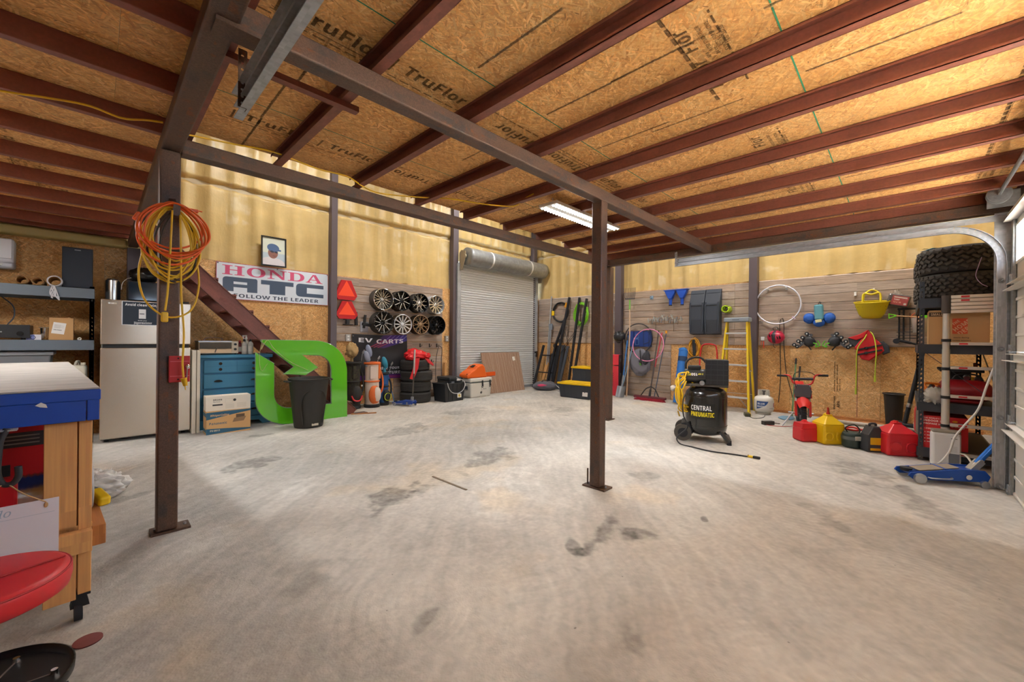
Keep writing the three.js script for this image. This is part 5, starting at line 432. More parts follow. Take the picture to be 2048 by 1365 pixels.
{ const t = thing('red_bundle', 'bright red fabric bundle with strap hanging over the tyre stack', 'fabric', [4.56, 0.862, -7.2]); const m = mat('#cf1018', 0.55); part(t, 'folds', [blob(0.16, [-0.02, 0.09, 0.02], [1.35, 0.75, 1.2], 33, 0.25, 3), blob(0.1, [0.16, 0.07, 0.1], [1.2, 0.7, 0.9], 34, 0.3, 3), blob(0.1, [-0.17, 0.05, 0.14], [1.1, 0.6, 0.9], 35, 0.3, 3)], m); part(t, 'strap', [ext([[0, 0], [0.09, 0], [0.06, -0.2], [-0.03, -0.42], [-0.11, -0.40], [-0.05, -0.22]], 0.012, [-0.2, 0.04, 0.30], [0, -0.25, 0], 0.003)], m); part(t, 'strap', [ext([[0, 0], [0.12, -0.03], [0.26, -0.14], [0.24, -0.17], [0.1, -0.1]], 0.012, [0.02, 0.04, 0.29], [0, 0.2, 0], 0.003)], mat('#d8323a', 0.55)); for (const x of [-0.12, 0.02, 0.14]) part(t, 'zip_pull', [bx(0.012, 0.05, 0.008, [x, 0.16 - Math.abs(x) * 0.3, 0.17], [0.3, 0, 0.3], 0.003)], mat('#d8b8a0', 0.5)); }
// tote, coolers, saw case, wrapped board
{ const t = thing('storage_tote', 'open black ribbed crate with looped grey hose beside the tyres', 'tote', [5.16, 0, -6.86], 0.05); const m = mat('#1f2124', 0.5); const w = 0.56, h = 0.38, d = 0.4; for (const [a, b, c, e] of [[-w / 2, w / 2, d / 2 - 0.012, d / 2], [-w / 2, w / 2, -d / 2, -d / 2 + 0.012]]) { const g = b2(a, b, 0, h, c, e, 0.004); warp(g, (v) => { const k = 0.86 + 0.14 * v.y / h; v.x *= k; v.z *= k; }); part(t, 'wall', [g], m); } for (const [a, b] of [[-w / 2, -w / 2 + 0.012], [w / 2 - 0.012, w / 2]]) { const g = b2(a, b, 0, h, -d / 2, d / 2, 0.004); warp(g, (v) => { const k = 0.86 + 0.14 * v.y / h; v.x *= k; v.z *= k; }); part(t, 'wall', [g], m); } part(t, 'bottom', [b2(-w * 0.43, w * 0.43, 0, 0.015, -d * 0.43, d * 0.43)], m); for (let i = 0; i < 4; i++) part(t, 'rib', [bar([(i - 1.5) * 0.12 * 0.86, 0.02, d / 2 * 0.87], [(i - 1.5) * 0.12, h, d / 2 + 0.004], 0.015, 0.01, [0, 0, 1])], m); part(t, 'rim', [b2(-w / 2 - 0.02, w / 2 + 0.02, h - 0.02, h, d / 2 - 0.005, d / 2 + 0.02, 0.005), b2(w / 2 - 0.005, w / 2 + 0.02, h - 0.02, h, -d / 2, d / 2, 0.005), b2(-w / 2 - 0.02, -w / 2 + 0.005, h - 0.02, h, -d / 2, d / 2, 0.005)], m); part(t, 'sticker', [quad(0.11, 0.085, [0.12, 0.11, d / 2 * 0.9 + 0.012], [-0.07, 0, 0])], printM(0.11, 0.085, (g, W, H) => { g.fillStyle = '#e8e2d2'; g.fillRect(0, 0, W, H); g.fillStyle = '#c9a83a'; g.beginPath(); g.arc(W * 0.5, H * 0.5, H * 0.32, 0, 7); g.fill(); }, 64)); }
solo('grey_hose', [tube([[4.88, 0.395, -6.73], [4.9, 0.3, -6.72], [4.98, 0.2, -6.715], [5.12, 0.17, -6.71], [5.26, 0.22, -6.715], [5.34, 0.33, -6.74], [5.33, 0.41, -6.78], [5.24, 0.47, -6.9]].map((q) => [q[0] + 0.07, q[1], q[2] + 0.1]), 0.008, 8)], mat('#b8b8b8', 0.4), 'pale grey hose looping over the black crate front', 'hose');
{ const t = thing('cool_box', 'black portable fridge with pale latches behind the white cooler', 'cool box', [5.46, 0, -7.22]); part(t, 'body', [b2(-0.17, 0.18, 0, 0.4, -0.25, 0.2, 0.015)], mat('#24272a', 0.45)); part(t, 'lid', [b2(-0.18, 0.19, 0.4, 0.46, -0.26, 0.21, 0.015)], mat('#2e3236', 0.4)); for (const y of [0.2, 0.4]) part(t, 'latch', [b2(0.02, 0.12, y - 0.02, y + 0.02, 0.2, 0.222, 0.006)], white); part(t, 'control_panel', [b2(-0.12, 0.0, 0.32, 0.37, 0.2, 0.208, 0.004)], greyPlastic); }
{ const t = thing('ice_chest', 'white rotomoulded ice chest carrying the orange saw case', 'ice chest', [5.98, 0, -6.98], 0.05); const m = mat('#d3cfc5', 0.5); const g = bx(0.66, 0.33, 0.42, [0, 0.165, 0], undefined, 0.03); warp(g, (v) => { const k = 0.92 + 0.08 * v.y / 0.33; v.x *= k; v.z *= k; }); part(t, 'tub', [g], m); part(t, 'gasket', [b2(-0.325, 0.325, 0.325, 0.345, -0.205, 0.205, 0.005)], mat('#4a5658', 0.7)); part(t, 'lid', [b2(-0.335, 0.335, 0.345, 0.43, -0.215, 0.215, 0.025)], m); for (const x of [0.02, 0.26]) part(t, 'latch', [bx(0.035, 0.13, 0.02, [x, 0.31, 0.225], [-0.1, 0, 0], 0.006), tor(0.02, 0.006, [x, 0.235, 0.222], undefined, 16, 6)], blackM); part(t, 'badge', [quad(0.16, 0.035, [0.12, 0.18, 0.205], [-0.08, 0, 0])], printM(0.16, 0.035, (g, W, H) => { g.fillStyle = '#d3cfc5'; g.fillRect(0, 0, W, H); txt(g, 'IGLOO', W * 0.08, H * 0.85, H * 0.95, '#3c3c3a', 'bold', 'sans-serif', W * 0.84); }, 128)); part(t, 'drain_plug', [cy(0.022, 0.022, 0.02, [0.0, 0.11, 0.2], [PI / 2, 0, 0], 18), cy(0.034, 0.034, 0.006, [0.0, 0.11, 0.196], [PI / 2, 0, 0], 20)], mat('#57544f', 0.5)); part(t, 'side_handle', [bx(0.035, 0.08, 0.15, [-0.325, 0.22, 0.03], undefined, 0.015)], mat('#353a44', 0.5)); part(t, 'skid_notch', [b2(-0.04, 0.16, 0.0, 0.04, 0.18, 0.199, 0.01)], mat('#bab6ab', 0.6)); }
{ const t = thing('chainsaw_case', 'orange moulded chainsaw case with bar sleeve lying on the ice chest', 'case', [5.97, 0.432, -6.96], 0.03); const m = mat('#e2621a', 0.45); part(t, 'shell', [ext([[-0.34, 0], [0.16, 0], [0.2, 0.06], [0.15, 0.24], [0.08, 0.30], [-0.07, 0.26], [-0.15, 0.19], [-0.26, 0.14], [-0.35, 0.08]], 0.26, [0, 0, -0.13], undefined, 0.025)], m); part(t, 'base_shell', [b2(-0.36, 0.22, 0.0, 0.075, -0.145, 0.145, 0.02)], m); part(t, 'bar_sleeve', [bx(0.42, 0.1, 0.04, [0.36, 0.055, 0.06], [0, 0, 0.02], 0.018)], mat('#da5512', 0.45)); part(t, 'handle_gap', [bx(0.09, 0.02, 0.1, [-0.08, 0.255, 0.0], [0, 0, 0.45], 0.008)], blackM); part(t, 'latch', [bx(0.03, 0.025, 0.02, [-0.33, 0.09, 0.1], undefined, 0.005)], black); }
{ const t = thing('wrapped_board', 'brown board wrapped in clear film leaning on the roller door', 'board', [7.08, 0.0, -7.05]); t.rotation.x = -0.235; const wrap = mat('#9c7c66', 0.3, 0, { clearcoat: 1, clearcoatRoughness: 0.1, bumpMap: foamB, bumpScale: 0.03 }); part(t, 'panel', [b2(-0.66, 0.66, 0, 1.0, -0.035, 0, 0.006)], wrap); part(t, 'label', [quad(0.09, 0.1, [0.42, 0.83, 0.002], [0, 0, 0.1])], white); const q = rng(77); for (let i = 0; i < 14; i++) { const x = -0.6 + i * 0.09 + q() * 0.04; part(t, 'film_highlight_crease', [tube([[x, 0.98, 0.001], [x + 0.03 * q(), 0.7, 0.004], [x + 0.06 * q(), 0.4, 0.003], [x + 0.08 * q(), 0.02, 0.001]], 0.0015 + q() * 0.0015, 5, 12)], mat('#d8c4b4', 0.12, 0, { clearcoat: 1 })); } }  // creases coloured pale to paint in the white highlight streaks of the film
solo('skirting_scrap', [bar([2.98, 0.006, -6.66], [3.35, 0.006, -6.5], 0.05, 0.012)], pineDark, 'loose wooden strip on the floor below the stair foot', 'timber');
// ---------- things along the slat wall ----------
const onW = (name, label, cat, y, z, off = 0.0, group) => thing(name, label, cat, [8.774 - off, y, z], -PI / 2, group);   // local x runs along the wall, local z out of it
const ring = (R, r, n, seed, jit, zj = 0.02, sy = 1) => { const q = rng(seed), pts = []; for (let k = 0; k < n; k++) { const rr = R * (1 - jit * q()), ox = (q() - 0.5) * jit * R * 0.7, oy = (q() - 0.5) * jit * R * 0.5; for (let i = 0; i < 12; i++) { const a = i / 12 * PI * 2; pts.push([Math.sin(a) * rr * (sy < 1 ? 1 : 1) + ox, Math.cos(a) * rr * sy + oy, (q() - 0.5) * zj + zj]); } } return tube(pts, r, 7, n * 48); };
{ const t = onW('steel_poles', 'two slim galvanised poles clipped together on the slats by the roller door', 'pole', 0, -7.02, 0.02); part(t, 'pole', [rod([-0.03, 0.62, 0.14], [0.03, 2.50, 0.03], 0.018, 12)], galv); part(t, 'pole', [rod([0.05, 0.68, 0.16], [0.05, 1.75, 0.06], 0.02, 12)], galvDull); part(t, 'clip', [bx(0.12, 0.16, 0.05, [0.04, 1.66, 0.07], undefined, 0.01), bx(0.05, 0.05, 0.09, [0.03, 1.66, 0.03])], mat('#8f9aa6', 0.4, 0.6)); }
{ const t = onW('rubber_hose', 'black rubber hose coil with yellow tags on the slats', 'hose', 2.05, -6.68, 0.02); part(t, 'coil', [ring(0.27, 0.021, 3, 61, 0.08, 0.03)], mat('#1b1a1a', 0.5)); part(t, 'tag', [bx(0.07, 0.13, 0.05, [-0.24, -0.02, 0.05], undefined, 0.015)], yellow); part(t, 'tag', [bx(0.08, 0.14, 0.05, [0.2, 0.18, 0.04], [0, 0, -0.4], 0.015)], mat('#d8951a', 0.5)); part(t, 'hook', [tube([[0, 0.26, 0], [0, 0.22, 0.04], [0, 0.22, 0.08], [0, 0.26, 0.09]], 0.006)], black); }
{ const t = onW('canopy_frame', 'black folding canopy frame with crossed wire braces leaning on the slats', 'frame', 0, -6.25, 0.04); const m = mat('#23252a', 0.4, 0.3); const P = [[[-0.32, 0.0, 0.5], [-0.12, 2.43, 0.03]], [[-0.5, 0.02, 0.5], [-0.44, 1.15, 0.2]], [[-0.44, 1.15, 0.2], [-0.22, 1.9, 0.06]], [[0.14, 0.05, 0.42], [0.20, 2.40, 0.03]], [[0.26, 0.05, 0.42], [0.42, 2.36, 0.03]]]; for (const [a, b] of P) part(t, 'tube', [bar(a, b, 0.05, 0.05, [0, 0, 1])], m); for (const [a, b] of [[[-0.16, 1.6, 0.22], [0.2, 0.86, 0.3]], [[-0.2, 1.3, 0.24], [0.06, 1.0, 0.3]], [[-0.18, 0.95, 0.32], [0.22, 1.5, 0.2]], [[-0.12, 1.1, 0.3], [0.36, 1.75, 0.15]], [[-0.05, 1.1, 0.3], [0.2, 0.6, 0.36]]]) part(t, 'wire_brace', [rod(a, b, 0.006, 6)], black); for (const [x, y, z] of [[-0.44, 1.15, 0.23], [-0.26, 1.28, 0.24]]) part(t, 'joint', [bx(0.07, 0.09, 0.06, [x, y, z], undefined, 0.01)], black); for (const y of [0.8, 1.05, 1.3]) for (const [x0, z0] of [[0.175, 0.29], [0.33, 0.25]]) part(t, 'pin', [cy(0.008, 0.008, 0.02, [x0, y, z0 - (y - 0.8) * 0.16], [PI / 2, 0, 0], 8)], silver); }
{ const t = onW('garden_hose', 'bright green garden hose coil between the black tubes', 'hose', 1.98, -5.99, 0.03); part(t, 'coil', [ring(0.22, 0.011, 8, 71, 0.28, 0.05, 1.4)], mat('#7cc81e', 0.4)); part(t, 'hook', [tube([[0, 0.3, -0.02], [0, 0.27, 0.04], [0, 0.27, 0.08], [0, 0.31, 0.09]], 0.006)], black); }
solo('grey_wire', [tube([[8.75, 2.2, -5.12], [8.74, 2.0, -5.07], [8.74, 1.7, -5.08], [8.75, 1.5, -5.14]], 0.008, 7)], mat('#9aa0aa', 0.4), 'thin grey wire loop hanging on the slats beside the corner column', 'wire');
{ const t = onW('cargo_ramp', 'black two-rail loading ramp with cross rungs leaning in the corner', 'ramp', 0, -6.92, 0.03); const m = mat('#26282d', 0.45, 0.3); for (const [a, b] of [[-0.36, -0.25], [0.26, 0.24]]) part(t, 'rail', [bar([a, 0.0, 0.42], [b, 1.15, 0.12], 0.06, 0.04, [0, 0, 1])], m); for (const y of [0.42, 0.88]) part(t, 'rung', [rod([-0.36 + y * 0.09, y, 0.42 - y * 0.26], [0.25, y, 0.42 - y * 0.26], 0.016, 10)], m); }
const lean = (name, label, z, w, h, off, m, tilt, cat = 'board') => { const t = onW(name, label, cat, 0, z, 0.0); part(t, 'plank', [bar([-tilt, 0, off], [0, h, 0.05], w, 0.03, [0, 0, 1])], m); part(t, 'end_trim', [bar([-tilt * 0.02, h * 0.985, 0.052], [0, h, 0.05], w + 0.004, 0.034, [0, 0, 1])], m); return t; };
lean('pine_plank', 'narrow pale pine plank leaning behind the black ramp', -7.02, 0.09, 1.0, 0.3, pine, 0.1); lean('pine_plank', 'thin pale pine strip leaning beside the dark panel in the corner', -6.74, 0.07, 0.95, 0.3, pine, 0.06); lean('dark_panel', 'slate-blue panel leaning behind the black ramp', -6.86, 0.22, 0.92, 0.24, mat('#3c424c', 0.5), 0.05, 'panel'); lean('dark_rail', 'long dark grey rail leaning beside the canopy frame', -6.42, 0.08, 1.14, 0.3, mat('#4a5058', 0.45), 0.12, 'rail'); lean('dark_rail', 'broad dark grey rail with pale edge leaning beside the canopy frame', -6.56, 0.12, 1.16, 0.22, mat('#3f444c', 0.45), 0.05, 'rail');
{ const t = thing('duffel_bag', 'grey and pink duffel bag lying before the black ramp', 'bag', [8.02, 0, -6.62], -0.75); part(t, 'body', [put(blob(0.16, [0, 0, 0], [1.95, 0.78, 0.95], 44, 0.14, 2.5), [0, 0.115, 0])], mat('#5a5a62', 0.85)); part(t, 'pink_panel', [put(blob(0.1, [0, 0, 0], [1.3, 0.35, 0.4], 45, 0.1), [-0.07, 0.14, 0.12])], mat('#c23a60', 0.7)); part(t, 'handle', [tube([[-0.1, 0.2, 0.06], [-0.06, 0.255, 0.02], [0.06, 0.255, 0.02], [0.1, 0.2, 0.06]], 0.011)], black); part(t, 'strap', [tube([[0.28, 0.14, 0.06], [0.36, 0.07, 0.12], [0.38, 0.012, 0.16], [0.3, 0.012, 0.2]], 0.01)], mat('#b8b0b4', 0.6)); }
{ const t = thing('storage_tote', 'long dark tote with yellow lid on the floor behind the lone column', 'tote', [7.62, 0, -5.28], -PI / 2 + 0.06); tote(t, 0.84, 0.31, 0.46, mat('#2f343c', 0.5), mat('#e3b90c', 0.45)); part(t, 'label', [quad(0.13, 0.09, [0.28, 0.11, 0.226], [-0.1, 0, 0])], white); }
{ const t = thing('storage_tote', 'tall dark tote with yellow lid standing against the slat wall', 'tote', [8.38, 0, -5.55], -PI / 2); tote(t, 0.66, 0.62, 0.44, mat('#343a43', 0.5), mat('#e3b90c', 0.45)); }
{ const t = thing('red_case', 'tall red plastic case with black trim standing beside the corner wall column', 'case', [8.52, 0, -4.90], -PI / 2); const m = mat('#d83a48', 0.4); part(t, 'shell', [b2(-0.14, 0.12, 0, 0.70, -0.04, 0.06, 0.015)], m); part(t, 'lid', [b2(-0.14, 0.12, 0.715, 0.97, -0.04, 0.06, 0.015)], m); part(t, 'edge_trim', [b2(0.12, 0.155, 0, 0.96, -0.06, 0.05, 0.008)], mat('#2a1a1e', 0.5)); for (const y of [0.5, 0.84]) part(t, 'latch', [bx(0.03, 0.07, 0.03, [0.16, y, 0.03], undefined, 0.006)], mat('#44464a', 0.4, 0.5)); part(t, 'marker_scrawl', [quad(0.1, 0.5, [-0.02, 0.35, 0.0612])], printM(0.1, 0.5, (g, W, H) => { g.fillStyle = '#d83a48'; g.fillRect(0, 0, W, H); g.strokeStyle = '#5a1420'; g.lineWidth = 5; g.beginPath(); for (let i = 0; i < 14; i++) g.lineTo(W * (0.35 + 0.3 * (i & 1)), H * (0.1 + i * 0.05)); g.stroke(); }, 64)); }
{ const t = onW('bike_helmet', 'black round vented helmet hanging on the corner wall column', 'helmet', 1.27, -4.83, 0.16); part(t, 'shell', [put(fin(new THREE.SphereGeometry(0.14, 26, 16, 0, PI * 2, 0, PI * 0.62)), [0, 0.12, 0.02], [0.6, 0, 0], [1, 0.95, 1])], mat('#232429', 0.4)); for (let i = 0; i < 6; i++) part(t, 'vent', [put(fin(new THREE.SphereGeometry(0.022, 10, 8)), [Math.cos(i * 1.05) * 0.075, 0.18 + Math.sin(i * 1.05) * 0.05, 0.115 + 0.02 * Math.sin(i * 1.05)], undefined, [1, 0.5, 0.4])], blackG); part(t, 'hook', [rod([0, 0.24, 0.02], [0, 0.26, 0.0], 0.006)], black); part(t, 'chin_strap', [tube([[-0.1, 0.1, 0.04], [-0.04, -0.02, 0.06], [0.05, -0.02, 0.06], [0.1, 0.1, 0.04]], 0.006)], black); }
{ const t = onW('blue_bag', 'flat navy blue bag with pale outline print behind the pink hoop', 'bag', 1.16, -4.40, 0.01); part(t, 'sheet', [grid(0.58, 0.36, 24, 14, (v) => { v.z = 0.03 + 0.012 * Math.sin(v.x * 11 + v.y * 5); }, [0, 0.18, 0])], printM(0.58, 0.36, (g, W, H) => { g.fillStyle = '#20418c'; g.fillRect(0, 0, W, H); g.fillStyle = '#17306c'; for (let i = 0; i < 5; i++) g.fillRect(W * (i * 0.22), 0, W * 0.05, H); g.strokeStyle = '#6f9ad8'; g.lineWidth = 4; g.strokeRect(W * 0.32, H * 0.2, W * 0.14, H * 0.24); g.strokeRect(W * 0.32, H * 0.52, W * 0.14, H * 0.36); g.beginPath(); g.moveTo(W * 0.3, H * 0.5); g.lineTo(W * 0.45, H * 0.46); g.stroke(); }, 256)); part(t, 'back_sheet', [b2(-0.29, 0.29, 0.0, 0.36, 0.004, 0.014, 0.004)], mat('#1c3a80', 0.7)); part(t, 'drawcord', [tube([[0.1, 0.34, 0.05], [0.2, 0.36, 0.06], [0.28, 0.28, 0.06], [0.26, 0.12, 0.06], [0.12, 0.06, 0.06]], 0.006)], black); }
solo('black_hoop', [tor(0.34, 0.012, [8.72, 1.35, -4.42], [0, PI / 2, 0], 56, 8)], mat('#2c2b2e', 0.5), 'thin black hoop behind the navy bag', 'hoop');
solo('pink_hoop', [put(tor(0.36, 0.011, [0, 0, 0], [0, PI / 2, 0], 64, 8), [8.60, 1.20, -4.13], [0, 0, -0.12])], mat('#e48ab4', 0.35), 'pink hula hoop hanging over the broom handles', 'hoop');
{ const t = onW('cloth_hood', 'grey cloth hood bag with black strap hanging under the navy bag', 'bag', 0.5, -4.32, 0.10); part(t, 'cloth', [blob(1, [-0.02, 0.30, 0.02], [0.25, 0.30, 0.1], 52, 0.14, 2)], mat('#75747e', 0.9)); part(t, 'lining', [blob(1, [0.14, 0.4, 0.05], [0.09, 0.16, 0.08], 53, 0.2, 2)], mat('#3c3c42', 0.9)); part(t, 'strap', [tube([[0.02, 0.58, 0.1], [0.05, 0.42, 0.135], [0.07, 0.25, 0.13], [0.02, 0.35, 0.14]], 0.014)], blackM); part(t, 'toggle', [bx(0.03, 0.06, 0.02, [0.05, 0.27, 0.145], [0, 0, 0.4], 0.006)], mat('#5a9a38', 0.5)); part(t, 'peg', [rod([0, 0.58, -0.1], [0, 0.6, 0.06], 0.008)], black); }
{ const t = onW('garden_fork', 'upturned long-tined fork with green collar beside the wall column', 'fork', 0, -4.62, 0.04); const m = mat('#4c4a4c', 0.4, 0.6); part(t, 'handle', [rod([0.07, 0.02, 0.30], [0.05, 1.45, 0.14], 0.015, 12), rod([0.05, 1.45, 0.14], [0.01, 2.02, 0.08], 0.015, 12)], mat('#c9a888', 0.7)); part(t, 'collar', [rod([0.01, 2.02, 0.08], [0, 2.25, 0.06], 0.017, 12)], mat('#6fae4a', 0.5)); part(t, 'crossbar', [rod([-0.12, 2.28, 0.06], [0.12, 2.27, 0.06], 0.012)], m); for (let i = 0; i < 10; i++) { const x = -0.13 + i * 0.029; part(t, 'tine', [tube([[x * 0.75, 2.26, 0.06], [x * 1.05, 2.36, 0.075], [x * 1.12 - 0.015, 2.53, 0.05]], 0.005, 6)], m); } }
{ const t = onW('square_shovel', 'square-bladed shovel with blue shaft standing beside the red case', 'shovel', 0, -4.60, 0.05); const m = mat('#8e9298', 0.35, 0.8); part(t, 'blade', [put(grid(0.21, 0.26, 10, 10, (v) => { v.z = 0.03 * (v.x / 0.105) ** 2; }), [0.02, 0.14, 0.48], [-0.35, 0, 0])], Object.assign(m, { side: THREE.DoubleSide })); part(t, 'socket', [rod([0.01, 0.26, 0.43], [0.0, 0.5, 0.34], 0.018, 12)], m); part(t, 'shaft', [rod([0.0, 0.5, 0.34], [-0.02, 1.42, 0.12], 0.016, 12)], mat('#2f6aa8', 0.4)); part(t, 'grip', [rod([-0.02, 1.30, 0.15], [-0.025, 1.45, 0.11], 0.019, 12)], black); }
{ const t = onW('paint_pole', 'thin pale blue pole with white tip among the shovel handles', 'pole', 0, -4.52, 0.03); part(t, 'pole', [rod([-0.14, 0.0, 0.42], [0.02, 1.25, 0.1], 0.011, 10)], mat('#7da6c8', 0.4)); part(t, 'tip', [rod([0.02, 1.25, 0.1], [0.03, 1.36, 0.07], 0.012, 10)], white); }
{ const t = onW('pole_saw', 'dark pole with small silver fittings leaning behind the shovel', 'pole', 0, -4.72, 0.03); part(t, 'pole', [rod([0.0, 0.0, 0.36], [0.02, 1.0, 0.06], 0.014, 10)], black); for (const y of [0.25, 0.6, 0.95]) part(t, 'clamp', [bx(0.05, 0.05, 0.04, [0.02, y, 0.34 - y * 0.28], undefined, 0.008)], mat('#5a5c60', 0.4, 0.5)); part(t, 'foot', [bx(0.08, 0.05, 0.06, [0, 0.03, 0.36], undefined, 0.01)], blackM); }
{ const t = onW('push_broom', 'wide push broom with red bristles and braced dark handle', 'broom', 0, -3.94, 0.0); part(t, 'block', [bx(0.72, 0.045, 0.07, [0.0, 0.075, 0.46], [0.15, 0, 0], 0.012)], mat('#5a2028', 0.6)); const br = []; const q = rng(88); for (let i = 0; i < 260; i++) br.push(bar([-0.35 + q() * 0.7, 0.06, 0.435 + q() * 0.06], [-0.36 + q() * 0.72, 0.004, 0.42 + q() * 0.1], 0.006, 0.006)); const b = part(t, 'bristles', br, mat('#a8283a', 0.9)); b.userData.kind = 'stuff'; part(t, 'handle', [rod([0.0, 0.1, 0.45], [-0.0, 1.52, 0.05], 0.014, 12)], mat('#4a3f3c', 0.5)); for (const s of [-1, 1]) part(t, 'brace', [tube([[0.0, 0.30, 0.4], [s * 0.1, 0.25, 0.42], [s * 0.2, 0.1, 0.46]], 0.011, 8)], blackM); part(t, 'socket', [cy(0.024, 0.02, 0.16, [0, 0.16, 0.44], [-0.25, 0, 0], 14)], blackM); }
{ const t = onW('red_handle_tool', 'second long handle with red upper half crossing the broom', 'pole', 0, -3.90, 0.0); part(t, 'lower_shaft', [rod([-0.1, 0.0, 0.42], [-0.03, 0.72, 0.24], 0.012, 10)], mat('#7a6a62', 0.45)); part(t, 'upper_shaft', [rod([-0.03, 0.72, 0.24], [0.04, 1.48, 0.05], 0.013, 10)], mat('#b83440', 0.45)); }
{ const t = onW('slim_pole', 'slim blue-black pole with orange tip beside the broom handle', 'pole', 0, -3.80, 0.0); part(t, 'shaft', [rod([-0.08, 0.0, 0.40], [0.03, 1.46, 0.05], 0.009, 10)], mat('#3c4a60', 0.45)); part(t, 'tip', [bx(0.04, 0.07, 0.02, [0.032, 1.49, 0.045], undefined, 0.006)], mat('#e8a020', 0.5)); }
{ const t = onW('slat_hook', 'blue-grey double hook alone on the slats near the fork', 'hook', 2.27, -4.13, 0.0); part(t, 'plate', [b2(-0.04, 0.04, -0.03, 0.05, 0, 0.01, 0.003)], mat('#8aa2b8', 0.4, 0.5)); part(t, 'prong', [tube([[0, 0, 0.01], [0, -0.02, 0.07], [0.01, 0.03, 0.1]], 0.008)], mat('#8aa2b8', 0.4, 0.5)); }
const scT = ['blue plastic scoop with dark spout end', 'blue plastic scoop hanging against the black ramps'];
[-3.67, -3.42].forEach((z, i) => { const t = onW('blue_scoop', scT[i], 'scoop', 2.06, z, 0.01); const m = mat('#1e50b8', 0.35); part(t, 'hopper', [ext([[-0.125, 0.34], [0.125, 0.34], [0.1, 0.28], [0.035, 0.15], [-0.035, 0.15], [-0.1, 0.28]], 0.08, [0, 0, 0.02], undefined, 0.012)], m); part(t, 'lip', [b2(-0.135, 0.135, 0.325, 0.345, 0.01, 0.12, 0.006)], m); part(t, 'stem', [cy(0.03, 0.035, 0.16, [0, 0.085, 0.06], undefined, 16)], m); part(t, 'stem_end', [cy(0.035, 0.035, 0.02, [0, 0.01, 0.06], undefined, 16)], black); part(t, 'peg', [rod([0, 0.3, 0.0], [0, 0.3, 0.03], 0.006)], black); });
for (let i = 0; i < 7; i++) { const t = onW('bar_clamp', ['silver bar clamp hanging at the column end of the clamp row', 'silver bar clamp with long drooping screw in the clamp row', 'silver bar clamp tilted sharply in the clamp row', 'silver bar clamp lying level in the middle of the clamp row', 'silver bar clamp with upturned jaw in the clamp row', 'silver bar clamp with a second drooping screw in the clamp row', 'silver bar clamp at the ramp end of the clamp row'][i], 'clamp', 1.74 + [0.02, 0, 0.05, 0.02, 0.05, 0, 0][i], -4.1 + i * 0.1, 0.0, 'silver clamps in a row on the slats'); const a = [0.3, -0.2, 0.9, 0, 0.6, -0.4, 0.2][i], m = i & 1 ? silver : mat('#b9bdb8', 0.4, 0.6); part(t, 'bar', [bar([-0.09, -0.03 * a, 0.06], [0.09, 0.09 * a, 0.06], 0.016, 0.02, [0, 0, 1])], m); part(t, 'jaw', [bx(0.022, 0.10, 0.03, [-0.075, -0.01, 0.065], [0, 0, a * 0.5], 0.005)], m); part(t, 'jaw', [bx(0.022, 0.11, 0.03, [0.06, 0.03, 0.065], [0, 0, a * 0.6], 0.005)], m); part(t, 'screw', [rod([0.0, 0.02, 0.07], [-0.02 * a, i === 1 || i === 5 ? -0.24 : -0.09, 0.07], 0.006, 8)], mat('#7a6a5c', 0.4, 0.7)); part(t, 'peg', [rod([0, 0.02, 0], [0, 0.02, 0.06], 0.005)], black); }
[-3.09, -2.79].forEach((z, i) => { const t = onW('car_ramp', ['black plastic car ramp hung upright beside the blue scoops', 'black plastic car ramp hung upright beside the stepladder'][i], 'ramp', 1.43, z, 0.0, 'pair of black car ramps'); const m = mat('#363c46', 0.6); part(t, 'deck', [ext([[0, 0.0], [0.13, 0.02], [0.17, 0.30], [0.16, 0.62], [0.05, 0.92], [0, 0.93]], 0.27, [-0.135, 0, 0.01], [0, -PI / 2, 0], 0.01).applyMatrix4(new THREE.Matrix4().makeTranslation(0.27, 0, 0))], m); for (const y of [0.3, 0.6, 0.85]) part(t, 'ridge', [bx(0.25, 0.012, 0.02, [0, y, 0.17 - Math.max(0, y - 0.6) * 0.35], undefined, 0.004)], m); for (const s of [-1, 1]) part(t, 'side_curb', [bx(0.025, 0.6, 0.03, [s * 0.12, 0.36, 0.17], undefined, 0.008)], m); });
{ const t = onW('tape_roll', 'lime green roll on a peg above the stepladder', 'roll', 1.93, -2.53, 0.0); part(t, 'roll', [put(lathe([[0.045, -0.09], [0.075, -0.09], [0.075, 0.09], [0.045, 0.09], [0.045, -0.09]], 32), [0, 0, 0.11], [PI / 2, 0, 0])], mat('#b4d41c', 0.4)); part(t, 'peg', [rod([0, 0.035, 0], [0, 0.035, 0.2], 0.007)], black); }
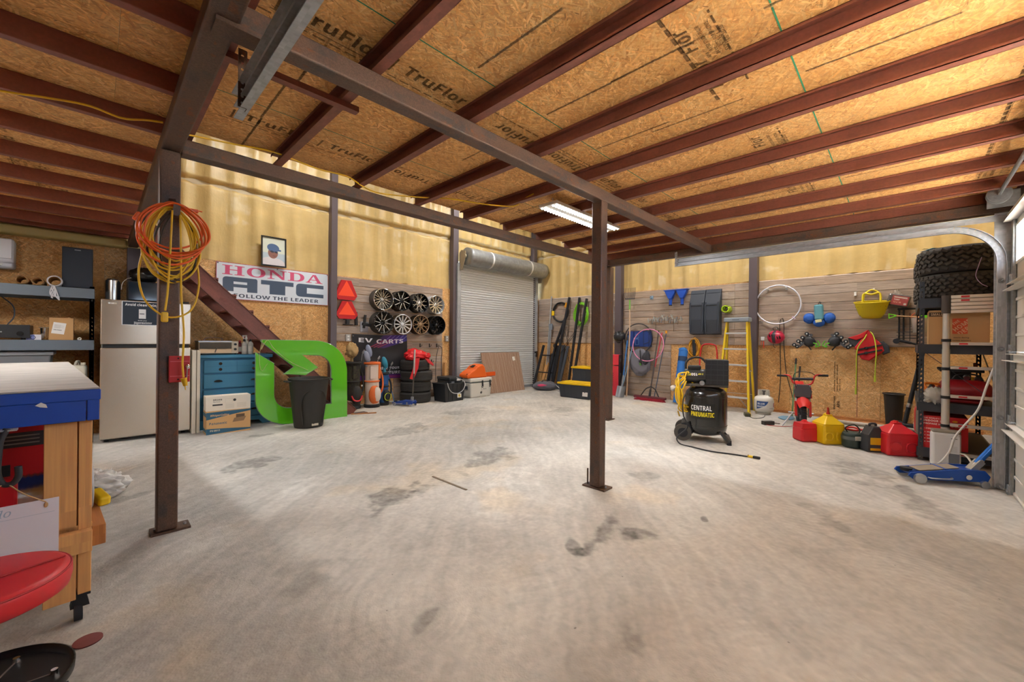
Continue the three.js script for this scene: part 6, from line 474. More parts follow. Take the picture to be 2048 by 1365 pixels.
// stepladder
{ const t = thing('stepladder', 'yellow fibreglass stepladder with grey top cap standing by the slat wall', 'stepladder', [8.42, 0, -2.27], -PI / 2); const m = mat('#e3c012', 0.42); for (const s of [-1, 1]) part(t, 'front_rail', [bar([s * 0.27, 0, 0.26], [s * 0.17, 1.68, 0.02], 0.03, 0.07, [0, 0, 1])], m); for (const s of [-1, 1]) part(t, 'rear_rail', [bar([s * 0.25, 0.0, -0.2], [s * 0.18, 1.66, -0.04], 0.03, 0.05, [0, 0, 1])], m); for (let i = 0; i < 5; i++) { const y = 0.27 + i * 0.295, k = 0.265 - y * 0.06; part(t, 'step', [b2(-k, k, y - 0.018, y + 0.012, 0.2 - y * 0.14, 0.30 - y * 0.14, 0.004)], mat('#c9cacb', 0.4, 0.6)); } part(t, 'top_cap', [b2(-0.215, 0.215, 1.66, 1.745, -0.12, 0.1, 0.02)], mat('#8b949c', 0.5)); part(t, 'cap_label', [quad(0.16, 0.03, [0, 1.70, 0.1008])], printM(0.16, 0.03, (g, W, H) => { g.fillStyle = '#8b949c'; g.fillRect(0, 0, W, H); txt(g, 'WERNER', W * 0.1, H * 0.85, H * 0.95, '#3c4248', 'bold', 'sans-serif', W * 0.8); }, 128)); for (const s of [-1, 1]) part(t, 'spreader', [bar([s * 0.24, 0.75, 0.15], [s * 0.22, 0.75, -0.12], 0.006, 0.02)], galv); part(t, 'rear_brace', [bar([-0.24, 0.3, -0.17], [0.24, 0.3, -0.17], 0.006, 0.03, [0, 0, 1])], galv); part(t, 'corner_brace', [rod([0.1, 0.27, 0.25], [0.26, 0.08, 0.24], 0.006)], galv); }
// bags, ropes and hand truck behind the compressor
{ const t = thing('chair_bag', 'tall blue drawstring chair bag leaning on the wall behind the compressor', 'bag', [8.34, 0, -3.36], -PI / 2); const g = cy(0.075, 0.09, 1.1, [0, 0, 0], undefined, 24); put(g, [0.02, 0.56, -0.1], [-0.22, 0, -0.03]); const m = mat('#2a6cb8', 0.75); part(t, 'body', [g], m); part(t, 'neck', [put(blob(0.085, [0, 0, 0], [1, 0.6, 1], 66, 0.2), [0.03, 1.11, -0.22])], m); part(t, 'band', [put(cy(0.091, 0.091, 0.1, [0, 0, 0], undefined, 24), [0.035, 0.92, -0.18], [-0.22, 0, -0.03])], mat('#1c3658', 0.7)); part(t, 'pompon', [blob(0.05, [-0.06, 0.32, 0.06], [1, 1.1, 1], 67, 0.3, 3)], mat('#e0d8cc', 0.95)); }
{ const t = onW('rope_bundle', 'hanging bundle of orange yellow rope with black handle above the blue bag', 'rope', 0.86, -3.15, 0.02); part(t, 'rope', [ring(0.12, 0.009, 7, 91, 0.4, 0.06, 1.9).translate(0, 0.28, 0)], mat('#d89a1e', 0.7)); part(t, 'handle', [bx(0.06, 0.34, 0.05, [0, 0.3, 0.08], [0, 0, 0.08], 0.02)], blackM); part(t, 'peg', [rod([0, 0.52, 0], [0, 0.52, 0.1], 0.007)], black); }
{ const t = thing('hand_truck', 'red hand truck with looped handle standing behind the compressor', 'hand truck', [8.50, 0, -2.83], -PI / 2); part(t, 'frame', [tube([[-0.15, 0.05, 0.0], [-0.15, 1.12, -0.08], [-0.11, 1.22, -0.09], [0.11, 1.22, -0.09], [0.15, 1.12, -0.08], [0.15, 0.05, 0.0]], 0.014, 10, 80)], red); for (const y of [0.35, 0.7]) part(t, 'crossbar', [rod([-0.15, y, -0.02], [0.15, y, -0.02], 0.012)], red); part(t, 'toe_plate', [b2(-0.18, 0.18, 0, 0.01, 0, 0.22)], red); for (const s of [-1, 1]) part(t, 'wheel', [cy(0.1, 0.1, 0.05, [s * 0.21, 0.1, -0.06], [0, 0, PI / 2], 24)], rubber); part(t, 'canister', [lathe([[0, 0], [0.1, 0], [0.105, 0.03], [0.105, 0.5], [0.08, 0.62], [0.05, 0.66], [0, 0.67]], 28, [0.05, 0.012, 0.12])], mat('#cfc8ba', 0.5)); }
{ const t = onW('white_hoop', 'large white hoop hung on two clear hooks near the wall column', 'hoop', 1.98, -1.69, 0.0); part(t, 'hoop', [tor(0.355, 0.0125, [0, 0, 0.04], [0, 0, 0], 80, 10)], mat('#e2e3ee', 0.3, 0.2)); part(t, 'joint', [put(cy(0.014, 0.014, 0.06, [0, 0, 0], undefined, 12), [0.25, -0.25, 0.04], [0, 0, PI / 4])], mat('#c9b8d8', 0.3)); for (const x of [-0.16, 0.13]) part(t, 'hook', [bx(0.03, 0.07, 0.012, [x, 0.30, 0.006], undefined, 0.003), bx(0.03, 0.012, 0.06, [x, 0.31, 0.03], undefined, 0.003)], white); }
{ const t = onW('bike_helmet', 'red and black vented cycling helmet on the slats', 'helmet', 1.30, -1.70, 0.0); part(t, 'shell', [put(fin(new THREE.SphereGeometry(0.13, 26, 16, 0, PI * 2, 0, PI * 0.6)), [0, 0.08, 0.09], [0.9, 0, 0], [1.05, 0.9, 1])], mat('#b81c40', 0.35)); part(t, 'dark_side', [put(fin(new THREE.SphereGeometry(0.132, 20, 12, -PI / 2, PI, 0.1, PI * 0.5)), [0.012, 0.08, 0.092], [0.9, 0, 0], [1.06, 0.9, 1])], mat('#2a2830', 0.4)); for (let i = 0; i < 5; i++) part(t, 'vent', [put(fin(new THREE.SphereGeometry(0.03, 10, 8)), [-0.08 + i * 0.04, 0.09 + 0.02 * Math.cos(i), 0.2], [0, 0, 0.3], [0.4, 1.1, 0.35])], blackG); part(t, 'strap', [tube([[-0.03, 0.2, 0.06], [-0.06, 0.24, 0.05], [0.0, 0.27, 0.03], [0.03, 0.22, 0.06]], 0.005)], black); part(t, 'strap', [tube([[-0.03, 0.0, 0.08], [-0.04, -0.08, 0.07], [-0.01, -0.12, 0.07]], 0.005)], black); part(t, 'hook', [rod([0, 0.24, 0], [0, 0.24, 0.05], 0.006)], white); }
{ const t = onW('tag_lanyard', 'red plastic tag on a white slat clip beside the cycling helmet', 'tag', 1.22, -1.93, 0.0); part(t, 'clip', [b2(-0.03, 0.03, 0.1, 0.17, 0, 0.012, 0.003)], white); part(t, 'tag', [bx(0.018, 0.13, 0.01, [0.02, 0.02, 0.02], [0, 0, 0.05], 0.003)], mat('#d8401c', 0.4)); part(t, 'tag', [bx(0.012, 0.08, 0.008, [-0.02, 0.05, 0.02], undefined, 0.003)], mat('#d86a2c', 0.4)); }
solo('ratchet_strap', [tube([[8.74, 0.18, -1.66], [8.72, 0.6, -1.63], [8.73, 1.2, -1.64], [8.735, 1.68, -1.645], [8.74, 1.74, -1.62], [8.735, 1.68, -1.595], [8.72, 1.2, -1.58], [8.70, 0.7, -1.53], [8.68, 0.42, -1.46], [8.62, 0.28, -1.42]], 0.007, 7)], mat('#2c241e', 0.7), 'long dark strap looped over a hook below the white hoop', 'strap');
{ const t = onW('swim_vest', 'child swim vest of three blue pads with teal bag on the slats', 'vest', 1.56, -1.07, 0.0); const m = mat('#1e5ab4', 0.6); for (const s of [-1, 1]) part(t, 'arm_pad', [put(blob(0.09, [0, 0, 0], [0.95, 1.0, 0.6], 20 + s, 0.06), [s * 0.14, 0.15, 0.07])], m); part(t, 'chest_pad', [put(blob(0.085, [0, 0, 0], [1.0, 0.85, 0.6], 23, 0.06), [0, 0.07, 0.08])], m); part(t, 'teal_bag', [bx(0.13, 0.27, 0.07, [0, 0.25, 0.1], [0, 0, 0.05], 0.03)], mat('#5e98a4', 0.7)); part(t, 'label', [bx(0.09, 0.05, 0.01, [0.0, 0.10, 0.135], [0, 0, 0.15], 0.004)], mat('#e0d8a0', 0.6)); part(t, 'loop', [tube([[-0.02, 0.38, 0.06], [0, 0.44, 0.02], [0.02, 0.38, 0.06]], 0.006)], blackM); part(t, 'peg', [rod([0, 0.43, 0], [0, 0.43, 0.04], 0.006)], black); }
function skate(label, z, dir) { const t = onW('inline_skate', label, 'skate', 1.26, z, 0.0, 'pair of hanging skates'); part(t, 'boot', [put(blob(1, [0, 0, 0], [0.1, 0.085, 0.05], 30 + dir, 0.12), [dir * 0.03, 0.05, 0.08], [0, 0, dir * 0.7])], mat('#2a2b30', 0.5)); part(t, 'frame', [bar([dir * 0.17, -0.05, 0.08], [dir * -0.02, 0.17, 0.08], 0.03, 0.05, [0, 0, 1])], mat('#585c62', 0.4, 0.4)); for (let i = 0; i < 4; i++) for (const q of [0, 1]) { const w = part(t, 'wheel', [put(tor(0.021, 0.012, [0, 0, 0], undefined, 22, 8), [dir * (0.20 - i * 0.06) + q * dir * 0.035, -0.045 + i * 0.065 + q * 0.03, 0.07 + q * 0.05])], mat('#26262a', 0.5)); part(w, 'wheel_hub', [cy(0.011, 0.011, 0.02, [dir * (0.20 - i * 0.06) + q * dir * 0.035, -0.045 + i * 0.065 + q * 0.03, 0.07 + q * 0.05], [PI / 2, 0, 0], 12)], mat('#d8dcd8', 0.4)); } part(t, 'lace', [tube([[dir * -0.04, 0.02, 0.13], [dir * -0.09, 0.0, 0.14], [dir * -0.07, -0.05, 0.13], [dir * -0.13, -0.02, 0.12], [dir * -0.1, 0.06, 0.13]], 0.008)], mat('#62c820', 0.5)); part(t, 'buckle_strap', [bx(0.02, 0.1, 0.01, [dir * 0.02, -0.06, 0.09], [0, 0, dir * -0.6], 0.004)], blackM); part(t, 'peg', [rod([0, 0.06, 0], [0, 0.06, 0.05], 0.006)], black); }
skate('green-laced skate with wheels fanned towards the cycling helmet', -1.18, -1); skate('green-laced skate with wheels fanned towards the red life vest', -0.88, 1);
{ const t = onW('yellow_basket', 'yellow perforated plastic tote basket with two loop handles', 'basket', 1.68, -0.39, 0.0); const m = mat('#dcc516', 0.45, 0, { side: THREE.DoubleSide }); const prof = [[0.02, 0.0], [0.12, 0.01], [0.17, 0.08], [0.21, 0.22], [0.225, 0.27]]; part(t, 'bowl', [put(lathe(prof, 40), [0, 0, 0.10], [0.25, 0, 0], [0.95, 1, 0.42])], m); part(t, 'rim', [put(tor(0.225, 0.01, [0, 0, 0], [PI / 2, 0, 0], 48, 8), [0, 0.262, 0.165], [0.25, 0, 0], [0.95, 1, 0.42])], m); for (const z of [0.06, 0.19]) part(t, 'handle', [tube([[-0.11, 0.26, z], [-0.09, 0.4, z - 0.02], [0.0, z < 0.1 ? 0.47 : 0.38, z - (z < 0.1 ? 0.04 : 0.0)], [0.09, 0.4, z - 0.02], [0.11, 0.26, z]], 0.014, 10)], m); const holes = []; for (let r = 0; r < 4; r++) for (let k = 0; k < 16; k++) { const a = (k / 16) * PI * 2 + r * 0.2, yy = 0.04 + r * 0.045, rr = 0.15 + r * 0.018; holes.push(put(sph(0.006, [0, 0, 0], undefined, 6), [Math.sin(a) * rr * 0.97, yy + 0.01, 0.10 + Math.cos(a) * rr * 0.44 + yy * 0.24])); } part(t, 'perforations', holes, mat('#8a7a10', 0.6)).userData.kind = 'stuff'; part(t, 'hook', [bx(0.025, 0.07, 0.012, [0.02, 0.46, 0.006], undefined, 0.003), rod([0.02, 0.47, 0], [0.02, 0.47, 0.05], 0.006)], white); }
solo('clear_hook', [bx(0.012, 0.07, 0.03, [8.768, 2.10, -0.60], undefined, 0.003), bx(0.05, 0.012, 0.03, [8.745, 2.07, -0.60], undefined, 0.003)], white, 'empty white slat hook beside the yellow basket', 'hook');
{ const t = onW('tarp_package', 'dark packaged tarp with red printed label in clear wrap on the slats', 'package', 1.86, -0.08, 0.0); t.rotation.order = 'YXZ'; const box = put(bx(0.26, 0.19, 0.13, [0, 0, 0], undefined, 0.03), [0, 0.09, 0.09], [0, 0, -0.25]); part(t, 'bundle', [box], mat('#3b2c26', 0.6)); part(t, 'label', [put(quad(0.19, 0.14, [0, 0, 0]), [0.015, 0.085, 0.1565], [0, 0, -0.25])], printM(0.19, 0.14, (g, W, H) => { g.fillStyle = '#a8261c'; g.fillRect(0, 0, W, H); g.fillStyle = '#d8c8b0'; g.fillRect(W * 0.1, H * 0.1, W * 0.8, H * 0.13); txt(g, 'TARP', W * 0.12, H * 0.5, H * 0.2, '#e8d8c0'); txt(g, '12 x 16', W * 0.12, H * 0.78, H * 0.2, '#e8b088'); g.fillStyle = '#d8c8b0'; g.fillRect(W * 0.78, H * 0.72, W * 0.16, H * 0.2); }, 128)); part(t, 'wrap', [put(bx(0.27, 0.2, 0.14, [0, 0, 0], undefined, 0.035), [0, 0.09, 0.09], [0, 0, -0.25])], mat('#ffffff', 0.12, 0, { transmission: 0.95, thickness: 0 })); part(t, 'neck', [cy(0.05, 0.02, 0.1, [-0.02, 0.22, 0.07], [0, 0, 0.3])], mat('#d8ccc0', 0.3, 0, { transmission: 0.6, thickness: 0 })); part(t, 'peg', [rod([0.0, 0.25, 0], [0.0, 0.25, 0.08], 0.006)], black); }
{ const t = onW('life_vest', 'red and charcoal life vest with buckled straps hanging aslant', 'vest', 1.0, -0.43, 0.0); const r = mat('#c41c22', 0.7), c = mat('#35353a', 0.75); part(t, 'body', [ext([[-0.17, 0.22], [-0.08, 0.02], [0.02, 0.0], [0.2, 0.16], [0.17, 0.27], [0.08, 0.36], [0.0, 0.5], [-0.06, 0.4]], 0.07, [0, 0, 0.04], undefined, 0.018)], r); part(t, 'shoulder_panel', [ext([[-0.25, 0.36], [-0.23, 0.28], [-0.15, 0.2], [-0.03, 0.24], [0.0, 0.5], [-0.1, 0.42]], 0.06, [0, 0, 0.05], undefined, 0.014)], c); part(t, 'shoulder_panel', [ext([[0.12, 0.3], [0.18, 0.1], [0.26, 0.14], [0.25, 0.24], [0.18, 0.32]], 0.06, [0, 0, 0.045], undefined, 0.014)], c); part(t, 'red_yoke', [ext([[-0.25, 0.37], [-0.1, 0.43], [0.0, 0.5], [-0.04, 0.38], [-0.14, 0.33]], 0.05, [0, 0, 0.075], undefined, 0.01)], r); for (const y of [0.12, 0.2]) { part(t, 'strap', [bar([-0.14, y - 0.03, 0.13], [0.17, y + 0.06, 0.13], 0.012, 0.025, [0, 1, 0])], blackM); part(t, 'buckle', [bx(0.04, 0.04, 0.015, [-0.02, y + 0.005, 0.138], [0, 0, 0.28], 0.006)], black); } part(t, 'peg', [rod([0, 0.49, 0], [0, 0.49, 0.08], 0.006)], black); }
solo('yellow_rope', [tube([[8.62, 0.5, -0.57], [8.62, 0.8, -0.565], [8.60, 1.2, -0.55], [8.62, 1.36, -0.47], [8.68, 1.47, -0.42], [8.66, 1.44, -0.38], [8.60, 1.2, -0.33], [8.60, 0.9, -0.335], [8.61, 0.72, -0.34]], 0.008, 8), cy(0.014, 0.014, 0.1, [8.62, 0.5, -0.57]), cy(0.014, 0.014, 0.1, [8.61, 0.72, -0.34])], mat('#b8c83a', 0.6), 'yellow green rope slung over the life vest', 'rope');
{ const t = onW('toy_shovel', 'toy shovel with lime handle and wooden shaft sticking out of the bucket', 'shovel', 1.70, -0.04, 0.16); part(t, 'shaft', [rod([-0.06, 0.01, 0.02], [0.2, -0.02, 0.02], 0.009, 10)], mat('#c9a070', 0.6)); part(t, 'grip', [ext([[-0.15, -0.035], [-0.06, 0.0], [-0.06, 0.02], [-0.15, 0.05]], 0.02, [0, 0, 0.01], undefined, 0.004, [[[-0.138, -0.015], [-0.138, 0.032], [-0.09, 0.018], [-0.09, 0.002]]])], mat('#6fd01e', 0.4)); part(t, 'blade', [bx(0.1, 0.07, 0.012, [0.24, -0.02, 0.02], undefined, 0.005)], mat('#6fd01e', 0.4)); }
{ const t = onW('toy_bucket', 'clear plastic bucket of orange beach toys on the slats', 'bucket', 1.45, 0.16, 0.02); part(t, 'bucket', [lathe([[0, 0], [0.08, 0], [0.105, 0.22], [0.1, 0.22], [0.075, 0.01], [0, 0.01]], 32, [0, 0, 0.11])], mat('#e6e2da', 0.2, 0, { transmission: 0.6, thickness: 0 })); part(t, 'toys', [blob(0.075, [0, 0.14, 0.11], [1, 1.1, 1], 81, 0.25, 3)], mat('#e8622a', 0.5)); part(t, 'handle', [tor(0.1, 0.004, [0, 0.22, 0.11], [0.3, 0, 0], 24, 6, PI)], mat('#e8622a', 0.4)); part(t, 'peg', [rod([0, 0.32, 0], [0, 0.32, 0.12], 0.006)], black); }
{ const t = onW('luggage_cart', 'folded black wire luggage cart hanging beside the shelving', 'cart', 1.26, -0.0, 0.0); for (const x of [-0.07, -0.02]) part(t, 'rail', [rod([x, 0.06, 0.05], [x, 0.56, 0.05], 0.012)], black); for (const y of [0.1, 0.15, 0.2]) part(t, 'wire', [rod([-0.1, y, 0.06], [0.14, y, 0.06], 0.005)], black); part(t, 'wire', [rod([0.05, 0.06, 0.06], [0.05, 0.5, 0.06], 0.005)], black); part(t, 'wheel', [cy(0.04, 0.04, 0.03, [-0.1, 0.06, 0.08], [PI / 2, 0, 0], 18)], rubber); part(t, 'handle', [bx(0.3, 0.03, 0.03, [0.06, 0.56, 0.05], undefined, 0.008)], black); part(t, 'peg', [rod([-0.04, 0.5, 0], [-0.04, 0.5, 0.05], 0.006)], black); }
// stamp on the board wall
{ const c = canvas(128, 1024), g = c.getContext('2d'); g.fillStyle = '#000'; g.fillRect(0, 0, 128, 1024); g.save(); g.translate(64, 1010); g.rotate(-PI / 2); g.fillStyle = '#fff'; g.font = 'bold 40px sans-serif'; g.fillText('West Fraser', 0, -16, 250); g.font = 'bold 56px sans-serif'; g.fillText('APA', 40, 40, 190); g.font = 'bold 22px sans-serif'; g.fillText('RATED SHEATHING   24/16  SIZED FOR SPACING', 300, -20, 640); g.fillText('7/16 INCH   EXPOSURE 1   THIS SIDE DOWN', 300, 12, 620); g.fillText('MILL 417   PS 2-18', 320, 44, 400); g.restore(); const q = rng(4); g.fillStyle = 'rgba(0,0,0,0.7)'; for (let i = 0; i < 3500; i++) g.fillRect(q() * 128, q() * 1024, 2, 1.5); part(wallRight, 'board_print', [quad(0.14, 1.06, [8.7945, 0.66, -0.83], [0, -PI / 2, 0])], mat('#2a1a0c', 0.9, 0, { alphaMap: texOf(c, false), transparent: true, opacity: 0.85 })); part(wallRight, 'board_print', [b2(8.794, 8.7955, 0.05, 1.15, -0.568, -0.562)], mat('#7a2a4a', 0.9)); part(wallBack, 'board_print', [quad(0.12, 0.8, [2.55, 1.45, ZB + 0.0055])], mat('#3a2a1c', 0.9, 0, { alphaMap: texOf(c, false), transparent: true, opacity: 0.7 })); }
// propane bottle and charger
{ const t = thing('propane_bottle', 'white propane bottle with blue swoosh label at the wall column', 'gas bottle', [8.30, 0, -1.80], -0.9); part(t, 'tank', [lathe([[0, 0.03], [0.1, 0.03], [0.14, 0.06], [0.155, 0.1], [0.155, 0.25], [0.14, 0.30], [0.09, 0.335], [0, 0.345]], 40)], mat('#d5d2ca', 0.4)); part(t, 'foot_ring', [cy(0.11, 0.105, 0.04, [0, 0.02, 0], undefined, 32, true)], mat('#b5b0a6', 0.5, 0, { side: THREE.DoubleSide })); part(t, 'collar', [put(fin(new THREE.CylinderGeometry(0.09, 0.095, 0.1, 32, 1, true, 0.4, 4.6)), [0, 0.385, 0])], mat('#d0cdc4', 0.4, 0, { side: THREE.DoubleSide })); part(t, 'valve', [cy(0.018, 0.018, 0.07, [0, 0.375, 0]), cy(0.03, 0.03, 0.015, [0, 0.415, 0])], mat('#5a5c60', 0.4, 0.6)); part(t, 'label', [put(fin(new THREE.CylinderGeometry(0.1562, 0.1562, 0.14, 32, 1, true, -1.2, 2.4)), [0, 0.175, 0])], printM(0.37, 0.14, (g, W, H) => { g.fillStyle = '#dcdad4'; g.fillRect(0, 0, W, H); g.fillStyle = '#1f4a86'; g.beginPath(); g.moveTo(0, 0); g.lineTo(W * 0.5, 0); g.quadraticCurveTo(W * 0.42, H * 0.7, 0, H); g.fill(); txt(g, 'BLUE', W * 0.04, H * 0.42, H * 0.34, '#e8eaee'); txt(g, 'RHINO', W * 0.03, H * 0.76, H * 0.32, '#e8eaee'); g.fillStyle = '#b8707a'; g.fillRect(W * 0.78, H * 0.2, W * 0.16, H * 0.5); txt(g, 'LP GAS', W * 0.56, H * 0.9, H * 0.14, '#777'); }, 256)); }
{ const t = thing('battery_charger', 'yellow and black battery charger on the floor before the propane bottle', 'charger', [7.85, 0, -1.95], 0.4); part(t, 'case', [bx(0.16, 0.06, 0.09, [0, 0.03, 0], undefined, 0.015)], mat('#3c3a22', 0.5)); part(t, 'yellow_face', [bx(0.12, 0.05, 0.012, [0, 0.035, 0.045], undefined, 0.004)], yellow); part(t, 'lead', [tube([[-0.08, 0.02, 0], [-0.2, 0.006, 0.06], [-0.1, 0.006, 0.2], [0.2, 0.006, 0.3], [0.5, 0.006, 0.3]], 0.005)], black); }
{ const t = thing('power_brick', 'black power brick with red and black leads on the bare floor', 'adapter', [7.28, 0, -1.52], -0.7); part(t, 'brick', [bx(0.17, 0.06, 0.08, [0, 0.03, 0], undefined, 0.01)], mat('#2e2a26', 0.55)); part(t, 'lead', [tube([[0.085, 0.03, 0], [0.14, 0.02, 0], [0.2, 0.012, 0.0]], 0.006)], black); part(t, 'red_lead', [tube([[-0.05, 0.006, 0.04], [0.0, 0.006, 0.12], [0.15, 0.006, 0.16], [0.35, 0.006, 0.12], [0.5, 0.006, 0.0]], 0.004)], red); }
solo('blue_pad', [put(blob(0.16, [0, 0, 0], [1.3, 0.1, 0.7], 97, 0.15), [8.1, 0.017, -1.42])], mat('#6c92ac', 0.8), 'flat pale blue cloth pad on the floor behind the dirt bike', 'cloth');
for (const [z, h, c, l] of [[-1.40, 1.0, '#5a7a52', 'slim green pole leaning on the board wall behind the dirt bike'], [-1.34, 0.86, '#2a2c2e', 'short black pole leaning on the board wall behind the dirt bike']]) { const t = onW('garden_pole', l, 'pole', 0, z, 0.0); part(t, 'shaft', [rod([0, 0, 0.35], [0, h - 0.1, 0.06], 0.012, 10)], mat(c, 0.5)); part(t, 'cap', [rod([0, h - 0.1, 0.06], [0, h, 0.03], 0.015, 10)], black); }
// dirt bike seen from its front
{ const t = thing('dirt_bike', 'small red electric dirt bike facing into the room by the board wall', 'dirt bike', [7.45, 0, -1.12], -1.36); const r = mat('#c8201e', 0.4); const fw = part(t, 'front_wheel', [put(tor(0.165, 0.035, [0, 0, 0], undefined, 44, 12), [0, 0.2, 0.33], [0, PI / 2, 0])], rubber); const kn = []; for (let k = 0; k < 34; k++) for (const s of [-1, 0, 1]) { const a = k / 34 * PI * 2; kn.push(put(bx(0.02, 0.014, 0.016, [0, 0, 0]), [s * 0.022, 0.2 + Math.sin(a) * 0.2, 0.33 + Math.cos(a) * 0.2], [-a, 0, 0])); } part(fw, 'tread_knobs', kn, rubber).userData.kind = 'stuff'; part(fw, 'front_hub', [cy(0.03, 0.03, 0.08, [0, 0.2, 0.33], [0, 0, PI / 2])], silver); for (let k = 0; k < 8; k++) part(fw, 'wheel_spoke', [rod([0, 0.2, 0.33], [0, 0.2 + Math.sin(k * PI / 4) * 0.14, 0.33 + Math.cos(k * PI / 4) * 0.14], 0.003, 6)], silver); const rw = part(t, 'rear_wheel', [put(tor(0.165, 0.04, [0, 0, 0], undefined, 40, 12), [0, 0.205, -0.45], [0, PI / 2, 0])], rubber); part(rw, 'rear_hub', [cy(0.06, 0.06, 0.07, [0, 0.205, -0.45], [0, 0, PI / 2])], blackM);
  for (const s of [-1, 1]) { part(t, 'fork_tube', [rod([s * 0.075, 0.2, 0.33], [s * 0.075, 0.60, 0.17], 0.02, 12)], silver); part(t, 'fork_guard', [bar([s * 0.085, 0.22, 0.36], [s * 0.085, 0.42, 0.27], 0.03, 0.015, [0, 0, 1])], r); } part(t, 'fender', [grid(0.17, 0.34, 10, 12, (v) => { v.z = -0.04 * (v.x / 0.085) ** 2 - 0.25 * v.y * v.y; v.x *= 1 - 0.4 * Math.abs(v.y) / 0.17; }, [0, 0.46, 0.36], [-1.15, 0, 0])], mat('#c8201e', 0.4, 0, { side: THREE.DoubleSide })); part(t, 'number_plate', [ext([[-0.09, 0], [0.09, 0], [0.11, 0.1], [0.07, 0.2], [-0.07, 0.2], [-0.11, 0.1]], 0.02, [0, 0.47, 0.26], [-0.35, 0, 0], 0.01)], mat('#3a3438', 0.5)); for (const s of [-1, 1]) part(t, 'tank_shroud', [put(ext([[0, 0], [0.18, -0.05], [0.26, 0.06], [0.2, 0.14], [0.02, 0.16]], 0.02, [0, 0, 0], undefined, 0.006), [s * 0.1, 0.46, 0.14], [0, PI / 2 + s * 0.5, 0])], r); part(t, 'frame', [tube([[0, 0.62, 0.15], [0, 0.5, -0.1], [0, 0.3, -0.2], [0, 0.22, -0.42]], 0.022), tube([[0, 0.6, 0.16], [0, 0.3, 0.08], [0, 0.17, -0.05], [0, 0.22, -0.3]], 0.02)], blackM); part(t, 'motor', [bx(0.13, 0.17, 0.24, [0, 0.29, -0.08], undefined, 0.03)], mat('#2c2c30', 0.4, 0.4)); part(t, 'seat', [bx(0.12, 0.06, 0.48, [0, 0.58, -0.2], [-0.08, 0, 0], 0.025)], blackM); part(t, 'rear_fender', [bx(0.13, 0.02, 0.3, [0, 0.6, -0.52], [0.25, 0, 0], 0.008)], r); part(t, 'triple_clamp', [bx(0.2, 0.035, 0.06, [0, 0.635, 0.16], undefined, 0.01)], mat('#9a9ea6', 0.35, 0.7)); part(t, 'handlebar', [tube([[-0.29, 0.77, 0.06], [-0.16, 0.78, 0.11], [-0.11, 0.68, 0.15], [-0.05, 0.655, 0.16], [0.05, 0.655, 0.16], [0.11, 0.68, 0.15], [0.16, 0.80, 0.11], [0.29, 0.80, 0.06]], 0.012, 10, 60)], r); for (const s of [-1, 1]) part(t, 'grip', [rod([s * 0.19, s > 0 ? 0.80 : 0.775, 0.1], [s * 0.31, s > 0 ? 0.80 : 0.77, 0.05], 0.0165, 12)], rubber); part(t, 'bar_pad', [rod([-0.13, 0.735, 0.13], [0.13, 0.745, 0.13], 0.02, 12)], mat('#3c3a40', 0.7)); part(t, 'cable', [tube([[0.16, 0.79, 0.1], [0.1, 0.84, 0.16], [-0.1, 0.82, 0.2], [-0.08, 0.6, 0.24]], 0.005)], black); part(t, 'foot_peg', [rod([-0.16, 0.2, -0.1], [0.16, 0.2, -0.1], 0.012)], silver); part(t, 'kickstand', [rod([-0.1, 0.22, 0.0], [-0.24, 0.01, 0.08], 0.01)], silver); }
// fuel cans and power tools in a row
const redCan = mat('#c8202a', 0.4);
function fuelCan(label, p, turn, w, h, d, m, spout, inset = true) { const t = thing('fuel_can', label, 'fuel can', p, turn); const g = bx(w, h * 0.72, d, [0, h * 0.36, 0], undefined, 0.03); part(t, 'body', [g], m); const top = bx(w * 0.985, h * 0.36, d * 0.985, [0, h * 0.18, 0], undefined, 0.02); warp(top, (v) => { const k = v.y > h * 0.3 ? 0.28 : 1 - 0.12 * Math.max(0, v.y) / (h * 0.3); v.x *= k; v.z *= k; }); top.translate(0, h * 0.66, 0); part(t, 'shoulder', [top], m); if (inset) for (const s of [-1, 1]) part(t, 'grip_recess', [bx(w * 0.34, h * 0.3, 0.016, [s * w * 0.25, h * 0.3, d / 2 - 0.002], undefined, 0.02)], m); if (inset) part(t, 'panel_rim', [tor(w * 0.17, 0.006, [w * 0.25, h * 0.3, d / 2 + 0.006], undefined, 24, 6)], m); if (inset) part(t, 'panel_rim', [tor(w * 0.17, 0.006, [-w * 0.25, h * 0.3, d / 2 + 0.006], undefined, 24, 6)], m); part(t, 'carry_handle', [tube([[0, h * 0.9, -d * 0.32], [0, h * 1.0, -d * 0.2], [0, h * 1.02, 0.0], [0, h * 0.98, d * 0.05]], 0.016)], m); part(t, 'spout', spout === m ? [cy(0.024, 0.02, 0.04, [0, h * 1.01, 0])] : [cy(0.024, 0.018, 0.05, [0, h * 1.02, 0]), cy(0.014, 0.01, 0.07, [0, h * 1.02 + 0.05, 0], [0, 0, 0.05])], spout); return t; }
fuelCan('small red plastic fuel can with round shoulders beside the yellow can', [6.45, 0, -0.93], -0.85, 0.21, 0.25, 0.2, redCan, redCan, false); fuelCan('yellow plastic fuel can with red spout', [6.52, 0, -0.70], -0.85, 0.26, 0.36, 0.24, mat('#dfb80e', 0.4), mat('#b8301c', 0.4)); fuelCan('large red plastic fuel can beside the shelving post', [6.46, 0, -0.07], -1.05, 0.30, 0.36, 0.27, redCan, redCan);
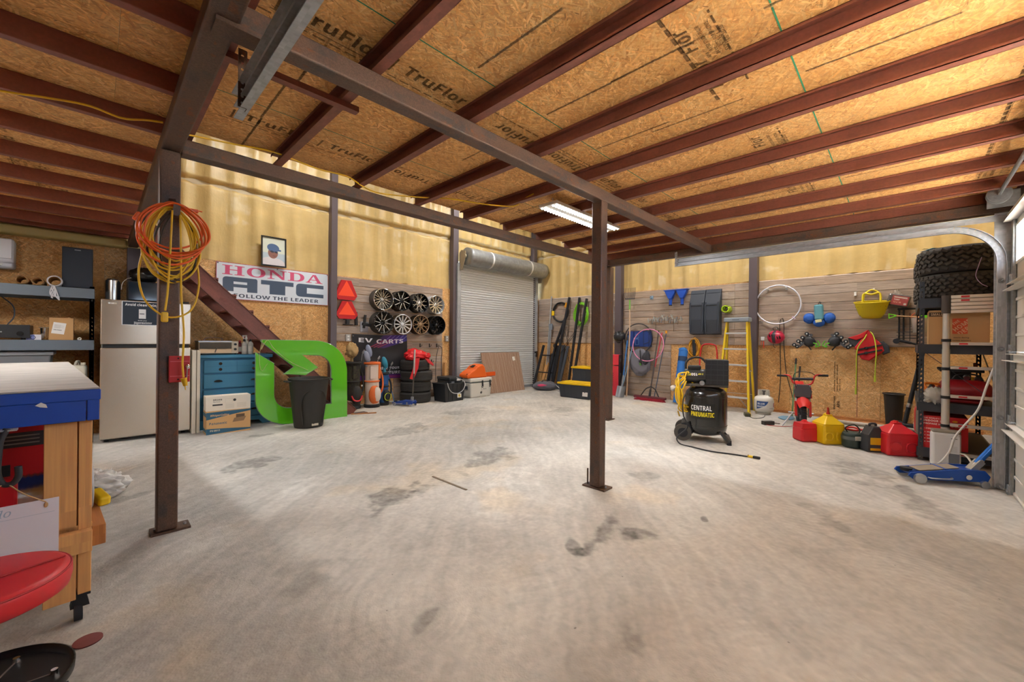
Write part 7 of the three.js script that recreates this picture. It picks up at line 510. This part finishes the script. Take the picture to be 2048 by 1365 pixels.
{ const t = thing('inverter_unit', 'dark green round-shouldered power unit with looped leads', 'power unit', [6.48, 0, -0.46], -0.9); part(t, 'body', [lathe([[0, 0], [0.085, 0], [0.1, 0.02], [0.105, 0.1], [0.1, 0.16], [0.085, 0.185], [0, 0.19]], 28)], mat('#2c3a34', 0.4)); part(t, 'band', [put(fin(new THREE.CylinderGeometry(0.108, 0.108, 0.04, 28, 1, true)), [0, 0.12, 0])], mat('#5a605e', 0.4)); part(t, 'label', [bx(0.07, 0.05, 0.008, [0, 0.125, 0.105], undefined, 0.003)], mat('#b8b8b0', 0.5)); part(t, 'lead', [tube([[-0.05, 0.18, 0], [-0.09, 0.24, 0.02], [0.0, 0.28, 0.03], [0.06, 0.22, 0.04], [0.03, 0.17, 0.06]], 0.007)], black); }
{ const t = thing('jump_starter', 'yellow and black jump starter with carrying handle', 'jump starter', [6.42, 0, -0.27], -1.0); part(t, 'shell', [ext([[-0.085, 0], [0.085, 0], [0.095, 0.03], [0.085, 0.2], [0.05, 0.27], [0.035, 0.3], [-0.035, 0.3], [-0.05, 0.27], [-0.085, 0.2], [-0.095, 0.03]], 0.12, [0, 0, -0.06], undefined, 0.015)], mat('#37373a', 0.5)); part(t, 'yellow_panel', [bx(0.13, 0.085, 0.012, [0, 0.13, 0.072], undefined, 0.006)], mat('#d8a60e', 0.45)); part(t, 'yellow_panel', [bx(0.13, 0.03, 0.012, [0, 0.035, 0.072], undefined, 0.006)], mat('#d8a60e', 0.45)); part(t, 'handle', [tube([[-0.03, 0.29, 0.0], [-0.03, 0.32, 0.0], [0.03, 0.32, 0.0], [0.03, 0.29, 0.0]], 0.013)], mat('#37373a', 0.5)); }
{ const t = thing('jumper_cables', 'tangle of red and black jumper cables behind the power tools', 'cables', [6.75, 0, -0.33]); part(t, 'red_cable', [tube([[-0.12, 0.17, -0.3], [0.0, 0.2, -0.15], [-0.06, 0.18, 0.0], [0.05, 0.16, 0.1], [0.0, 0.03, 0.16]], 0.012)], mat('#c8301e', 0.45)); part(t, 'red_cable', [tube([[-0.1, 0.19, -0.25], [-0.02, 0.17, -0.1], [0.05, 0.19, 0.02], [0.1, 0.008, 0.1]], 0.012)], mat('#c8301e', 0.45)); part(t, 'clamp', [bx(0.05, 0.04, 0.13, [0.0, 0.14, 0.14], [0, 0.4, 0], 0.012)], black); part(t, 'box', [b2(-0.1, 0.12, 0, 0.13, -0.26, 0.1, 0.012)], mat('#4c4a44', 0.6)); }
for (const [y, z0, z1, x, l] of [[0.012, -0.95, 0.3, 8.35, 'long brown timber lying on the floor along the board wall'], [0.035, -0.9, 0.2, 8.2, 'long pale pipe lying beside the brown timber']]) solo('floor_timber', y < 0.02 ? [b2(x, x + 0.09, 0, 0.05, z0, z1, 0.004)] : [rod([x, y, z0], [x, y, z1], 0.03, 12)], y < 0.02 ? pineDark : mat('#b8aea0', 0.5), l, 'timber');
// air compressor
{ const t = thing('air_compressor', 'black upright air compressor with yellow lettering, wheels and finned guard', 'compressor', [5.55, 0, -1.86], -1.22); const m = mat('#1b1a19', 0.25, 0.1, { clearcoat: 0.6, clearcoatRoughness: 0.15 });
  part(t, 'tank', [lathe([[0, 0.07], [0.12, 0.075], [0.2, 0.10], [0.24, 0.14], [0.25, 0.19], [0.25, 0.58], [0.24, 0.63], [0.2, 0.67], [0.12, 0.70], [0, 0.705]], 56)], m); for (const y of [0.21, 0.57]) part(t, 'weld_seam', [tor(0.2505, 0.003, [0, y, 0], [PI / 2, 0, 0], 60, 6)], m);
  part(t, 'lettering', [put(fin(new THREE.CylinderGeometry(0.2515, 0.2515, 0.2, 40, 1, true, -0.8, 1.2)), [0, 0.40, 0])], mat('#ffffff', 0.4, 0, { map: (() => { const c = canvas(512, 360), g = c.getContext('2d'); g.fillStyle = '#1b1a19'; g.fillRect(0, 0, 512, 360); g.save(); g.font = 'bold 150px sans-serif'; let w = g.measureText('CENTRAL').width; g.translate(10, 160); g.scale(440 / w, 1); g.fillStyle = '#f0f0ee'; g.fillText('CENTRAL', 0, 0); g.restore(); g.save(); g.font = 'bold 140px sans-serif'; w = g.measureText('PNEUMATIC').width; g.translate(10, 300); g.scale(490 / w, 1); g.fillStyle = '#f0dc14'; g.fillText('PNEUMATIC', 0, 0); g.restore(); return texOf(c); })() }));
  part(t, 'motor', [put(lathe([[0, -0.13], [0.08, -0.13], [0.09, -0.12], [0.09, 0.12], [0.08, 0.13], [0, 0.13]], 32), [-0.13, 0.83, 0.05], [0, 0, PI / 2])], mat('#2e2d2c', 0.4)); part(t, 'motor_label', [put(fin(new THREE.CylinderGeometry(0.0908, 0.0908, 0.2, 24, 1, true, -0.2, 0.9)), [-0.13, 0.83, 0.05], [0, 0, PI / 2])], mat('#ffffff', 0.5, 0, { map: (() => { const c = canvas(128, 256), g = c.getContext('2d'); g.fillStyle = '#222'; g.fillRect(0, 0, 128, 256); g.save(); g.translate(96, 250); g.rotate(-PI / 2); g.font = 'bold 44px sans-serif'; g.fillStyle = '#f0dc14'; g.fillText('2 HP', 0, 0, 80); g.font = 'bold 74px sans-serif'; g.fillStyle = '#f0f0ee'; g.fillText('150', 84, 0, 100); g.fillStyle = '#f0dc14'; g.fillText('PSI', 186, 0, 60); g.restore(); return texOf(c); })() })); part(t, 'capacitor_cover', [bx(0.16, 0.06, 0.07, [-0.14, 0.94, 0.05], undefined, 0.025)], black);
  part(t, 'guard', [b2(-0.01, 0.25, 0.73, 1.05, -0.14, 0.16, 0.012)], mat('#1d1d1f', 0.4)); for (let i = 0; i < 4; i++) part(t, 'guard_bar', [b2(-0.013, 0.253, 0.79 + i * 0.065, 0.796 + i * 0.065, 0.158, 0.166)], mat('#343438', 0.4)); for (let i = 0; i < 3; i++) part(t, 'guard_bar', [b2(0.05 + i * 0.07, 0.056 + i * 0.07, 0.74, 1.04, 0.158, 0.166)], mat('#2c2c30', 0.4)); part(t, 'base_plate', [b2(-0.26, 0.25, 0.70, 0.735, -0.12, 0.14, 0.008)], mat('#5c564e', 0.5, 0.4)); part(t, 'gauge', [cy(0.03, 0.03, 0.03, [-0.05, 0.75, 0.15], [PI / 2, 0, 0], 18)], silver); part(t, 'carry_handle', [tube([[-0.22, 0.72, -0.1], [-0.24, 1.0, -0.12], [-0.16, 1.06, -0.14], [-0.06, 1.06, -0.14], [0.0, 1.0, -0.12]], 0.014)], black);
  for (const s of [-1, 1]) { const w = part(t, 'wheel', [cy(0.105, 0.105, 0.05, [-0.27, 0.105, s * 0.17], [PI / 2, 0, 0], 32)], mat('#4c463f', 0.8)); part(w, 'wheel_hub', [cy(0.06, 0.06, 0.056, [-0.27, 0.105, s * 0.17], [PI / 2, 0, 0], 20)], blackM); } part(t, 'axle_bracket', [bx(0.1, 0.16, 0.36, [-0.22, 0.16, 0], [0, 0, 0.3], 0.01)], blackM); part(t, 'front_leg', [bar([0.13, 0.19, 0.14], [0.26, 0.03, 0.2], 0.05, 0.03), bar([0.13, 0.19, -0.14], [0.26, 0.03, -0.2], 0.05, 0.03), bar([0.26, 0.04, -0.2], [0.26, 0.04, 0.2], 0.05, 0.03)], mat('#343434', 0.45)); for (const s of [-1, 1]) part(t, 'rubber_foot', [cy(0.028, 0.024, 0.04, [0.26, 0.02, s * 0.2], undefined, 14)], rubber); }
{ const t = thing('air_hose', 'thick coil of yellow air hose hung on the compressor handle', 'hose', [5.40, 0.62, -2.14], -0.4); part(t, 'coil', [ring(0.15, 0.010, 9, 55, 0.35, 0.10, 1.75)], mat('#e0b414', 0.4)); part(t, 'fitting', [rod([-0.08, -0.25, 0.05], [-0.06, -0.32, 0.06], 0.01)], mat('#b8963c', 0.3, 0.8)); }
{ const t = thing('power_cord', 'black compressor power cord trailing over the floor to a yellow-banded plug', 'cord', [5.2, 0, -1.9]); part(t, 'cable', [tube([[0.14, 0.72, -0.06], [0.02, 0.55, -0.12], [-0.03, 0.35, -0.1], [0.0, 0.2, -0.06], [-0.08, 0.06, -0.16], [-0.14, 0.009, -0.1], [-0.2, 0.009, 0.08], [-0.24, 0.009, 0.3], [-0.19, 0.009, 0.52], [-0.17, 0.009, 0.66]], 0.0085, 8, 90)], black); part(t, 'yellow_band', [cy(0.014, 0.014, 0.05, [-0.168, 0.014, 0.685], [PI / 2, 0, 0.0], 14)], yellow); part(t, 'plug', [bx(0.03, 0.028, 0.07, [-0.165, 0.014, 0.745], undefined, 0.008)], blackM); part(t, 'tie', [tor(0.014, 0.003, [-0.168, 0.016, 0.665], undefined, 14, 6)], mat('#6a5a3a', 0.6)); }
solo('metal_strip', [bar([2.17, 0.004, -3.12], [2.18, 0.004, -2.64], 0.02, 0.004)], mat('#7a6a58', 0.5, 0.4), 'thin metal strip lying on the open floor', 'strip');
// ---------- dark shelving in the door corner ----------
const rackM = mat('#34383f', 0.45, 0.2);
{ const t = thing('shelving_unit', 'dark steel shelving in the door corner stacked with off-road tyres', 'shelving', [6.34, 0, 0.11]); const L = 1.5, D = 0.58; for (const [x, z, dx, dz] of [[0, 0, 1, 1], [L, 0, -1, 1], [0, D, 1, -1], [L, D, -1, -1]]) slotPost(t, x, z, 1.96, rackM, dx, dz); for (const y of [0.14, 0.64, 1.27, 1.77]) { part(t, 'deck', [b2(0.005, L - 0.005, y - 0.02, y, 0.005, D - 0.005)], mat('#3b3a38', 0.7)); for (const z of [0, D]) part(t, 'beam', [b2(0, L, y - 0.1, y - 0.005, z - 0.012, z + 0.012)], rackM); for (const x of [0, L]) part(t, 'end_beam', [b2(x - 0.014, x + 0.014, y - 0.1, y + 0.003, 0, D)], rackM); } part(t, 'end_brace', [bar([-0.012, 1.2, 0.03], [-0.012, 0.72, 0.52], 0.006, 0.028, [1, 0, 0])], rackM); part(t, 'back_brace', [bar([0.04, 1.15, D], [1.4, 0.7, D], 0.03, 0.006, [0, 0, 1])], rackM); part(t, 'back_brace', [bar([0.04, 0.7, D + 0.01], [1.4, 1.15, D + 0.01], 0.03, 0.006, [0, 0, 1])], rackM); }
const T1 = { rows: 5, n: 30, slant: true, tw: 0.55 }, T2 = { rows: 6, n: 34, slant: false, tw: 0.4 };
tyre('offroad_tyre', 'lower chunky off-road tyre on the shelving top at the garage door end', 'tyres on the shelving', [6.74, 1.772, 0.45], 0.36, 0.285, 0, T2); tyre('offroad_tyre', 'upper off-road tyre with slanted tread at the garage door end', 'tyres on the shelving', [6.75, 2.058, 0.45], 0.36, 0.29, 0, T1, 0.3);
tyre('offroad_tyre', 'lower off-road tyre on the shelving top at the slat wall end', 'tyres on the shelving', [7.50, 1.772, 0.44], 0.36, 0.285, 0, T2, 0.2); tyre('offroad_tyre', 'upper off-road tyre with paper label at the slat wall end', 'tyres on the shelving', [7.50, 2.058, 0.44], 0.36, 0.29, 0, T1, 0.8);
{ const t = thing('tyre_label', 'white and blue paper label stuck across the upper tyre tread', 'label', [6.62, 2.349, 0.19]); part(t, 'paper', [bx(0.2, 0.004, 0.06, [0, 0.002, 0], [0, 0.5, 0])], printM(0.2, 0.06, (g, W, H) => { g.fillStyle = '#e8e8e4'; g.fillRect(0, 0, W, H); g.fillStyle = '#2a9ac8'; g.fillRect(W * 0.25, 0, W * 0.75, H); }, 64)); part(t, 'barcode', [bx(0.03, 0.001, 0.045, [-0.07, 0.0046, -0.035], [0, 0.5, 0])], blackM); }
solo('loose_string', [tube([[6.38, 2.18, 0.56], [6.36, 2.1, 0.54], [6.35, 1.98, 0.52], [6.35, 1.9, 0.56], [6.35, 1.87, 0.60]], 0.003, 6)], mat('#b8a0c8', 0.6), 'thin lilac string hanging from the upper tyre', 'string');
{ const t = thing('moving_carton', 'brown moving carton with orange square logo on the upper shelf', 'carton', [6.60, 1.272, 0.42]); part(t, 'carton', [b2(-0.23, 0.23, 0, 0.37, -0.235, 0.20, 0.004)], cardboard); part(t, 'face_print', [quad(0.435, 0.37, [-0.2312, 0.185, -0.0175], [0, -PI / 2, 0])], printM(0.435, 0.37, (g, W, H) => { g.fillStyle = '#c39a68'; g.fillRect(0, 0, W, H); g.fillStyle = '#3c2c20'; g.fillRect(0, H * 0.06, W * 0.26, H * 0.12); txt(g, 'SMALL', W * 0.03, H * 0.155, H * 0.1, '#d8b890', 'bold', 'sans-serif', W * 0.21); g.fillStyle = '#d4522a'; g.fillRect(W * 0.40, H * 0.25, W * 0.25, H * 0.44); g.save(); g.translate(W * 0.415, H * 0.47); g.rotate(-0.78); g.restore(); g.save(); g.beginPath(); g.rect(W * 0.40, H * 0.25, W * 0.25, H * 0.44); g.clip(); g.translate(W * 0.41, H * 0.5); g.rotate(-0.75); g.fillStyle = '#e6c09a'; g.font = `bold ${H * 0.1}px sans-serif`; g.fillText('THE', H * 0.04, -H * 0.02); g.font = `bold ${H * 0.15}px sans-serif`; g.fillText('HOME', -H * 0.06, H * 0.13); g.fillText('DEPOT', -H * 0.06, H * 0.27); g.restore(); txt(g, 'more doing', W * 0.42, H * 0.82, H * 0.055, '#4a3828'); txt(g, 'home movers', W * 0.40, H * 0.9, H * 0.055, '#4a3828'); }, 512)); part(t, 'side_print', [quad(0.46, 0.37, [0, 0.185, -0.2362], [0, PI, 0])], printM(0.46, 0.37, (g, W, H) => { g.fillStyle = '#bd9462'; g.fillRect(0, 0, W, H); txt(g, 'SMALL', W * 0.06, H * 0.2, H * 0.12, '#4a3828'); }, 128)); }
for (const [x, l] of [[6.95, 'pale wooden stick leaning upright behind the moving carton'], [7.02, 'second wooden stick leaning behind the moving carton']]) solo('wooden_stick', [bar([x, 1.275, 0.5], [x + 0.05, 1.74, 0.62], 0.035, 0.02, [0, 0, 1])], pine, l, 'stick');
{ const t = thing('round_plate', 'black round lid standing behind the moving carton', 'lid', [7.0, 1.272, 0.36]); part(t, 'disc', [put(lathe([[0, -0.015], [0.12, -0.015], [0.125, 0], [0.12, 0.015], [0, 0.015]], 32), [0, 0.125, 0], [0, 0, PI / 2 - 0.1])], blackM); part(t, 'knob', [sph(0.02, [-0.03, 0.125, 0], undefined, 12)], blackM); }
{ const t = thing('air_tank', 'red portable air tank with twin gauges on the middle shelf', 'air tank', [6.55, 0.642, 0.46], PI / 2); const m = mat('#a01c26', 0.35); part(t, 'tank', [put(lathe([[0, -0.2], [0.06, -0.195], [0.1, -0.17], [0.115, -0.12], [0.115, 0.12], [0.1, 0.17], [0.06, 0.195], [0, 0.2]], 36), [0, 0.135, 0], [0, 0, PI / 2])], m); part(t, 'foot', [b2(-0.13, 0.13, 0, 0.03, -0.06, 0.06, 0.006)], m); part(t, 'label', [put(fin(new THREE.CylinderGeometry(0.1158, 0.1158, 0.19, 24, 1, true, -0.35, 0.7)), [0.02, 0.135, 0], [0, 0, PI / 2])], mat('#ffffff', 0.5, 0, { map: (() => { const c = canvas(96, 256), g = c.getContext('2d'); g.fillStyle = '#201c1c'; g.fillRect(0, 0, 96, 256); g.save(); g.translate(70, 250); g.rotate(-PI / 2); g.fillStyle = '#d8d4cc'; g.fillRect(180, -60, 66, 80); g.font = 'bold 64px sans-serif'; g.fillStyle = '#201c1c'; g.fillText('5', 192, 8); g.font = 'bold 24px sans-serif'; g.fillStyle = '#d8d4cc'; g.fillText('PORTABLE AIR', 8, -20, 160); g.fillText('TANK', 8, 10); g.restore(); return texOf(c); })() })); part(t, 'carry_handle', [tube([[-0.14, 0.23, 0], [-0.1, 0.30, 0], [0.05, 0.30, 0], [0.09, 0.24, 0]], 0.009)], black); for (const [x, y] of [[0.02, 0.275], [0.1, 0.262]]) part(t, 'gauge', [cy(0.026, 0.026, 0.025, [-x, y, 0.03], [PI / 2 - 0.6, 0, 0], 20), cy(0.02, 0.02, 0.027, [-x, y, 0.032], [PI / 2 - 0.6, 0, 0], 20)], silver); part(t, 'valve', [cy(0.012, 0.012, 0.04, [-0.06, 0.265, 0])], mat('#b8943c', 0.3, 0.8)); }
{ const t = thing('tool_tray', 'black slotted tray with an orange nozzle on the shelving rack', 'tray', [7.12, 0.96, 0.45]); part(t, 'tray', [b2(-0.3, 0.3, 0, 0.03, -0.16, 0.18, 0.006)], blackM); part(t, 'support', [b2(0.2, 0.28, -0.318, 0, -0.1, 0.12)], blackM); part(t, 'nozzle', [cy(0.012, 0.02, 0.09, [-0.2, 0.06, 0.12], [0, 0, 0.5])], mat('#8a4a2c', 0.5)); }
{ const t = thing('strap_pile', 'heap of coloured ratchet straps with yellow and blue webbing on the middle shelf', 'straps', [6.48, 0.642, 0.21]); const q = rng(19); [['#2a56b0', 0], ['#d8b820', 1], ['#c83a20', 2], ['#2c2c30', 3], ['#e07a1c', 4]].forEach(([c, i]) => part(t, 'strap', [tube([[-0.14 + q() * 0.05, 0.08 + i * 0.012, -0.06 + q() * 0.1], [-0.05, 0.12 + i * 0.018, -0.08 + q() * 0.16], [0.04, 0.1 + i * 0.02, 0.1 * q()], [0.13, 0.06 + i * 0.02, -0.05 + q() * 0.1], [0.02, 0.03 + i * 0.012, 0.05 - q() * 0.12]], 0.014, 8)], mat(c, 0.6))); part(t, 'core', [blob(0.1, [0, 0.055, 0], [1.3, 0.5, 0.9], 101, 0.2)], mat('#2a2a2c', 0.8)); }
{ const t = thing('cloth_rag', 'crumpled pale grey rag hanging over the middle shelf edge', 'rag', [6.36, 0.642, 0.24]); part(t, 'cloth', [blob(0.09, [-0.02, 0.075, 0], [0.9, 0.95, 1.05], 103, 0.22, 3)], mat('#a8a49c', 0.9)); part(t, 'corner', [blob(0.04, [-0.05, 0.02, -0.06], [1, 0.6, 0.8], 104, 0.2)], mat('#9a968e', 0.9)); }
{ const t = thing('heater_box', 'bright red printed heater carton on the bottom shelf', 'carton', [6.56, 0.142, 0.32]); part(t, 'carton', [b2(-0.2, 0.2, 0, 0.35, -0.18, 0.16, 0.004)], mat('#c01c22', 0.5)); part(t, 'face_print', [quad(0.34, 0.35, [-0.2012, 0.175, -0.01], [0, -PI / 2, 0])], printM(0.34, 0.35, (g, W, H) => { g.fillStyle = '#c01c22'; g.fillRect(0, 0, W, H); txt(g, "THE WORLD'S BEST", W * 0.03, H * 0.09, H * 0.055, '#f0dcd8', 'bold', 'sans-serif', W * 0.5); txt(g, 'INDOOR SAFE', W * 0.03, H * 0.18, H * 0.085, '#f4e8e4', 'bold', 'sans-serif', W * 0.55); txt(g, 'PROPANE HEATER', W * 0.03, H * 0.27, H * 0.075, '#f4e8e4', 'bold', 'sans-serif', W * 0.58); txt(g, 'LOW-OXYGEN', W * 0.05, H * 0.42, H * 0.06, '#f0dcd8'); for (let i = 0; i < 4; i++) { g.fillStyle = '#f0dcd8'; g.fillRect(W * 0.05, H * (0.5 + i * 0.1), W * 0.03, H * 0.03); g.fillRect(W * 0.11, H * (0.5 + i * 0.1), W * 0.3, H * 0.025); } txt(g, 'Buddy', W * 0.64, H * 0.3, H * 0.15, '#e8c8c4', 'italic bold', 'serif', W * 0.3); g.fillStyle = '#e8a020'; g.beginPath(); g.ellipse(W * 0.72, H * 0.12, W * 0.06, H * 0.03, 0, 0, 7); g.fill(); }, 512)); part(t, 'flap', [bx(0.2, 0.004, 0.3, [0.08, 0.36, 0], [0, 0, 0.15])], mat('#a8181e', 0.5)); }
{ const t = thing('generator', 'grey and red inverter generator on the bottom shelf behind the heater carton', 'generator', [7.1, 0.142, 0.2]); part(t, 'shell', [bx(0.5, 0.4, 0.26, [0, 0.21, 0.02], undefined, 0.09)], mat('#7a7468', 0.5)); part(t, 'red_cover', [bx(0.3, 0.38, 0.27, [-0.08, 0.21, 0.02], undefined, 0.08)], mat('#b8242a', 0.4)); part(t, 'handle', [tube([[-0.12, 0.4, 0.02], [-0.1, 0.455, 0.02], [0.1, 0.455, 0.02], [0.12, 0.4, 0.02]], 0.016)], blackM); part(t, 'label', [b2(-0.1, 0.0, 0.1, 0.16, -0.119, -0.114)], white); }
{ const t = thing('dehumidifier', 'white rounded dehumidifier with grey top standing before the shelving', 'dehumidifier', [6.15, 0, 0.305], -PI / 2 + 0.08); const m = mat('#dcdcdc', 0.4); part(t, 'body', [bx(0.215, 0.37, 0.13, [0, 0.185, 0], undefined, 0.03)], m); part(t, 'top', [bx(0.21, 0.03, 0.126, [0, 0.372, 0], undefined, 0.014)], mat('#8c8478', 0.5)); part(t, 'spec_label', [quad(0.075, 0.28, [0.055, 0.19, 0.0656])], printM(0.075, 0.28, (g, W, H) => { g.fillStyle = '#dedede'; g.fillRect(0, 0, W, H); g.fillStyle = '#888'; g.fillRect(W * 0.2, H * 0.06, W * 0.6, H * 0.03); for (let i = 0; i < 9; i++) g.fillRect(W * 0.1, H * (0.36 + i * 0.025), W * 0.7, 2); g.fillStyle = '#6c7076'; g.fillRect(0, H * 0.62, W, H * 0.38); }, 128)); }
solo('white_cable', [tube([[5.62, 1.16, 0.66], [5.70, 1.1, 0.60], [5.78, 0.9, 0.55], [5.85, 0.65, 0.5], [5.92, 0.48, 0.42], [5.98, 0.34, 0.36], [6.0, 0.2, 0.33], [5.99, 0.08, 0.27], [6.03, 0.03, 0.235]], 0.009, 8)], white, 'white cable drooping from the door jamb to the dehumidifier', 'cable');
solo('white_cable', [tube([[6.14, 0.16, 0.39], [6.02, 0.17, 0.44], [5.85, 0.1, 0.48], [5.72, 0.02, 0.52], [5.6, 0.012, 0.56], [5.5, 0.012, 0.66]], 0.009, 8)], mat('#d8d2c4', 0.5), 'pale cable running along the floor into the garage door corner', 'cable');
// telescopic ladder
{ const t = thing('telescopic_ladder', 'silver telescopic ladder leaning on the shelving end with folded rungs on top', 'ladder', [6.255, 0, 0.31]); const m = mat('#d6d3cc', 0.32, 0.45); for (const z of [0, 0.42]) { for (let k = 0; k < 4; k++) part(t, 'tube_section', [rod([k * 0.004, 0.02 + k * 0.4, z], [0.004 + k * 0.004, 0.42 + k * 0.4, z], 0.034 - k * 0.002, 20)], m); for (let k = 0; k < 4; k++) part(t, 'collar', [rod([0.005, 0.40 + k * 0.3, z], [0.005, 0.43 + k * 0.3, z], 0.037, 20)], blackM); part(t, 'top_collar', [rod([0.014, 1.60, z], [0.014, 1.79, z], 0.038, 20)], mat('#4c443e', 0.5)); part(t, 'rubber_foot', [cy(0.04, 0.036, 0.03, [0.0, 0.015, z])], blackM); } for (const y of [0.13, 0.43, 0.73, 1.03, 1.28]) { const r = part(t, 'rung', [b2(-0.03, 0.02, y - 0.016, y + 0.016, 0.03, 0.40, 0.004)], mat('#d4cec4', 0.4, 0.5)); part(r, 'rung_label', [b2(-0.0315, -0.0305, y - 0.008, y + 0.008, 0.09, 0.15)], red); } for (let k = 0; k < 5; k++) { const y = 1.60 + k * 0.038; const r = part(t, 'folded_rung', [b2(-0.03, 0.02, y, y + 0.034, 0.03, 0.40, 0.004)], mat('#dcd2c2', 0.4, 0.4)); if (k > 2) part(r, 'rung_label', [b2(-0.0315, -0.0305, y + 0.008, y + 0.026, 0.10, 0.16)], red); } }
// blue trolley jack
{ const t = trolleyJack('trolley_jack', 'low blue racing trolley jack with long blue handle by the garage door', [5.46, 0, 0.24], -1.05, 1.0, mat('#1648a0', 0.3, 0.2), silver, 0.9); part(t, 'handle', [rod([0.27, 0.19, 0.0], [0.60, 0.66, 0.02], 0.024, 16)], mat('#1f6ac4', 0.25, 0.3)); part(t, 'handle_socket', [rod([0.25, 0.15, 0], [0.30, 0.225, 0.0], 0.027, 16)], silver); part(t, 'top_plate', [bx(0.3, 0.008, 0.14, [-0.05, 0.128, 0], [0, 0, 0.16], 0.003)], mat('#8c8070', 0.5)); }
// scooter behind the post
{ const t = thing('kick_scooter', 'black scooter with slanted stem behind the shelving post', 'scooter', [8.1, 0, 0.0]); part(t, 'stem', [rod([0.0, 0.12, 0.0], [0.0, 1.18, 0.18], 0.026, 14)], blackM); part(t, 'handlebar', [rod([-0.02, 1.32, -0.04], [0.02, 1.2, 0.34], 0.014, 12)], blackM); part(t, 'grip', [rod([-0.022, 1.325, -0.06], [-0.01, 1.29, 0.06], 0.02, 12)], rubber); part(t, 'deck', [bx(0.12, 0.05, 0.3, [0.0, 0.11, 0.1], undefined, 0.015)], blackM); for (const z of [-0.06, 0.22]) part(t, 'wheel', [put(tor(0.06, 0.022, [0, 0, 0], [0, PI / 2, 0], 28, 10), [0, 0.083, z])], rubber); part(t, 'clamp', [cy(0.032, 0.032, 0.06, [0, 0.4, 0.05], [0.24, 0, 0], 14)], silver); }
{ const t = thing('waste_bin', 'small dark wire waste bin against the board wall behind the scooter', 'bin', [8.62, 0.0, -0.12]); part(t, 'bin', [lathe([[0, 0], [0.09, 0], [0.12, 0.5], [0.115, 0.5], [0.085, 0.01], [0, 0.01]], 28)], mat('#2a2624', 0.6, 0.2)); part(t, 'rim', [tor(0.125, 0.012, [0, 0.5, 0], [PI / 2, 0, 0], 36, 8)], mat('#2a2624', 0.5)); }
// ---------- lights ----------
const ledGlow = new THREE.MeshStandardMaterial({ color: "#ffffff", emissive: "#fffaf2", emissiveIntensity: 9, roughness: 0.4 });
function shopLight(label, x, y, z, power, turn = 0, hang = 0.1, len = 1.18) {
  const t = thing('led_shop_light', label, 'light', [x, y, z], turn);
  part(t, 'housing', [bx(len, 0.03, 0.22, [0, 0.022, 0], undefined, 0.006)], white);
  const dots = [[], []]; for (let s = 0; s < 2; s++) for (let r = 0; r < 2; r++) for (let i = 0; i < 26; i++) dots[s].push(put(fin(new THREE.SphereGeometry(0.011, 8, 6)), [-len / 2 + 0.03 + i * (len - 0.06) / 25, 0.005, (s ? 1 : -1) * 0.068 + (r ? 1 : -1) * 0.022]));
  part(t, 'led_strip', dots[0], ledGlow); part(t, 'led_strip', dots[1], ledGlow);
  part(t, 'mounting_cord', [rod([-len / 2 + 0.08, 0.03, 0], [-len / 2 + 0.08, hang, 0], 0.003)], galv); part(t, 'mounting_cord', [rod([len / 2 - 0.08, 0.03, 0], [len / 2 - 0.08, hang, 0], 0.003)], galv);
  const L = new THREE.RectAreaLight(new THREE.Color(1, 0.985, 0.965), power, len - 0.04, 0.19); L.position.set(0, -0.012, 0); L.rotation.x = -PI / 2; t.add(L); return t;
}
shopLight('twin-row LED shop light hanging under the joists behind the lone column', 3.57, 2.55, -2.45, 72);
shopLight('added unseen twin-row LED shop light under the joists above the workbench', -1.3, 2.52, -4.6, 120, PI / 2);  // out-of-view fixture added to even out light over bench, fridge and shelves
shopLight('added unseen twin-row LED shop light under the joists close to the garage door', 1.7, 2.54, 0.32, 28, 0);  // out-of-view fixture added to brighten the floor near the camera
shopLight('twin-row LED shop light high under the roof above the stairs', 2.4, 4.9, -6.0, 118, 0, 0.31);
shopLight('twin-row LED shop light high under the roof before the roller door', 6.2, 4.9, -6.0, 135, 0, 0.31);
shopLight('twin-row LED shop light high under the roof beside the slat wall', 7.5, 4.9, -2.4, 122, PI / 2, 0.31);
shopLight('added unseen twin-row LED shop light high under the roof above the dark shelving', 7.5, 4.9, -0.3, 118, PI / 2, 0.31);  // extra out-of-view fixture, added to lift the near end of the slat wall
scene.traverse((o) => { if (o.isMesh) { o.castShadow = true; o.receiveShadow = true; } });
renderer.render(scene, camera);
